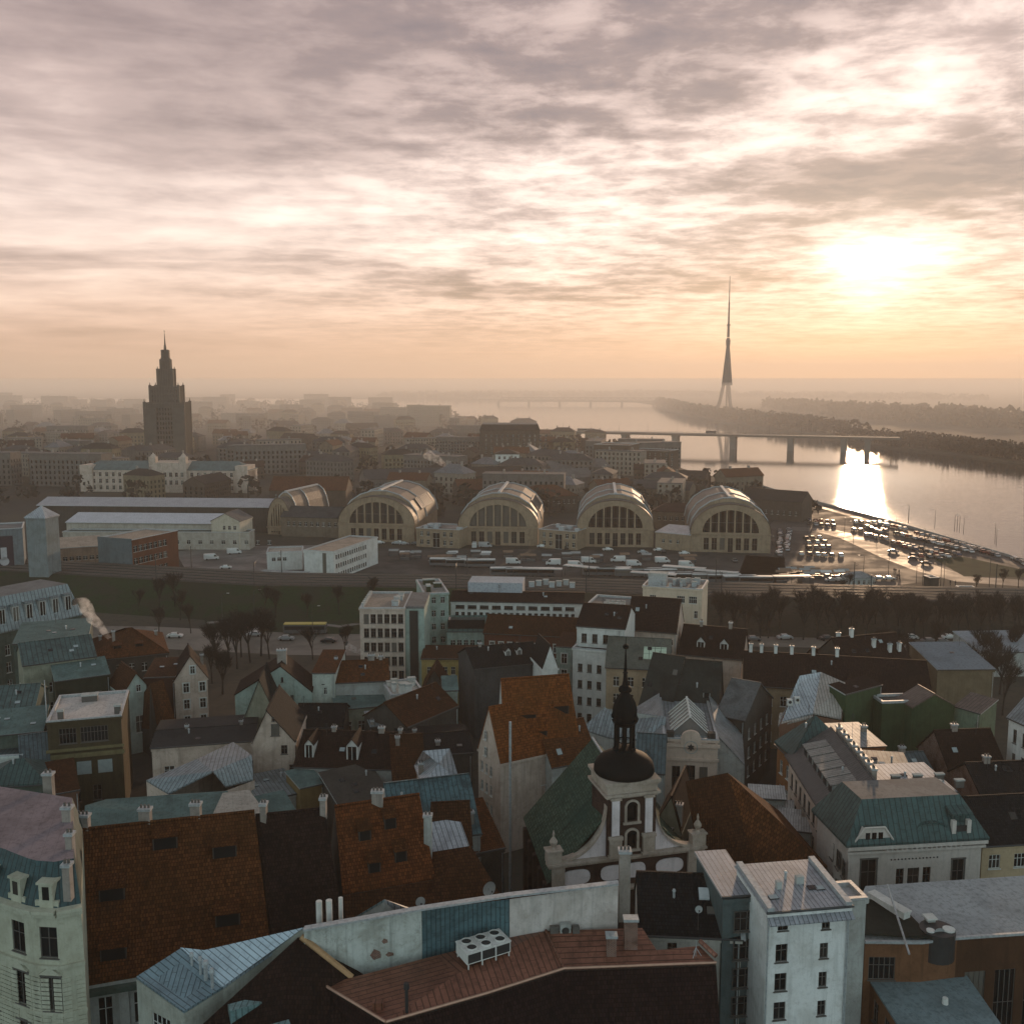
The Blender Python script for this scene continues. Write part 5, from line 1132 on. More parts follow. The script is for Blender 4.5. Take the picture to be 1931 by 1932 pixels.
# left half: villas, mansards, teal tin roofs (seen in bluish shade)
GR = 'old houses between the boulevard and the round corner house'
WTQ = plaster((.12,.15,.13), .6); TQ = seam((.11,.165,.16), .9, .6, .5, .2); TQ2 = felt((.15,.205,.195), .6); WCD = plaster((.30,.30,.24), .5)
o = H('mansard_palace', 'grey metal mansard building with five tall framed dormer windows at the left edge', 'building', (-60,1208), (152,1160), 15.5, 14, 'mansard', 7.5, WTQ, seam((.27,.31,.32), .9, .35), hin=1.8, win=grid('F',8,3,1,26,2,4,1.2,2.4,1))
Lq = o['L']
for k in range(7):
    x = Lq-3-k*3.3; b = MB(); b.box(x-.85,.2,15.9,x+.85,1.8,21,0); b.box(x-1.0,0,20.8,x+1.0,1.9,21.2,1); d = b.build('dormer', [WG, SG], o['root'])
    b = MB(); b.box(x-.55,.12,16.2,x+.55,.2,20.5,0); b.box(x-.05,.06,16.2,x+.05,.12,20.5,1); b.build('window', [GLASS, FRAME], d)
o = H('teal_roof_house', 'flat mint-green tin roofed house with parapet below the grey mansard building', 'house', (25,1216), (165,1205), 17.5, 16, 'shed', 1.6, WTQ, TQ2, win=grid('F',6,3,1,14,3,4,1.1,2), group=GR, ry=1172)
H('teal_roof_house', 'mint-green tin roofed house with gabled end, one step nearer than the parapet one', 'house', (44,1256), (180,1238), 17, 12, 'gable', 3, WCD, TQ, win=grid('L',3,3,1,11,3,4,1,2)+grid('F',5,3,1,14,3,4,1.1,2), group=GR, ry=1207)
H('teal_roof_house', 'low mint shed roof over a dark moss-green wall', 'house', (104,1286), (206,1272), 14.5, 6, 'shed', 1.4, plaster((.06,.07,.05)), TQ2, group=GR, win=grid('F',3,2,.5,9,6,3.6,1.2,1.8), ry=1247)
H('hipped_red_house', 'house with a rust-red tiled hip roof beside the smoking chimney', 'house', (178,1246), (316,1232), 13.5, 18, 'hip', 5.5, WD, TR, hin=8, chim=((.28,.32,2.6,.8,.8),(.1,.7,1.5,.8,.6),(.9,.7,1.5,.8,.6)), dorm=((.32,14.6,1.6,1.0,'shed',WD),(.62,14.6,1.6,1.0,'shed',WD)), win=grid('F',6,3,1,16,3,3.6,1,1.8), ry=1186)
o = H('ornate_house', 'small ornate pale house with scrolled gable catching the sun', 'house', (329,1284), (391,1278), 14, 9, 'gablef', 4.5, WP, TD, win=grid('F',2,4,.6,6.6,1.4,3.3,1.1,1.9,2)+[('F',3.4,15,.9,1.6,2)], over=.3, chim=((.9,.7,2.2,.7,.7),))
H('dark_brick_house', 'dark red-brown windowless house wall beside the ornate house', 'house', (272,1280), (329,1278), 14.5, 10, 'shed', 1, plaster((.085,.042,.03)), TB, over=.1)
H('step_gable_house', 'small white step-gabled house with dark peaked porch', 'house', (231,1312), (285,1302), 12, 9, 'gablef', 3.8, plaster((.42,.46,.42)), TB, over=.05, win=[('F',3,4,1.6,3.4,1),('F',3,12.2,.9,1.4,1)])
PH('rust_slope_house', 'steep rust tiled roof slope running down right of the step-gabled house', 'house', [(0, [(283,1290,15),(308,1282,16),(335,1372,7),(312,1376,7)]), (0, [(283,1290,15),(312,1376,7),(268,1372,5),(262,1320,9)])], [(262,1320,9),(268,1372,5),(312,1376,7),(335,1372,7),(308,1282,16),(283,1290,15)], WD, rmats=[TR])
o = H('flat_white_roof_house', 'olive-brown house with a bright white flat roof and two pale blinds', 'house', (88,1362), (228,1350), 17, 14, 'flat', 1, plaster((.10,.082,.05),.5), felt((.52,.47,.44),.2), win=[('F',3.0,13.0,2.6,2.6,4),('F',7.0,13.0,4.2,2.6,4),('F',3.8,3.0,1.3,2.6,1),('F',7.0,3.0,1.3,2.6,1)], frame=FRAMED)
b = MB(); Lq = o['L']; b.box(-.3,-.35,10.6,Lq+.3,0,11.3); b.box(-.3,-.35,13.0-1.2,Lq+.3,0,12.2); b.build('cornice', plaster((.22,.19,.11)), o['root'])
for x in (5.2, 8.4): b = MB(); b.box(x-1.1,-.05,7.6,x+1.1,0,9.8); b.build('blind', plain('pale_blind', (.30,.34,.33), .8), o['root'])
units(o, [(1.4,1.5,.9,.7,1.3),(10,2,1,1,1.2),(4,10,2.5,1.5,.9)], FRAMED)
mst = MB(); mst.cyl((0,0,0), (0,0,22), .12, .08, 6); o2 = thing('antenna_pole', 'thin pale antenna pole standing before the olive-brown house', 'pole', P(96,1478,4)); o2.location.z = 0; mst.build('pole', LEAD, o2); b = MB(); b.box(-.5,-.3,9,.5,.3,10.2); b.build('cabinet', WG, o2)
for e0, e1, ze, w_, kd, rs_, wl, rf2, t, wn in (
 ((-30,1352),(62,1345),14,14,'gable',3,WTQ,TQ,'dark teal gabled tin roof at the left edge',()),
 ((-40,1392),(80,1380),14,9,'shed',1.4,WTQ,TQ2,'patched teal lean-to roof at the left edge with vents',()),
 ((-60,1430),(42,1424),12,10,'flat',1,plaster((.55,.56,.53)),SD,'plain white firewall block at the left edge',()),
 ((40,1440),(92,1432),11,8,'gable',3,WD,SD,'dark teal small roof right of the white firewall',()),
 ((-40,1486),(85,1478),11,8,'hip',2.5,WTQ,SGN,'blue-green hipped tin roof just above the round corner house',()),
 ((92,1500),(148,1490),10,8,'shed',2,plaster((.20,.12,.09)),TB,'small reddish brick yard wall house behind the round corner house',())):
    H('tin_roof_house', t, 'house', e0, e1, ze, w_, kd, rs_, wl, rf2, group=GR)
H('moss_roof_house', 'dark mossy flat-pitched roof between the rust slope and the white gable', 'house', (286,1412), (480,1398), 12.5, 13, 'gable', 2.5, WP, felt((.055,.055,.055)), chim=((.3,.5,.8,.7,.6),(.85,.5,1,.7,.6)), win=grid('F',5,2,1,17,4,3.3,1.6,2.0,1), ry=1374)
PH('grey_tin_house', 'blue-grey tin roof with a pinkish parapet wall behind the huge rust roof', 'house', [(0, [(276,1472,12),(318,1497,11),(402,1455,14),(372,1432,14)]), (0, [(372,1432,14),(402,1455,14),(475,1425,14),(440,1400,13.5)]), (0,[(402,1455,14),(425,1483,11.5),(478,1470,11),(475,1425,14)])], [(276,1472,12),(318,1497,11),(425,1490,11.5),(480,1470,11),(475,1425,14),(440,1400,13.5),(372,1432,14)], WP, rmats=[SG])
# white gables in the middle of the left half
o = H('white_gable_house', 'broad white plastered gable house with dark roof and a stout chimney', 'house', (443,1312), (588,1306), 14.0, 9, 'gablef', 5.5, WLG, TD, rf=.60, over=.15, rake=.1, ry=1246, trim=False, win=[('F',5.8,10.6,.8,2.2,0),('F',10.3,12.0,.6,1.6,0),('F',8.6,16.2,.4,.9,0),('F',5.8,6.8,.8,2.0,0)], frame=FRAMED, det=False)
chimney(o['root'], o['L']*.60, 3.5, o['ze'], o['zr']+2.4, 2.2, 1.1, CHIM, 3)
H('firewall_house', 'tall narrow white firewall with slanting top and one small window', 'house', (589,1272), (631,1272), 16.5, 12, 'shed', 1.2, plaster((.50,.52,.47),.6), TR, over=0, win=[('F',2.4,12.6,.5,1.3,0)], trim=False)
H('red_teal_house', 'house with rust tiled roof above and a wide teal tin roof below', 'house', (609,1290), (733,1284), 14.5, 12, 'gable', 5.5, WG, TR, chim=((.75,.5,1.3,1.6,.8),(.9,.5,1,.9,.8),(.2,.5,1,.7,.7)), ry=1248)
H('red_teal_house', 'wide faded teal tin roof beneath the rust tiled one', 'house', (633,1340), (740,1330), 10.8, 9, 'shed', 3.6, WCD, TQ2, win=grid('F',4,2,1,11,3,3.3,1.3,2,1), ry=1290)
o = H('terrace_house', 'small grey house topped by a cluttered white roof terrace', 'house', (738,1312), (800,1306), 14, 9, 'flat', 1, WG, felt((.50,.46,.42),.3), win=[('F',2.2,10.6,1.2,1.7,2),('F',4.6,10.6,1.2,1.7,1)])
units(o, [(random.uniform(.3,5),random.uniform(.5,6.5),random.uniform(.6,1.6),.9,random.uniform(.5,1.6)) for k in range(11)], WW)
H('blue_tin_house', 'small pale blue tin lean-to roof below the cluttered terrace', 'house', (700,1372), (795,1362), 12, 6, 'shed', 2.2, WD, SG, chim=((.62,.1,1.0,1.1,.8),(.03,.1,1.0,.7,.7)), ry=1340)
H('sloping_brown_house', 'long brown tiled roof with a pale metal edge right of the cluttered terrace', 'house', (768,1372), (862,1332), 13, 10, 'gable', 4.5, WD, TB, over=.2, win=grid('F',3,2,1,9,5,3,1,1.5), ry=1308)
H('teal_box_house', 'small teal roofed box at the end of the brown roof with pale edge', 'house', (836,1303), (863,1302), 14.5, 4, 'shed', 1.3, WLG, TQ2)
o = H('white_gable_house', 'tall pale pink gable front with four small windows and a dark roof', 'house', (476,1402), (556,1400), 14, 13, 'gablef', 5.2, WP, TK, rf=.36, over=.1, rake=.15, win=[('F',3.7,15.2,1.3,1.9,1),('F',5.0,12.0,1.0,1.5,1),('F',3.4,17.6,.4,.7,0),('F',6.4,9.0,1.3,1.3,1)], frame=FRAMED)
H('peaked_dark_house', 'sharp dark peaked roof just behind the pale pink gable', 'house', (462,1352), (520,1350), 13, 10, 'gablef', 6.5, WCD, TK, over=.1)
H('flat_dark_house', 'black low roof in the hollow behind the pale pink gable', 'house', (555,1372), (645,1372), 10, 10, 'gable', 2.5, WD, TK)
o = H('dark_roof_house', 'long near-black tiled roof with two white gabled dormers', 'house', (556,1446), (748,1452), 11.5, 12, 'gable', 6.0, WG, TD, over=.3, chim=((.30,.5,1.0,.9,.7),(.78,.5,1.1,1.2,.8),(.97,.5,.9,.7,.7)), dorm=((.12,12.3,1.4,2.3,'gable',WW),(.55,12.2,1.8,2.4,'gable',WW)), win=grid('F',6,2,1,15,4.5,3.3,1.2,1.6,1), ry=1382)
H('tin_lean_to', 'grey seamed tin lean-to roof in front of the pale pink gable', 'house', (488,1512), (566,1496), 9, 9, 'shed', 3.0, WG, SG, group=GR, ry=1460)
H('tin_lean_to', 'small bright mint tin roof right of the grey seamed lean-to', 'house', (566,1488), (610,1478), 10.5, 6, 'shed', 2.2, plaster((.25,.18,.09)), TQ2, group=GR, ry=1453)
H('tin_lean_to', 'tiny teal flat roof tucked at the top of the black-brown roof', 'house', (500,1545), (556,1532), 9.5, 5, 'shed', 1.2, WG, TQ2, group=GR)
H('black_roof_house', 'low near-black roofs in the courtyard between the dormers and the orange roof', 'house', (752,1428), (890,1420), 12, 13, 'gable', 4.0, WD, TK, chim=((.55,.2,1.0,.9,.8),(.25,.5,1,.7,.6)), ry=1385)
H('black_roof_house', 'dark brown roof wedge right of the dormered one, with thin white ridge flashing', 'house', (742,1470), (800,1466), 10.5, 10, 'gable', 5.0, WD, TB, chim=((.2,.4,1.4,.8,.8),))
H('hip_tin_house', 'small hipped roof with bright sunlit tin facet and chimneys above the teal tin roof', 'house', (800,1482), (862,1476), 14, 7, 'hip', 3.6, WP, SL, hin=4.4, chim=((.02,.5,2.0,.9,.8),))
H('yard_house', 'low sooty brown yard wall and roof behind the huge orange-brown roof', 'house', (640,1522), (735,1500), 9.5, 8, 'shed', 2.2, WD, felt((.10,.09,.08)))
# right half: behind and right of the church
TMO = felt((.055,.058,.052), .8)
H('moss_gable_house', 'steep mossy grey-green gabled roof behind the domed hall', 'house', (1204,1338), (1262,1348), 13, 14, 'gable', 8.5, WP, TMO, rake=.2)
H('moss_gable_house', 'wide moss-stained roof with a raised gable wall right behind the hall', 'house', (1262,1352), (1352,1360), 12.5, 14, 'gable', 8.5, WD, TMO, dorm=((.75,15.5,1.2,1.2,'shed',WG),))
H('ragged_roof_house', 'dark house with weathered cracked roofing at the street corner right of the hall', 'house', (1352,1348), (1404,1358), 14, 14, 'gable', 4.5, WD, felt((.16,.16,.16),.8), win=grid('R',4,3,1,13,3,3.4,1,2,1))
o = H('synagogue', 'pinkish hall front with a star in a round niche and a curved parapet', 'synagogue', (1252,1392), (1354,1396), 15.2, 21, 'flat', 1, plaster((.56,.45,.38),.3), SG, win=[('F',2.0,5.6,1.3,5.0,1),('F',4.15,5.2,1.7,5.6,1),('F',6.3,5.6,1.3,5.0,1)], frame=FRAMED)
Lq, R0 = o['L'], o['root']; M = plaster((.56,.45,.38),.3)
b = MB(); b.box(-.2,-.3,11.6,Lq+.2,.0,12.0); b.box(-.3,-.4,13.9,Lq+.3,0,14.4); pr = [(Lq/2-1.6,14.4),(Lq/2-1.6,15.4)]+[(Lq/2-1.5*cos(pi*k/10), 15.4+1.2*sin(pi*k/10)) for k in range(11)]+[(Lq/2+1.6,15.4),(Lq/2+1.6,14.4)]
b.poly([(x,-.35,z) for x, z in pr][::-1]); b.poly([(x,.3,z) for x, z in pr])
for (a, c_), (d, e) in zip(pr, pr[1:]): b.poly([(a,-.35,c_),(a,.3,c_),(d,.3,e),(d,-.35,e)])
b.build('parapet', M, R0)
st = MB(); cx, cz = Lq/2, 13.9
for s in (0, pi/3*1): 
    tri = [(cx+.62*sin(s*1+2*pi*k/3+(pi if s else 0)), -.42-.02*(s > 0), cz+.62*cos(s*1+2*pi*k/3+(pi if s else 0))) for k in range(3)] if not s else [(cx+.62*sin(pi+2*pi*k/3), -.44, cz+.62*cos(pi+2*pi*k/3)) for k in range(3)]
    st.poly(tri)
st.build('star', IRON, R0)
st = MB(); 
for k in range(24): a0, a1 = 2*pi*k/24, 2*pi*(k+1)/24; st.poly([(cx+.95*cos(a0),-.41,cz+.95*sin(a0)),(cx+1.08*cos(a0),-.41,cz+1.08*sin(a0)),(cx+1.08*cos(a1),-.41,cz+1.08*sin(a1)),(cx+.95*cos(a1),-.41,cz+.95*sin(a1))])
st.build('niche_ring', WG, R0)
b = MB(); b.slab([(-4.5,2,11.5),(-.1,2,15.2),(-.1,20,16.2),(-5.5,20,12.5)], .3); b.slab([(Lq+.1,2,15.2),(Lq+4.5,2,10.5),(Lq+6.0,20,11.5),(Lq+.1,20,16.2)], .3); b.poly([(-4.5,2,0),(-.1,2,0),(-.1,2,15),(-4.5,2,11.4)], 1); b.poly([(Lq+.1,2,0),(Lq+4.5,2,0),(Lq+4.5,2,10.4),(Lq+.1,2,15)], 1)
b.poly([(Lq+4.5,2,0),(Lq+6,20,0),(Lq+6,20,11.3),(Lq+4.5,2,10.3)], 1); b.poly([(-5.5,20,0),(-4.5,2,0),(-4.5,2,11.3),(-5.5,20,12.3)], 1); b.build('side_roof', [SG, WG], R0)
b = MB(); x0, x1, y0, y1 = 1.2, Lq-1.2, 2.5, 12.5; xm = Lq/2
b.poly([(x0,y0,15),(x1,y0,15),(xm,y0,17.8)]); b.poly([(x1,y1,15),(x0,y1,15),(xm,y1,17.8)]); b.slab([(x0,y1,15),(x0,y0,15),(xm,y0,17.8),(xm,y1,17.8)], .15); b.slab([(x1,y0,15),(x1,y1,15),(xm,y1,17.8),(xm,y0,17.8)], .15); b.box(x0,y0,14,x1,y1,15)
d = b.build('skylight', plain('ridge_glazing', (.30,.29,.27), .2, .5), R0)
b = MB(); b.box(xm-.15,y0-.2,17.8,xm+.15,y1+.2,18.1)
for k in range(7):
    yy = y0+(y1-y0)*k/6
    for s in (x0, x1): b.cyl((s,yy,15.1), (xm,yy,17.95), .09, .09, 4)
b.build('skylight_frame', WW, d)
for s in (.4, Lq-1.6): b = MB(); b.box(s,0,14.5,s+1.2,1.0,16.2); b.build('attic_block', WD, R0)
PH('tin_slope_house', 'pale patched tin roof left of the hall behind the spire', 'house', [(0, [(1097,1375,13),(1150,1392,12.5),(1155,1345,16),(1140,1334,16.5)]), (0, [(1197,1395,13),(1252,1400,13),(1256,1352,16.5),(1200,1345,16)]), (0,[(1150,1392,12.5),(1197,1395,13),(1200,1345,16),(1155,1345,16)])], [(1097,1375,13),(1150,1392,12.5),(1197,1395,13),(1252,1400,13),(1256,1352,16.5),(1140,1334,16.5)], WG, rmats=[SG], win=[(2,.4,9.5,1.2,1.6,2)])
H('slate_yard_house', 'dark slate mansard with one white window between the spire and the hall', 'house', (1200,1452), (1252,1456), 11.5, 7, 'gable', 4.5, WG, SD, win=[('F',1.8,9.5,1.0,1.4,2)], dorm=((.35,12.2,1.2,1.2,'gable',WW),))
o = H('long_brown_roof_house', 'long dark brown tiled roof with a row of white chimneys', 'house', (1402,1292), (1758,1314), 12.5, 15, 'gable', 5.6, plaster((.38,.29,.20)), TD, rake=.1, win=grid('F',14,3,1,38,1.4,3.6,1.2,2,1), chim=tuple((f, .5, 1.8, .8, .8, WW) for f in (.04,.10,.18,.27,.39,.52)), ry=1239)
H('brown_gable_house', 'dark brown gabled house with white chimneys before the street trees', 'house', (1600,1262), (1720,1250), 12, 12, 'gable', 6, WD, TD, chim=tuple((f, q, 1.9, .9, .8, WW) for f, q in ((.3,.5),(.55,.3),(.75,.2),(.9,.2),(.15,.6))), ry=1200)
o = H('low_dark_house', 'dark low roof with pale chimney left of the brown gable', 'house', (1540,1262), (1604,1262), 10, 9, 'gable', 3, WD, TD, chim=((.9,.5,1.5,.9,.9,WW),))
PH('patched_tin_house', 'pale folded tin roof with two small vents before the long brown roof', 'house', [(0, [(1470,1362,13),(1533,1345,14),(1548,1268,19),(1508,1275,19)]), (1, [(1533,1345,14),(1587,1356,13),(1594,1288,18),(1548,1268,19)]), (1, [(1467,1369,12.6),(1470,1345,14),(1533,1338,14.2),(1533,1352,13.4)])], [(1470,1365,13),(1533,1348,13.6),(1587,1358,13),(1594,1288,18),(1548,1268,19),(1508,1275,19)], plaster((.24,.14,.10)), rmats=[SL, seam((.46,.42,.38),.5,.3,.4,.35)])
for x, y in ((1489,1320),(1503,1316)): q = P(x, y, 16.2); v = thing('roof_vent', ('right' if x > 1495 else 'left')+' one of two small white vents on the folded tin roof', 'vent', (q.x, q.y, 15.2), 0, 'vents on the folded tin roof'); b = MB(); b.box(-.45,-.4,0,.45,.4,1.1); b.build('casing', WW, v); b = MB(); b.cyl((0,-.42,.65), (0,-.45,.65), .28, .28, 10); b.build('fan', IRON, v)
H('green_wall_house', 'moss-green blank wall house with slanting top beside the folded tin roof', 'house', (1595,1312), (1662,1294), 17, 3.5, 'shed', .8, WGN, TD, over=.05, trim=False)
H('green_wall_house', 'middle moss-green blank wall with a broken top edge', 'house', (1664,1324), (1722,1322), 15.5, 4, 'flat', 1, WGN, felt((.12,.11,.1)), trim=False)
H('green_wall_house', 'broad moss-green gable wall with two small dark windows at its foot', 'house', (1720,1336), (1800,1332), 15.0, 5, 'gablef', 2.2, WGN, SBR, over=.1, trim=False, win=[('F',2.2,2.0,1.4,1.8,0),('F',5.6,2.0,1.4,1.8,0)])
H('green_wall_house', 'lighter sage wall house sloping down at the right of the green gable', 'house', (1800,1334), (1848,1348), 14.4, 5, 'shed', 1.5, plaster((.20,.25,.19)), SBR, over=.1, trim=False)
H('grey_shed_house', 'large plain tan building with a grey flat-pitched roof beyond the green walls', 'building', (1768,1264), (1875,1263), 11, 14, 'shed', 2.0, plaster((.22,.175,.12)), felt((.22,.24,.26),.3))
H('roadside_roof', 'long low metal roof beside the parked cars at the right edge', 'building', (1850,1232), (2000,1230), 6, 14, 'shed', 1.6, WG, felt((.3,.32,.34),.3))
H('white_corner_house', 'white house with narrow dark windows cut by the right edge of the view', 'house', (1903,1352), (1990,1392), 17, 12, 'gable', 6, WW, SG, win=grid('F',5,3,.5,11,5,4,.8,2.3,1)+grid('L',3,3,1,11,5,4,.8,2.3,1), frame=FRAMED)
for e0, e1, ze, w_, rs_, rf2, t in (((1790,1452),(1895,1448),10,10,4.5,TD,'brown gable roof with a chimney in the dark yard right of the sunlit court'),((1850,1500),(1960,1496),11,9,3,TK,'black flat-pitched roof at the right edge above the slate roof'),((1700,1462),(1760,1460),9,8,2,SD,'small grey tin roof at the foot of the green walls')): H('yard_house', t, 'house', e0, e1, ze, w_, 'gable', rs_, WBK, rf2, chim=((.35,.5,1.2,1.2,.8),))
# ---------------------------------------------------------------- foreground
# the church with its bell tower
a, b_ = P(1042,1627,16.4), P(1316,1593,16.4); u = b_-a; L = u.length; rz = atan2(u.y, u.x)
CH = thing('church', 'baroque church with arched brick bell tower, black onion dome and needle spire', 'church', (a.x, a.y, 0), rz)
CB = brick((.085,.042,.030), (.13,.10,.085)); CWH = plaster((.66,.60,.60),.35); CST = plaster((.42,.36,.31),.6); DOM = plain('black_copper', (.006,.007,.007), .7, 0.0, var=.4, spec=.06)
DEP, ZE, tw, T0, T1 = 18.0, 14.0, L*.325, 16.4, 25.2
tx0, tx1 = L*.5-L*.165+.35, L*.5+L*.165+.35; txm = (tx0+tx1)/2
b = MB(); wallface(b, (0,0), (1,0), (0,-1), L, 0, 16.2, [(txm-3,txm-1.6,6,10),(txm+1.6,txm+3,6,10)], 0)
b.poly([(L,0,0),(L,DEP,0),(L,DEP,ZE),(L,0,ZE)]); b.poly([(0,DEP,0),(0,0,0),(0,0,ZE),(0,DEP,ZE)]); b.poly([(L,DEP,0),(0,DEP,0),(0,DEP,ZE),(L/2,DEP,ZE+9.6),(L,DEP,ZE)][::1])
for k in range(5): y = 1.5+k*3.6; b.box(-.8,y,0,0,y+.9,ZE-1); b.box(L,y,0,L+.8,y+.9,ZE-1)
nw_ = b
nw_.build('nave_wall', CB, CH); b = MB(); k1 = 9.6/(L/2)
b.slab([(-.5,DEP+.2,ZE-.5*k1+.2),(-.5,.4,ZE-.5*k1+.2),(L/2,.4,ZE+9.8),(L/2,DEP+.2,ZE+9.8)], .25); b.slab([(L+.5,.4,ZE-.5*k1+.2),(L+.5,DEP+.2,ZE-.5*k1+.2),(L/2,DEP+.2,ZE+9.8),(L/2,.4,ZE+9.8)], .25)
b.build('nave_roof', tiles((.050,.075,.055), .9), CH)
b = MB(); b.cyl((L/2,.4,ZE+9.9), (L/2,DEP+.2,ZE+9.9), .16, .16, 5); b.build('ridge_capping', LEAD, CH)
# cornices and the panelled frieze below them
b = MB(); b.box(-.6,-.7,15.9,L+.6,.2,16.2); b.box(-.8,-.95,16.2,L+.8,.2,16.45); b.box(-.4,-.5,12.0,L+.4,.1,12.3); b.box(-.6,-.8,12.3,L+.6,.1,12.5); b.build('cornice', CST, CH)
def oval(cx, cz, rx, rz_, y, n=20):
    return [(cx+rx*(abs(cos(2*pi*k/n))**.6)*(1 if cos(2*pi*k/n) >= 0 else -1), y, cz+rz_*(abs(sin(2*pi*k/n))**.8)*(1 if sin(2*pi*k/n) >= 0 else -1)) for k in range(n)]
for f, rx in ((.155,1.75),(.40,1.4),(.565,1.2),(.80,1.75)):
    b = MB(); o1, o2 = oval(L*f, 14.2, rx, .92, -.12), oval(L*f, 14.2, rx, .92, 0); b.poly(o1)
    for i in range(20): b.poly([o1[i], o2[i], o2[(i+1)%20], o1[(i+1)%20]])
    b.build('oval_panel', CWH, CH)
for f in (.035,.965): b = MB(); b.poly(oval(L*f, 14.2, .38, 1.0, -.5)); b.box(L*f-.75,-.45,12.5,L*f+.75,0,15.9); b.build('corner_pilaster', CST, CH)
# volutes
for s in (-1, 1):
    x_in = tx0 if s < 0 else tx1; x_out = .9 if s < 0 else L-.9; n = 14; pts = []
    for i in range(n+1):
        t = i/n*pi/2; pts.append((x_out+(x_in-x_out)*(1-cos(t))**1.0 if False else x_out+(x_in-x_out)*sin(t*1.0), 16.5+6.9*(1-cos(t))))
    b = MB(); fr = [(x,-.1,z) for x, z in pts]+[(x_in,-.1,16.45)]; bk = [(x,.5,z) for x, z in pts]+[(x_in,.5,16.45)]
    b.poly(fr if s > 0 else fr[::-1]); b.poly(bk[::-1] if s > 0 else bk); b.build('volute_wall', CWH, CH)
    b = MB()
    for (xa, za), (xb, zb) in zip(pts, pts[1:]): b.slab([(xa,-.4,za+.2),(xb,-.4,zb+.2),(xb,.6,zb+.2),(xa,.6,za+.2)] if s < 0 else [(xb,-.4,zb+.2),(xa,-.4,za+.2),(xa,.6,za+.2),(xb,.6,zb+.2)], .38)
    b.build('volute_coping', CST, CH)
    b = MB(); px = .1 if s < 0 else L-.1; b.box(px-.85,-.6,16.45,px+.85,.6,18.1); b.box(px-1.0,-.75,18.1,px+1.0,.75,18.3); b.build('pedestal', CST, CH)
    b = MB(); b.lathe((px,0), [(.32,18.3),(.2,18.6),(.42,19.0),(.5,19.3),(.3,19.7),(.12,20.0),(.15,20.4),(.03,20.9)], 10); b.build('urn', CST, CH)
# tower shaft
b = MB(); w_ = tx1-tx0; hs = [(w_/2-.62, w_/2+.62, 17.3, 19.4), (w_/2-.66, w_/2+.66, 21.2, 23.4)]
wallface(b, (tx0,-.6), (1,0), (0,-1), w_, 16.4, T1, hs, 0, .5)
b.poly([(tx1,-.6,16.4),(tx1,5,16.4),(tx1,5,T1),(tx1,-.6,T1)]); b.poly([(tx0,5,16.4),(tx0,-.6,16.4),(tx0,-.6,T1),(tx0,5,T1)]); b.poly([(tx1,5,16.4),(tx0,5,16.4),(tx0,5,T1),(tx1,5,T1)]); b.build('tower_wall', CB, CH)
for x0, x1, z0, z1 in hs:
    xc = tx0+(x0+x1)/2; r = (x1-x0)/2; d = MB(); n = 12
    arch = [(xc-r*cos(pi*k/n), z1+r*sin(pi*k/n)) for k in range(n+1)]; arO = [(xc-(r+.28)*cos(pi*k/n), z1+(r+.28)*sin(pi*k/n)) for k in range(n+1)]
    for i in range(n): d.poly([(arch[i][0],-.78,arch[i][1]),(arO[i][0],-.78,arO[i][1]),(arO[i+1][0],-.78,arO[i+1][1]),(arch[i+1][0],-.78,arch[i+1][1])]); d.poly([(arO[i][0],-.78,arO[i][1]),(arO[i][0],-.6,arO[i][1]),(arO[i+1][0],-.6,arO[i+1][1]),(arO[i+1][0],-.78,arO[i+1][1])])
    d.box(xc-r-.28,-.78,z0,xc-r,-.6,z1); d.box(xc+r,-.78,z0,xc+r+.28,-.6,z1); d.box(xc-r-.45,-.9,z0-.28,xc+r+.45,-.6,z0)
    f = d.build('window_surround', CST, CH)
    d = MB(); d.poly([(xc-r,-.2,z0),(xc+r,-.2,z0),(xc+r,-.2,z1),(xc-r,-.2,z1)]); d.poly([(x,-.62,z) for x, z in arch][::-1]); d.build('pane', GLASS, f)
for x in (tx0+.95, tx1-.95):
    b = MB(); b.box(x-.45,-.85,19.5,x+.45,-.6,24.6); b.build('pilaster', CWH, CH)
    b = MB(); b.box(x-.72,-1.05,16.45,x+.72,-.6,19.0); b.box(x-.85,-1.2,19.0,x+.85,-.6,19.4); b.box(x-.9,-1.2,16.45,x+.9,-.6,16.8); b.box(x-.65,-1.0,24.5,x+.65,-.6,24.9); b.build('pilaster_base', CST, CH)
b = MB(); cx, cy = txm, 2.2
for q, z0, z1 in ((.15,24.7,25.0),(.42,25.0,25.35),(.10,25.35,26.3),(.25,26.3,26.6),(.42,26.6,27.0)): b.box(tx0-q,-.6-q,z0,tx1+q,5+q,z1)
b.build('tower_cornice', CST, CH)
b = MB(); hw = w_/2; b.lathe((cx,cy), [(hw*1.16,27.0),(hw*1.20,27.3),(hw*1.19,28.1),(hw*1.12,29.0),(hw*.95,29.9),(hw*.70,30.5),(hw*.52,30.8),(hw*.44,31.1)], 28); b.build('dome', DOM, CH, smooth=True)
b = MB(); rr = 1.08
for k in range(8):
    a_ = 2*pi*k/8+pi/8; b.cyl((cx+rr*cos(a_), cy+rr*sin(a_), 31.0), (cx+rr*cos(a_), cy+rr*sin(a_), 34.4), .17, .17, 6)
b.lathe((cx,cy), [(1.35,31.0),(1.35,31.4),(1.0,31.45)], 8, a0=pi/8); b.lathe((cx,cy), [(1.05,33.9),(1.4,34.2),(1.55,34.5),(1.35,34.6)], 8, a0=pi/8); b.cyl((cx,cy,31), (cx,cy,34.4), .3, .3, 6)
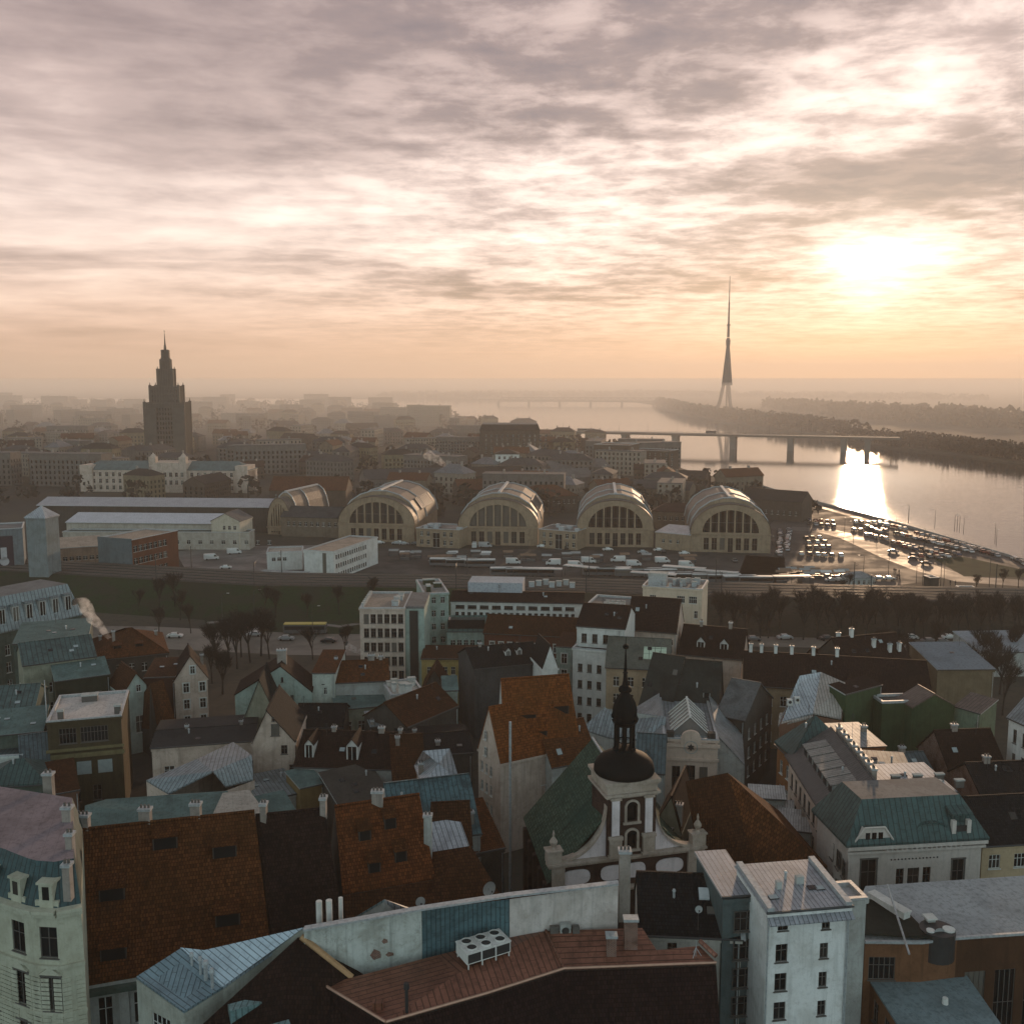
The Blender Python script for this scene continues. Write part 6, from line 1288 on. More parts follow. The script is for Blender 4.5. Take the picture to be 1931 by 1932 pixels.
for k in range(8):
    a0, a1 = 2*pi*k/8+pi/8, 2*pi*(k+1)/8+pi/8; b.cyl((cx+rr*cos(a0),cy+rr*sin(a0),32.2), (cx+rr*cos(a1),cy+rr*sin(a1),32.2), .07, .07, 4)
b.build('lantern', DOM, CH)
b = MB(); b.lathe((cx,cy), [(1.25,34.5),(1.42,35.0),(1.45,35.6),(1.25,36.3),(.85,36.9),(.55,37.2),(.42,37.4)], 8, a0=pi/8); b.lathe((cx,cy), [(.75,37.4),(.85,37.8),(.7,38.2),(.42,38.5),(.30,39.4),(.20,41.5),(.10,44.5),(.05,45.6)], 8); b.lathe((cx,cy), [(.05,45.3),(.32,45.5),(.38,45.8),(.3,46.1),(.05,46.3)], 10); b.lathe((cx,cy), [(.06,40.6),(.34,40.9),(.2,41.2),(.08,41.4)], 8)
b.cyl((cx,cy,46.2), (cx,cy,47.6), .04, .03, 5); b.build('spire', DOM, CH)
for k in range(4):
    a_ = pi/2*k+pi/4; b = MB(); b.lathe((cx+1.5*cos(a_), cy+1.5*sin(a_)), [(.15,34.5),(.28,34.8),(.1,35.1),(.02,35.5)], 6); b.build('finial', DOM, CH)

ZM = [(0,0),(16.4,16.4),(25.2,24.0),(27,25.6),(31.1,28.2),(34.5,31.9),(37.4,35.4),(45.8,40.8),(60,50)]
def zmap(z):
    for (a0, b0), (a1, b1) in zip(ZM, ZM[1:]):
        if a0 <= z <= a1: return b0+(b1-b0)*(z-a0)/(a1-a0)
    return z
for ch in CH.children_recursive:
    if ch.name.split('.')[0] in ('nave_wall', 'nave_roof', 'ridge_capping'): continue
    for v in ch.data.vertices: v.co.z = zmap(v.co.z)
for ch in CH.children:
    if ch.name.split('.')[0] in ('nave_wall', 'nave_roof', 'ridge_capping'):
        for v in ch.data.vertices: v.co.x += 1.9*max(0, v.co.y)/DEP
# steep roofs right of the church
PH('hip_roof_house', 'tall old house with steep rust-brown roofs and a pale gable wall beside the church', 'house', [(0, [(1293,1474,24),(1372,1458,24),(1428,1640,12.5),(1322,1648,12.5)]), (1, [(1372,1458,24),(1428,1640,12.5),(1560,1634,12.5),(1470,1530,13.5)]), (0, [(1372,1458,24),(1470,1530,13.5),(1400,1500,13.5)])], [(1322,1648,12.5),(1428,1640,12.5),(1560,1634,12.5),(1470,1530,13.5),(1395,1500,13.5),(1280,1540,12.5)], WD, rmats=[TB, TR], win=[(0,.15,7,1,2,1),(0,.4,7,1,2,1),(0,.65,7,1,2,1)])  # right slope in lighter rust tile: its sunlight put into the colour
H('gable_wall_house', 'narrow tan gable wall with slit windows between the tower and the rust-brown roof', 'house', (1230,1562), (1284,1570), 15.3, 10, 'gablef', 4.4, WCD, TD, rf=.65, over=.1, win=[('F',1.7,13,.35,1.8,0),('F',2.6,14,.35,1.8,0)], chim=((.85,.1,1.4,1.3,1.0,WG),))
for i, (px, py, z, w, d, t) in enumerate(((1383,1508,15,2.4,1.6,'a'),(1440,1560,13,2.2,1.6,'b'),(1502,1490,14,2.0,1.8,'c'))): pass
for i, (p, q, z) in enumerate((((1505,1503),(1535,1504),12.0),((1512,1520),(1548,1522),11.7),((1525,1535),(1570,1538),11.4),((1455,1474),(1520,1476),13.5))):
    H('lean_to_roof', ('uppermost','second','third','highest left')[i]+' of the narrow pale slatted lean-to roofs stepping down the lane', 'roof', (p[0]-40,p[1]+30), (q[0]-40,q[1]+32), z, 2.2, 'shed', .7, WG, seam((.50,.48,.46),.35,.4), group='slatted lean-to roofs along the lane', trim=False)
# long dormered house and the corner house with green mansard
o = H('dormered_house', 'long pale street house with grey seamed roof and six slanting dormers', 'house', (1488,1424), (1562,1541), 17, 10, 'gable', 5.5, WP, seam((.13,.13,.13), .55, .5, .55, .1), rf=.6, over=.5, win=grid('F',12,4,1,30,1.4,3.8,1.2,2.2,1), frame=FRAMED,
    dorm=tuple((f, 18.0, 1.9, 1.5, 'shed', WG, seam((.30,.29,.27), .55, .4, .55, .1)) for f in (.17,.29,.41,.53,.65,.77)), chim=tuple((f, .66, 1.6, 1.2, .8) for f in (.08,.2,.3,.42,.52,.62,.72,.82)), ry=1425)
H('turret_house', 'orange plastered rounded corner of the long dormered house with teal hip roof', 'house', (1466,1402), (1496,1428), 17, 9, 'hip', 5, WO, SGN, hin=3, win=grid('F',2,4,.5,5,1.4,3.8,1.0,2.1,1))
o = H('corner_palace', 'white corner house with green mansard roof, ornate cornice and eyebrow dormer', 'house', (1601,1594), (1852,1580), 16.8, 9, 'mansard', 5.6, plaster((.54,.49,.45),.3), SGN, rf=.5, hin=2.2, over=.6, win=[('F',2.6,10.4,1.9,4.4,3),('F',6.6,10.6,1.0,2.8,1),('F',8.3,10.6,1.5,2.8,1),('F',10.0,10.6,1.0,2.8,1),('F',14.0,10.0,1.5,4.2,3),('F',6.6,6.6,1.0,2.4,1),('F',8.3,6.6,1.5,2.4,1),('F',10.0,6.6,1.0,2.4,1),('F',2.6,5.6,1.9,3.4,1),('F',14.0,5.4,1.5,3.4,1)], frame=FRAMED, ry=1490)
Lq, R0 = o['L'], o['root']; M = plaster((.54,.49,.45),.3)
b = MB(); b.box(-.4,-.7,16.3,Lq+.4,-.1,16.7); b.box(-.3,-.45,15.7,Lq+.3,0,16.0); b.build('cornice', M, R0)
for k in range(16): b = MB(); x = 4.5+k*.62; b.box(x,-.5,15.9,x+.2,-.1,16.3); b.build('corbel', M, R0)
for k in range(14): b = MB(); x = 5.4+k*.45; b.cyl((x,-.01,14.6), (x,-.06,14.6), .1, .1, 8); b.build('boss', IRON, R0)
b = MB(); x0, x1, xi0, xi1 = .3, 5.6, 1.7, 4.2; b.poly([(x0,-.3,16.9),(x1,-.3,16.9),(xi1,-.3,18.9),(xi0,-.3,18.9)]); b.poly([(x1,-.3,16.9),(x1,3,16.9),(xi1,3,18.9),(xi1,-.3,18.9)]); b.poly([(x0,3,16.9),(x0,-.3,16.9),(xi0,-.3,18.9),(xi0,3,18.9)]); b.poly([(xi0,-.3,18.9),(xi1,-.3,18.9),(xi1,3,18.9),(xi0,3,18.9)], 1)
for (p, q) in (((x0,16.9),(xi0,18.95)),((xi0,18.95),(xi1,18.95)),((xi1,18.95),(x1,16.9))): b.cyl((p[0],-.35,p[1]), (q[0],-.35,q[1]), .13, .13, 5, 0)
g = b.build('attic_gable', [M, SGN], R0)
for x in (2.15,2.95,3.75): b = MB(); b.box(x-.27,-.36,17.1,x+.27,-.31,18.3); b.build('window', GLASS, g)
for x0_, sc in ((10.3,1.0),(1.0,.0)):
    if sc:
        b = MB(); n = 12; zz = 17.9; y0 = .35; 
        A_ = [(x0_-2.0*cos(pi*k/n), zz+1.0*sin(pi*k/n)) for k in range(n+1)]
        b.poly([(x,y0,z) for x, z in A_], 1)
        for (p, q) in zip(A_, A_[1:]): b.slab([(p[0],y0-.3,p[1]+.1),(q[0],y0-.3,q[1]+.1),(q[0],3.2,q[1]*.2+zz*.8+1.6),(p[0],3.2,p[1]*.2+zz*.8+1.6)], .1)
        b.build('eyebrow_dormer', [SGN, GLASS], R0)
b = MB(); b.box(12.8,-.3,16.8,15.2,2.4,17.4,0); b.box(12.8,-.3,17.4,13.3,.2,19.2,0); b.box(14.7,-.3,17.4,15.2,.2,19.2,0); b.box(13.3,-.2,17.4,14.7,-.1,18.5,2); b.box(13.0,.3,17.4,15.0,2.4,19.6,1); b.slab([(12.6,-.2,20.0),(15.4,-.2,20.0),(15.4,3,21.2),(12.6,3,21.2)], .2, 1); b.build('balcony_turret', [M, SGN, IRON], R0)
# sunlit court roofs behind the mansard
o = H('court_roof_house', 'flat sunlit court roof crowded with low vents behind the green mansard', 'house', (1668,1500), (1800,1494), 19.5, 8, 'shed', .5, WP, SL, trim=False)
units(o, [(1+k*1.5,.8+(k%2)*2.2,1.1,.5,.7) for k in range(7)], FRAMED, z=20)
H('court_house', 'small pale block with a dark seamed roof inside the sunlit court', 'house', (1634,1462), (1722,1468), 17, 8, 'shed', 2.2, WP, SD, win=grid('F',3,1,1,7,14,3,.8,1.3,1), chim=((.1,.2,1.4,1,.8),(.7,.1,1.2,1,.8)), ry=1430)
H('court_house', 'tan block with a blue-grey seamed roof between court and folded tin roof', 'house', (1580,1412), (1668,1408), 16.5, 9, 'shed', 3, WO, SG, chim=((.9,.6,1.2,1,.8),(.05,.7,1,.8,.6)), ry=1380)
H('cream_house', 'cream house with white-framed windows and a black tiled roof at the right edge', 'house', (1853,1594), (1990,1586), 15.6, 9, 'gable', 5.5, plaster((.46,.37,.26),.3), TK, win=[('F',1.7,12.4,1.5,1.8,4),('F',5.0,12.4,1.5,1.8,4),('F',8.3,12.4,1.5,1.8,4),('F',1.7,8.4,1.5,1.8,4),('F',5.0,8.4,1.5,1.8,4)], over=.3, ry=1503)
# white tall block and its neighbours at the bottom right
WTB = plaster((.64,.63,.61),.4)
o = H('white_tall_block', 'tall pale grey rendered block with two window columns and a seamed lean-to roof', 'house', (1447,1722), (1603,1709), 24, 7.5, 'shed', 3.6, WTB, seam((.40,.41,.43),.45,.35,.4), over=.25, win=[('F',1.55,22.1,1.0,1.0,0),('F',5.7,21.9,.8,1.5,1)]+[('F',1.5,21.9-2.85*k-2.0-.85,1.15,1.75,1) for k in range(7)]+[('F',5.6,21.9-2.85*k-2.85,.8,1.5,1) for k in range(7)], frame=FRAMED, ry=1632)
Lq, R0 = o['L'], o['root']
b = MB(); k1 = 3.6/7.5
zb_ = o['zr']+.6
for x in (-.05, Lq-.55): b = MB(); b.slab([(x,-.3,24.2+.35),(x+.6,-.3,24.2+.35),(x+.6,7.6,zb_),(x,7.6,zb_)], .5); b.build('verge_coping', LEAD, R0)
b = MB(); b.slab([(-.1,-.9,23.2),(Lq+.1,-.9,23.2),(Lq+.1,0,23.75),(-.1,0,23.75)], .1); b.build('skirt_roof', seam((.40,.41,.43),.45,.35,.4), R0)
b = MB(); b.cyl((Lq-.12,-.12,0), (Lq-.12,-.12,23.1), .07, .07, 6); b.cyl((.1,-.12,0), (.1,-.12,23.1), .07, .07, 6); b.build('drainpipe', LEAD, R0)
for x, y, w in ((2.2,3.0,.5),(4.4,3.6,.75)): b = MB(); b.box(x,y,24.0,x+w,y+.5,24.2+(o['zr']-24)*y/7.5+.75); b.build('roof_hatch', WG, R0)
o = H('party_wall_block', 'bare grey rendered stack wall rising behind the tall pale block', 'building', (1566,1700), (1634,1694), 22.5, 3.2, 'flat', 1, WG, LEAD, over=0)
o = H('recessed_block', 'narrow dark recessed block with stacked balconies left of the tall pale block', 'house', (1364,1694), (1420,1690), 23.4, 8, 'shed', 2.4, plaster((.13,.16,.16),.5), seam((.36,.38,.41),.5,.35), over=.1, win=[('F',2.0,20.0-2.9*k,1.9,2.0,4) for k in range(7)], frame=FRAMED, ry=1645)
# black and teal roof house with pale wall
o = H('black_roof_corner_house', 'house with mossy black slate roof and skylight, left of the tall pale block', 'house', (1206,1762), (1398,1770), 19.2, 8.6, 'gable', 5.2, plaster((.46,.43,.39),.35), TK, rf=.62, over=.25, rake=.15, win=[('F',3.1,16.9,.9,1.5,1)], frame=FRAMED, ry=1652)
Lq, R0 = o['L'], o['root']; k1 = 5.2/(8.6*.62)
b = MB(); k1 = (o['zr']-o['ze'])/(8.6*.62); b.slab([(5.9,2.9,19.65+2.9*k1),(6.9,2.9,19.65+2.9*k1),(6.9,3.9,19.65+3.9*k1),(5.9,3.9,19.65+3.9*k1)], .15); b.build('roof_window', plain('pale_roof_glass', (.5,.52,.52), .2), R0)
b = MB(); zb_ = o['zr']+.5; b.slab([(Lq-.1,-.4,19.45),(Lq+.35,-.4,19.45),(Lq+.35,5.3,zb_),(Lq-.1,5.3,zb_)], .35); b.build('verge_coping', LEAD, R0); b = MB(); b.cyl((Lq-.4,-.12,0), (Lq-.4,-.12,19), .07, .07, 6); b.build('drainpipe', IRON, R0)
# long firewall with a metal-clad bay
PL = plaster((.50,.51,.48),.75); PK = plaster((.56,.51,.48),.5)
o = PH('firewall_house', 'long stained firewall with copings and a blue metal-clad bay behind the red tin roof', 'house', [(0, [(573,1752,24.2),(795,1713,25),(961,1688,25.4),(1166,1665,25.6),(1160,1702,20),(940,1720,20),(600,1756,20)])], [(573,1752,24.2),(795,1713,25),(961,1688,25.4),(1166,1665,25.6),(1160,1702,20),(940,1720,20),(600,1756,20)], [PL, PK, seam((.16,.25,.27),.42,.5)], rmats=[TB], win=[(2,.52,20.2,1.0,1.3,1)], wallmats={1:2, 2:1}, frame=FRAMED)
c, E_ = o['c'], o['edges']
b = MB(); A = [P(573,1752,24.5), P(795,1713,25.3), P(961,1688,25.7), P(1166,1665,25.9)]
for p, q in zip(A, A[1:]): p = p-c; q = q-c; b.slab([(p.x,p.y-.35,p.z+.05),(q.x,q.y-.35,q.z+.05),(q.x,q.y+.35,q.z+.05),(p.x,p.y+.35,p.z+.05)], .18)
b.build('coping', LEAD, o['root']); b = MB(); q = P(961,1688,0)-c; b.cyl((q.x+.1,q.y-.35,0), (q.x+.1,q.y-.35,25.3), .2, .2, 6); b.build('drainpipe', LEAD, o['root'])
q = P(640,1752,22); 
for px, py, w in ((756,1800,.5),(803,1795,.9),(815,1805,.5),(1080,1762,.4)): pass
for (t, z, w, h) in ((.60,21.0,.9,1.0),(.68,22.2,.5,.5),(.72,20.9,.7,.45)):
    a_, b2, U, Nn, wd = E_[0]; b = MB(); x = wd*t; p = (a_.x-c.x+U.x*x, a_.y-c.y+U.y*x); pts = [(p[0]+U.x*w*.5*cos(k*pi/5)*(1+.25*sin(k*3))+Nn[0]*.03, p[1]+U.y*w*.5*cos(k*pi/5)*(1+.25*sin(k*3))+Nn[1]*.03, z+h*.5*sin(k*pi/5)*(1+.2*cos(k*2))) for k in range(10)]; b.poly(pts); b.build('bare_brick_patch', CHBR, o['root'])
q = P(1178,1665,24); chimney(o['root'], q.x-c.x, q.y-c.y+.3, 20, 27.2, 1.35, 1.2, CHIM, 3)
for px, py, r_ in ((599,1735,.28),(618,1733,.28),(640,1728,.2)): q = P(px, py, 24); b = MB(); b.cyl((q.x-c.x,q.y-c.y+.8,21), (q.x-c.x,q.y-c.y+.8,25.3), r_, r_, 10); b.build('flue', WW, o['root'])
# red seamed roof in the bottom centre
SRP = seam((.30,.15,.105), .55, .5, .34, .4); RD = tiles((.022,.012,.011), .4)
pts = [(612,1858,20),(728,1928,20),(916,1874,20),(1063,1827,20),(1350,1816,20),(1319,1785,20.6),(1238,1793,20.6),(1211,1751,21.4),(1029,1749,21.4),(958,1769,21.2),(823,1803,21.0)]
o = PH('red_tin_roof_house', 'large house with an angular red seamed tin roof and a dark tiled mansard slope', 'house', [(0, [(612,1858,20),(728,1928,20),(862,1838,20.9),(823,1803,21.0)], ((612,1858,20),(823,1803,21.0))), (0, [(728,1928,20),(916,1874,20),(1063,1827,20),(1029,1757,21.6),(958,1769,21.2),(862,1838,20.9)], ((1000,1850,20),(960,1790,20))), (0, [(862,1838,20.9),(958,1769,21.2),(823,1803,21.0)], ((862,1838,20.9),(823,1803,21.0))), (0, [(1063,1827,20),(1350,1816,20),(1319,1785,20.6),(1238,1793,20.6),(1211,1751,21.4),(1029,1757,21.6)], ((1063,1827,20),(1350,1816,20)))], pts, WD, rmats=[SRP])
c = o['c']; b = MB(); ed = [P(*q)-Vector((c.x,c.y,0)) for q in pts[:5]]
offs = []
for i in range(5):
    n = Vector((0,0,0))
    for k in (i-1, i):
        if 0 <= k < 4: d = ed[k+1]-ed[k]; n += Vector((d.y,-d.x,0)).normalized()
    n.normalize(); offs.append(n)
lo = [Vector((ed[i].x, ed[i].y, 11))+offs[i]*(3.4 if i else 2.5) for i in range(5)]
for i in range(4): b.poly([lo[i], lo[i+1], ed[i+1]+Vector((0,0,-.25))+offs[i+1]*.1, ed[i]+Vector((0,0,-.25))+offs[i]*.1])
b.build('mansard_slope', RD, o['root'])
b = MB()
for i in range(4): p, q = ed[i]+offs[i]*.1, ed[i+1]+offs[i+1]*.1; b.cyl((p.x,p.y,20.05), (q.x,q.y,20.05), .13, .13, 6)
b.build('gutter', plain('copper_gutter', (.42,.24,.17), .4, .5), o['root'])
b = MB(); p, q = P(1029,1757,21.6)-c, P(1063,1827,20)-c; b.cyl((p.x,p.y,21.7), (q.x,q.y,20.1), .12, .12, 5); b.build('hip_capping', SRP, o['root'])
q = P(1172,1792,21)-c; chimney(o['root'], q.x-.9, q.y+.2, 19, 22.4, 1.1, .9, CHBR, 0); chimney(o['root'], q.x+.9, q.y+.9, 19, 23.6, 1.5, 1.0, CHBR, 0)
q = P(767,1904,20.4)-c; b = MB(); b.cyl((q.x,q.y,20), (q.x,q.y,22.4), .14, .14, 8); b.cyl((q.x,q.y,22.2), (q.x,q.y,22.7), .26, .2, 8); b.build('flue', IRON, o['root'])
q = P(712,1900,20.2)-c; b = MB(); b.box(q.x-.4,q.y-.3,20,q.x+.5,q.y+.3,20.7); b.build('roof_hatch', SRP, o['root'])
q = P(1312,1806,20.2)-c; b = MB(); b.cyl((q.x,q.y,20.2), (q.x,q.y,21.8), .03, .03, 5)
for s in range(3): b.cyl((q.x,q.y,21.1), (q.x+.5*cos(2*s),q.y+.5*sin(2*s),20.3), .03, .03, 4)
b.build('mast', LEAD, o['root'])
b = MB(); p, q = P(1319,1785,20.6)-c, P(1350,1816,20)-c; b.cyl((p.x,p.y,21.1), (q.x,q.y,20.6), .22, .22, 6); b.build('verge_coping', SRP, o['root'])
# the big fan unit on that roof
q = P(868,1832,20.9); ac = thing('cooling_unit', 'white rooftop cooling unit with six round fans on the red tin roof', 'air conditioner', (q.x+.6, q.y, 20.9), rad(-0)+atan2((P(950,1800,21)-P(870,1825,21)).y, (P(950,1800,21)-P(870,1825,21)).x))
b = MB(); b.box(0,0,.5,4.3,2.2,1.5); b.box(-.05,-.05,1.5,4.35,2.25,1.6)
for x in (.1,1.45,2.8,4.1): b.box(x,0,0,x+.1,.1,.5); b.box(x,2.1,0,x+.1,2.2,.5)
b.build('casing', WW, ac)
for i in range(3):
    for j in range(2): x, y = .75+i*1.4, .6+j*1.05; f = MB(); f.lathe((x,y), [(.50,1.58),(.50,1.74),(.44,1.74),(.44,1.64)], 16); g = f.build('fan_ring', WW, ac); f = MB(); f.lathe((x,y), [(.44,1.62),(.44,1.66),(.12,1.68),(.1,1.70)], 16); f.build('fan', IRON, g)
b = MB(); b.box(.1,-.02,.6,1.35,.0,1.4); b.box(1.5,-.02,.6,2.75,0,1.4); b.box(2.9,-.02,.6,4.2,0,1.4); b.build('grille', IRON, ac)
q = P(1072,1760,21.2); v = thing('condenser_unit', 'small dark and white condenser pair against the firewall on the red tin roof', 'air conditioner', (q.x-.8,q.y-.6,21.0), .1); b = MB(); b.box(0,0,0,1.0,.5,1.3,1); b.box(1.15,-.1,0,1.8,.45,1.0,0); b.box(-.9,0,0,-.1,.4,1.1,0); b.build('casing', [FRAMED, WG], v); b = MB(); b.cyl((.5,-.02,.7), (.5,-.06,.7), .35, .35, 12); b.build('fan', IRON, v)
# blue-grey tin roof, lower left
o = PH('pale_blue_tin_house', 'low house with blue-grey seamed tin roof narrowing to a point, at the lower left', 'house', [(0, [(257,1843,20),(347,1908,19),(420,1862,19.6),(340,1790,21.5)], ((347,1908,19),(257,1843,20))), (1, [(340,1788,21.5),(420,1862,19.6),(560,1766,22.6),(573,1750,24),(385,1793,21.8)], ((340,1790,21.5),(420,1862,19.6)))], [(257,1843,20),(347,1908,19),(420,1862,19.6),(560,1766,22.6),(573,1750,24),(385,1793,21.8),(340,1788,21.5)], plaster((.38,.38,.34),.4), rmats=[seam((.26,.33,.36),.45,.3,.4), seam((.44,.49,.53),.40,.25,.35)], win=[(0,.5,15,2.4,2.4,4)])
c = o['c']
for px, py, s in ((362,1818,.35),(378,1826,.35),(388,1833,.5),(440,1802,.35),(455,1815,.7),(400,1848,.4)): q = P(px,py,20.8)-c; b = MB(); b.cyl((q.x,q.y,20.0), (q.x,q.y,21.6), s*.35, s*.35, 8); b.cyl((q.x,q.y,21.5), (q.x,q.y,21.8), s*.6, s*.4, 8); b.build('vent', LEAD, o['root'])
# dark tiled roof, bottom
o = PH('dark_tile_house', 'house with dark sooty tiled slopes and two teal roof lights at the bottom edge', 'house', [(0, [(562,1769,23.2),(664,1850,20.0),(700,2000,17),(500,2060,16),(383,1932,18.6)]), (0, [(562,1769,23.2),(588,1772,22.4),(690,1842,19.2),(664,1850,20.0)])], [(562,1769,23.2),(383,1932,18.6),(500,2060,16),(700,2000,17),(690,1845,19.2),(588,1772,22.4)], WD, rmats=[TD], win=[])
c = o['c']; b = MB(); p, q = P(568,1767,23.3)-c, P(664,1845,20.1)-c; b.cyl((p.x,p.y,23.3), (q.x,q.y,20.1), .28, .28, 6); b.build('verge_coping', plaster((.45,.30,.18)), o['root'])
q = P(606,1792,21.6)-c; chimney(o['root'], q.x, q.y, 19, 23.3, 1.9, 1.1, CHBR, 3)
for px, py in ((462,1900),(517,1932)): q = P(px,py,19.6)-c; b = MB(); b.obox((q.x,q.y), (cos(.45),sin(.45)), 1.3, .5, 18.4, 19.9 if py < 1910 else 19.3); b.build('roof_light', [seam((.25,.36,.36),.5,.5)], o['root'])
# huge rust roof, left
o = slope_house('huge_rust_roof_house', 'old warehouse with an immense rust tiled roof and six hatch dormers', 'house', (150,1566,26), (480,1531,26), (512,1796,14.3), (151,1860,14), WG, TR, win=[(0,f,z,1.2,3.2,0) for f in (.12,.3,.5,.7) for z in (9.2,4.5)])
for fx, fy in ((.47,.20),(.80,.31),(.17,.50),(.78,.78),(.17,.88)): hatch(o, fx, fy, 2.4, 1.6, TR)
c = o['c']
for f, w in ((.015,1.5),(.36,1.5),(.65,1.3)): q = o['A'].lerp(o['B'], f)-c; chimney(o['root'], q.x, q.y+.4, 24.5, 27.5, w, 1.0, CHIM, 3)
a_, b2, U, Nn, wd = o['edges'][0]
for k in range(5): x = .3+k*wd/5; b = MB(); b.obox((a_.x-c.x+U.x*x+Nn[0]*.25, a_.y-c.y+U.y*x+Nn[1]*.25), U, .45, .25, 0, 13.4); b.build('pilaster', WG, o['root'])
b = MB(); b.obox((a_.x-c.x+U.x*wd/2+Nn[0]*.35, a_.y-c.y+U.y*wd/2+Nn[1]*.35), U, wd/2, .35, 13.0, 13.5); b.build('cornice', WTQ, o['root'])
PH('mint_strip_house', 'long flat mint-grey tin roof behind the ridge of the immense rust roof', 'house', [(0, [(158,1572,17.5),(400,1547,17.5),(430,1492,18.5),(200,1508,18.5),(160,1520,18.5)])], [(158,1572,17.5),(400,1547,17.5),(430,1492,18.5),(200,1508,18.5),(160,1520,18.5)], WTQ, rmats=[TQ2])
PH('scalloped_wall_house', 'cream scalloped parapet wall and small flat roof right of the mint-grey strip', 'house', [(0, [(392,1556,18.2),(500,1532,18.2),(470,1490,19),(420,1496,19)])], [(392,1556,18.2),(500,1532,18.2),(470,1490,19),(420,1496,19)], WP, rmats=[felt((.40,.36,.32),.4)])
o = slope_house('black_brown_roof_house', 'old house with a steep black-brown tiled roof wedged between two rust roofs', 'house', (482,1539,25.2), (612,1526,25.2), (652,1760,14.5), (514,1794,14.2), WD, TD)
for f in (.985,.12): q = o['A'].lerp(o['B'], f)-o['c']; chimney(o['root'], q.x, q.y, 24, 26.6, .8, 1.2, CHIM, 2)
o = slope_house('hatch_roof_house', 'old house with a rust tiled roof carrying two columns of hatch dormers', 'house', (631,1522,24.6), (791,1499,24.6), (821,1656,17), (646,1686,17), WD, tiles((.110,.038,.014),.5))
for fx, fy, h in ((.30,.45,1.5),(.36,.95-.12,1.5),(.60,.36,1.6),(.66,.76,1.6)): hatch(o, fx, fy, 1.35, h, TR)
q = o['A'].lerp(o['B'], .5)-o['c']; chimney(o['root'], q.x, q.y, 23.5, 25.8, 1.6, 1.0, CHIM, 3); q = o['B'].lerp(o['C'], .55)-o['c']; chimney(o['root'], q.x, q.y, 17, 23.4, 1.1, 1.0, WG, 2)
PH('hatch_roof_house', 'lower rust tiled roof slope running down behind the firewall with a satellite dish', 'house', [(0, [(652,1745,15),(780,1722,15),(945,1690,15.5),(888,1596,19.5),(800,1610,18.5),(820,1660,17),(648,1690,17)])], [(652,1745,15),(780,1722,15),(945,1690,15.5),(888,1596,19.5),(800,1610,18.5),(820,1660,17),(648,1690,17)], WD, rmats=[TB])
H('teal_tin_house', 'house with a long streaked teal tin roof left of the church roof', 'house', (742,1592), (906,1570), 15.2, 10, 'gable', 6.0, WG, seam((.12,.20,.215),.62,.8,.45), rf=.6, over=.3, rake=.1, chim=((.9,.1,1.6,1.2,.8),), ry=1472)
H('dark_gable_house', 'small dark gabled roof in front of the teal tin roof', 'house', (820,1602), (888,1598), 16, 8, 'gable', 4.2, WD, TB, rf=.5, over=.1, win=[('R',4,16.5,.8,1.2,0)], ry=1516)
H('tin_strip_house', 'pale seamed tin strip roof beside the hatch dormers', 'house', (806,1612), (882,1600), 16.6, 4, 'shed', 1.6, WG, SL, over=.1, trim=False)
H('rust_wing_house', 'low rust tiled wing along the dark lane left of the church', 'house', (886,1612), (950,1600), 12.5, 8, 'shed', 3.2, WD, TR, over=.2)
PH('tin_pyramid_house', 'small pyramid tin roof with one facet painted bright as if sunlit, just behind the firewall', 'house', [(0, [(650,1742,21.5),(725,1697,24.4),(745,1735,22)]), (1, [(725,1697,24.4),(770,1715,23),(800,1722,21.5),(745,1735,22)])], [(650,1742,21.5),(745,1735,22),(800,1722,21.5),(770,1712,23),(725,1697,24.4)], WG, rmats=[seam((.26,.34,.35),.5,.3), SL])  # second facet gets paler tin, sunlight painted into its colour
# satellite dishes
def dish(px, z, r, label, rz=0):
    q = P(*px, z); o = thing('satellite_dish', label, 'satellite dish', (q.x, q.y, z-1.0), rz, 'satellite dishes on the roofs'); b = MB(); b.cyl((0,0,-1.2), (0,0,1.0), .04, .04, 5); b.build('mast', IRON, o)
    b = MB(); i0 = 0; n = 16; rings = []
    for k in range(4): rr = r*k/3; rings.append([(rr*cos(2*pi*j/n), -.2-.0+ (-.25*r)*(1-(rr/r)**2)*-1, 1.0+rr*sin(2*pi*j/n)*1.1) for j in range(n)])
    for a_, c_ in zip(rings, rings[1:]):
        for j in range(n): b.poly([a_[j], c_[j], c_[(j+1)%n], a_[(j+1)%n]])
    b.build('dish', plain('dish_grey', (.34,.34,.33), .5), o); b = MB(); b.cyl((0,-.2,1.0-r), (0,-.2-r*.9,1.0), .025, .025, 4); b.box(-.06,-.25-r*.9,.94,.06,-.1-r*.9,1.06); b.build('feed_arm', IRON, o)
dish((921,1676), 18.0, .75, 'large grey satellite dish above the right end of the metal-clad bay', .5)
dish((792,1700), 24.5, .45, 'small satellite dish beside the pyramid tin roof', .3)
dish((1317,1714), 22.2, .35, 'small white satellite dish on the mossy black roof')
dish((1768,1763), 17.6, .7, 'left of two white dishes at the edge of the flat grey roof', .2)
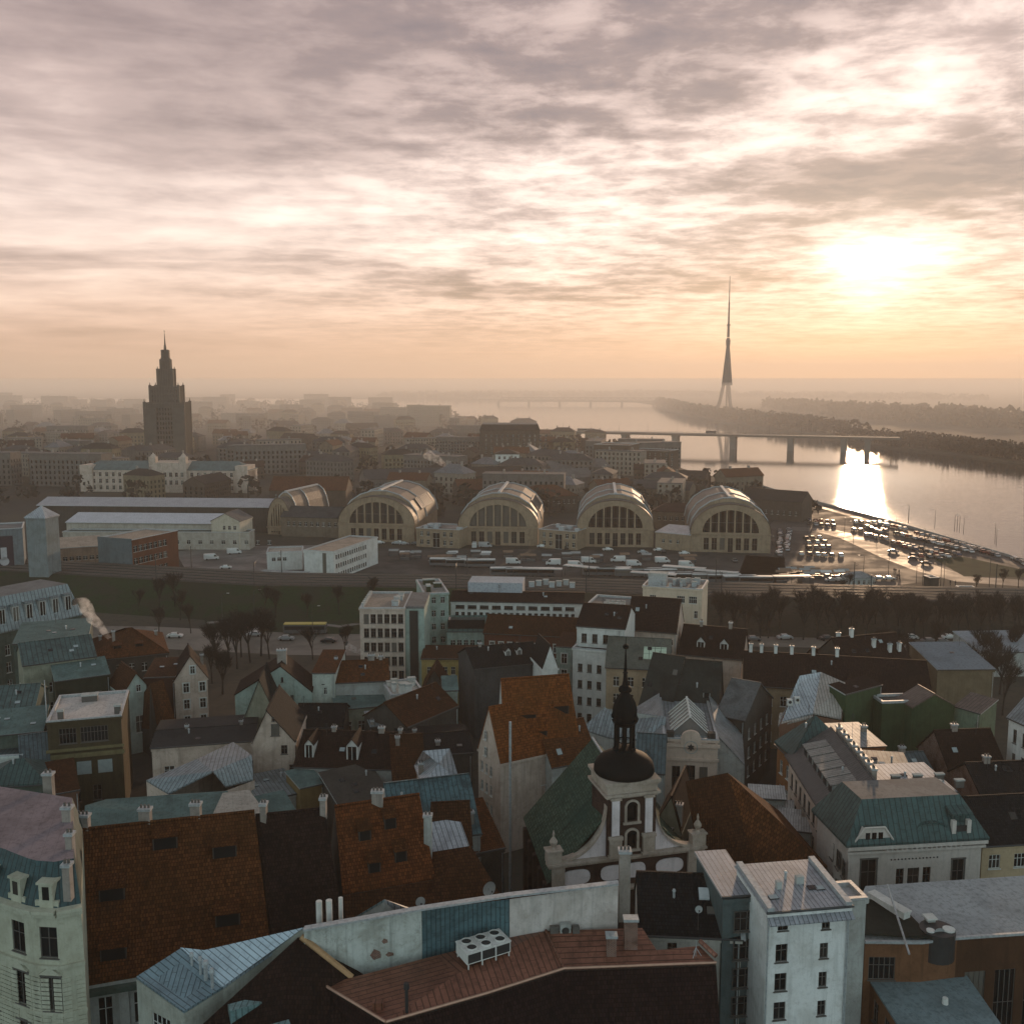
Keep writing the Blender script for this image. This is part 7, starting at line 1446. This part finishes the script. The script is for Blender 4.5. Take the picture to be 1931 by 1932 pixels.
# flat grey roofs bottom right
WOR = plaster((.22,.12,.07),.6); GF = felt((.36,.36,.36),.35)
o = PH('flat_roof_block', 'orange-walled building with a wide flat grey roof, vents and dark loading bays', 'building', [(0, [(1604,1740,17.5),(1631,1777,17.2),(1738,1778,17.2),(1805,1770,17.2),(1995,1757,17.2),(1995,1648,18),(1632,1672,18)])], [(1604,1740,17.5),(1631,1777,17.2),(1738,1778,17.2),(1805,1770,17.2),(1995,1757,17.2),(1995,1648,18),(1632,1672,18)], [WOR, plaster((.11,.06,.035),.5)], rmats=[GF], wallmats={3:1}, win=[(0,.5,13.6,1.3,2.2,1),(1,.32,13.2,2.6,2.4,4),(0,.5,9,1.3,2.2,1),(3,.2,4,2.2,9.5,4),(3,.5,4,2.2,9.5,4),(3,.8,4,2.2,9.5,4)], frame=FRAMED)
c = o['c']
b = MB(); A = [P(1631,1777,17.3), P(1738,1778,17.3), P(1805,1770,17.3), P(1995,1757,17.3)]
for p, q in zip(A, A[1:]): p = p-c; q = q-c; b.slab([(p.x,p.y-.15,p.z+.12),(q.x,q.y-.15,q.z+.12),(q.x,q.y+.15,q.z+.12),(p.x,p.y+.15,p.z+.12)], .25)
b.build('roof_edge', LEAD, o['root'])
q = P(1712,1735,17.4); v = thing('roof_duct', 'long slanting pale ventilation duct on the flat grey roof', 'vent', (q.x,q.y-.5,17.4), rad(-62+180)); b = MB(); b.box(0,0,.3,4.6,.9,1.1); b.box(-.1,-.1,1.1,4.7,1.0,1.25); b.build('casing', WW, v); b = MB(); [b.box(k*1.4+.1,.1,0,k*1.4+.3,.8,.3) for k in range(4)]; b.build('foot', IRON, v)
q = P(1733,1722,17.4)
q = P(1742,1722,17.4); v = thing('roof_vent', 'short square pale-capped vent right of the slanting duct', 'vent', (q.x-.4,q.y-2.4,17.2), .1, 'vents on the flat grey roof'); b = MB(); b.box(-.4,-.4,0,.4,.4,1.0); b.build('casing', WG, v); b = MB(); b.box(-.55,-.55,1.0,.55,.55,1.15); b.build('cap', WW, v)
b = MB(); p, q = P(1672,1690,18.3), P(1715,1795,18.3); rt = thing('felled_mast', 'long thin pale pole lying slanted across the dark corner of the flat roof', 'pole', (p.x,p.y,0)); b.cyl((0,0,19.5), (q.x-p.x,q.y-p.y,18.0), .12, .1, 6); b.build('pole', LEAD, rt)
b = MB(); q = P(1775,1775,17.2); rt = thing('roof_tank', 'dark round tank with white disc lids at the edge of the flat grey roof', 'tank', (q.x,q.y+1.0,15.0)); b.cyl((0,0,0), (0,0,2.9), 1.7, 1.7, 18); b.build('body', IRON, rt); b = MB(); b.cyl((1.0,-.3,2.9), (1.0,-.3,3.05), .6, .6, 14); b.build('lid', WW, rt); b = MB(); b.cyl((-.9,-.5,2.9), (-.9,-.5,3.05), .4, .4, 14); b.build('lid', WW, rt)
b = MB(); q = P(1640,1735,17.8)-c; b.slab([(q.x-2,q.y-2.4,17.75),(q.x+5,q.y-3.2,17.75),(q.x+4,q.y+3,18.0),(q.x-2.2,q.y+4,18.2)], .2); b.build('dark_felt', felt((.05,.055,.045),.8), o['root'])  # darker felt patch over the left corner of the roof
o = PH('lower_flat_block', 'lower grey felt roof narrowing between the orange wall and the dark bays at the corner', 'building', [(0, [(1628,1832,13),(1704,1950,13),(1900,1950,13),(1806,1816,13),(1740,1818,13)])], [(1628,1832,13),(1704,1950,13),(1900,1950,13),(1806,1816,13)], [WOR], rmats=[felt((.22,.27,.28),.5)], win=[(0,.35,9.6,1.2,2.3,1),(0,.62,9.6,1.2,2.3,1),(0,.85,9.6,1.2,2.3,1),(0,.1,9.6,1.2,2.3,1)], frame=FRAMED)
q = P(1782,1894,13)-o['c']; b = MB(); b.cyl((q.x,q.y,13), (q.x,q.y,13.6), .3, .25, 10); b.build('vent', WW, o['root'])
# round corner house at the left
rim = [(-95,1672),(-45,1683),(-8,1695),(12,1702),(50,1714),(68,1718),(108,1720),(153,1711)]; WSEG = (1, 3, 5)
ZR = 26.0; pts = [P(x, y, ZR) for x, y in rim]; back = [pts[-1]+Vector((-6.6,16,0)), pts[0]+Vector((-8,16,0))]; ctr = sum(pts, Vector())/len(pts); ctr.z = 0
RH = thing('round_corner_house', 'ornate stone corner house with a curved facade, teal mansard and flat mauve roof', 'house', ctr); loc = lambda p, z: (p.x-ctr.x, p.y-ctr.y, z)
ring = pts+back; n = len(ring); wb = MB(); STO = plaster((.46,.45,.37),.4); Nrm = []
wins = []
for i in range(n):
    p, q = ring[i], ring[(i+1)%n]; U = (q-p); U.z = 0; wd = U.length; U.normalize(); Nn = (U.y, -U.x); hs = []
    if i in WSEG:
        for z, h in ((21.6,2.9),(16.6,3.2),(11.6,3.4)): hs.append((wd/2-.8, wd/2+.8, z, z+h)); wins.append((p, U, wd, z, h, Nn))
    wallface(wb, (p.x-ctr.x, p.y-ctr.y), U, Nn, wd, 0, ZR, hs, 0, .3)
    if i < len(pts)-1:
        for z in [k*.42+8 for k in range(28)]:
            if not (z > 20.2): wb.obox((p.x-ctr.x+U.x*.38+Nn[0]*.03, p.y-ctr.y+U.y*.38+Nn[1]*.03), U, .36, .05, z, z+.32); wb.obox((q.x-ctr.x-U.x*.38+Nn[0]*.03, q.y-ctr.y-U.y*.38+Nn[1]*.03), U, .36, .05, z, z+.32)
wb.build('wall', STO, RH)
for i, (p, U, wd, z, h, Nn) in enumerate(wins):
    if i//3 < 0: continue
    window(RH, (p.x-ctr.x+U.x*wd/2, p.y-ctr.y+U.y*wd/2, z), atan2(U.y, U.x), 1.6, h, 2 if z < 21 else 1, FRAMED)
    if abs(z-16.6) < .1:
        b = MB(); x0 = (p.x-ctr.x+U.x*wd/2+Nn[0]*.25, p.y-ctr.y+U.y*wd/2+Nn[1]*.25); zt = z+h+.3
        tri = [(x0[0]-U.x*1.05, x0[1]-U.y*1.05, zt), (x0[0]+U.x*1.05, x0[1]+U.y*1.05, zt), (x0[0], x0[1], zt+.75)]; tb = [(t[0]-Nn[0]*.3, t[1]-Nn[1]*.3, t[2]) for t in tri]; b.poly(tri); 
        for k in range(3): b.poly([tri[k], tb[k], tb[(k+1)%3], tri[(k+1)%3]])
        b.build('pediment', STO, RH)
for z, pr_ in ((20.7,.28),(25.6,.55),(16.2,.15),(26.0,.75)):
    b = MB()
    for i in range(len(pts)-1): p, q = pts[i], pts[i+1]; U = (q-p).normalized(); Nn = (U.y, -U.x); m_ = (p+q)/2-ctr; b.obox((m_.x+Nn[0]*pr_/2, m_.y+Nn[1]*pr_/2), U, (q-p).length/2+.06, pr_/2, z, z+.3+.001*i)
    b.build('cornice', STO, RH)
b = MB(); inn = []
cc = Vector((ctr.x-1, ctr.y+9, 0))
for p in ring: d = (cc-p); d.z = 0; inn.append(p+d.normalized()*1.7)
for i in range(n): j = (i+1)%n; b.poly([loc(ring[i],26.3), loc(ring[j],26.3), loc(inn[j],29.8), loc(inn[i],29.8)])
b.build('mansard_roof', seam((.06,.11,.115),.6,.5), RH); b = MB(); b.poly([loc(p,29.8) for p in inn]); b.build('flat_roof', felt((.27,.225,.235),.5), RH)
for i in WSEG:
    p, q = pts[i], pts[i+1]; m_ = (p+q)/2; U = (q-p).normalized(); Nn = Vector((U.y,-U.x,0)); c0 = m_-ctr-Nn*.75; b = MB()
    b.obox((c0.x,c0.y), U, .62, .75, 26.3, 28.4, 0); b.obox((c0.x,c0.y), U, .8, .85, 28.4, 28.6, 0); b.obox((c0.x+Nn.x*.1,c0.y+Nn.y*.1), U, 1.05, .6, 26.3, 26.9, 0); d = b.build('dormer', STO, RH)
    b = MB(); f0 = c0+Nn*.76; b.obox((f0.x,f0.y), U, .3, .03, 27.0, 28.2); b.build('window', GLASS, d)
for px, py, z, w in ((128,1545,30,1.1),(133,1600,29.8,.8),(128,1660,29.8,.8),(92,1480,30,1.2)): 
    q = P(px, py, z)-ctr; chimney(RH, q.x, q.y, 28, 31.3, w, .9, CHIM, 2)
# fillers that close the lanes between the named houses, each with its own roof
# ---------------------------------------------------------------- smoke
def smoke(p0, p1, r0, r1, label, dens):
    m, N = newmat('chimney_smoke'); v = N.n('ShaderNodeVolumePrincipled'); v.inputs['Color'].default_value = (.97,.93,.90,1); v.inputs['Anisotropy'].default_value = .3
    g_ = N.n('ShaderNodeNewGeometry').outputs['Position']; s = 5.0/max(r1, .1)
    N.put(v.inputs['Density'], N.m('MULTIPLY', N.rng(N.noise(g_, s*.22, 4, .65, .5), .42, .58), dens)); o = N.n('ShaderNodeOutputMaterial'); N.put(o.inputs['Volume'], v.outputs[0])
    p0, p1 = Vector(p0), Vector(p1); b = MB(); n = 9; r = random.Random(int(p0.x)+9); prev = None; ax = (p1-p0)
    for k in range(n+1):
        t = k/n; c = p0.lerp(p1, t)+Vector((r.uniform(-1,1), r.uniform(-1,1), r.uniform(-1,1)))*r1*.22*t; rr = r0+(r1-r0)*t*(1 if k < n else .4)
        e1 = ax.normalized().cross(Vector((0,1,0))).normalized(); e2 = ax.normalized().cross(e1); ringp = [c+(e1*cos(2*pi*j/10)+e2*sin(2*pi*j/10))*rr*(1+.15*r.uniform(-1,1)) for j in range(10)]
        if prev:
            for j in range(10): b.poly([prev[j], prev[(j+1)%10], ringp[(j+1)%10], ringp[j]])
        else: b.poly(ringp)
        prev = ringp
    b.poly(prev[::-1]); return tag(b.build('smoke', m, uv=False), label, 'smoke', None, 'stuff')
q = P(208,1206,18); smoke((q.x,q.y,q.z), PY(146,1132,q.y+6), .45, 1.9, 'pale pink chimney smoke rising from the rust-red hipped house', .35)
q = P(697,1240,15); smoke((q.x,q.y,q.z), PY(652,1216,q.y+3), .3, .9, 'small wisp of smoke at the foot of the office tower', .35)
q = P(852,886,14); smoke((q.x,q.y,q.z), PY(800,852,q.y+10), 1.2, 3.6, 'white smoke drifting from a chimney beyond the market halls', .12)
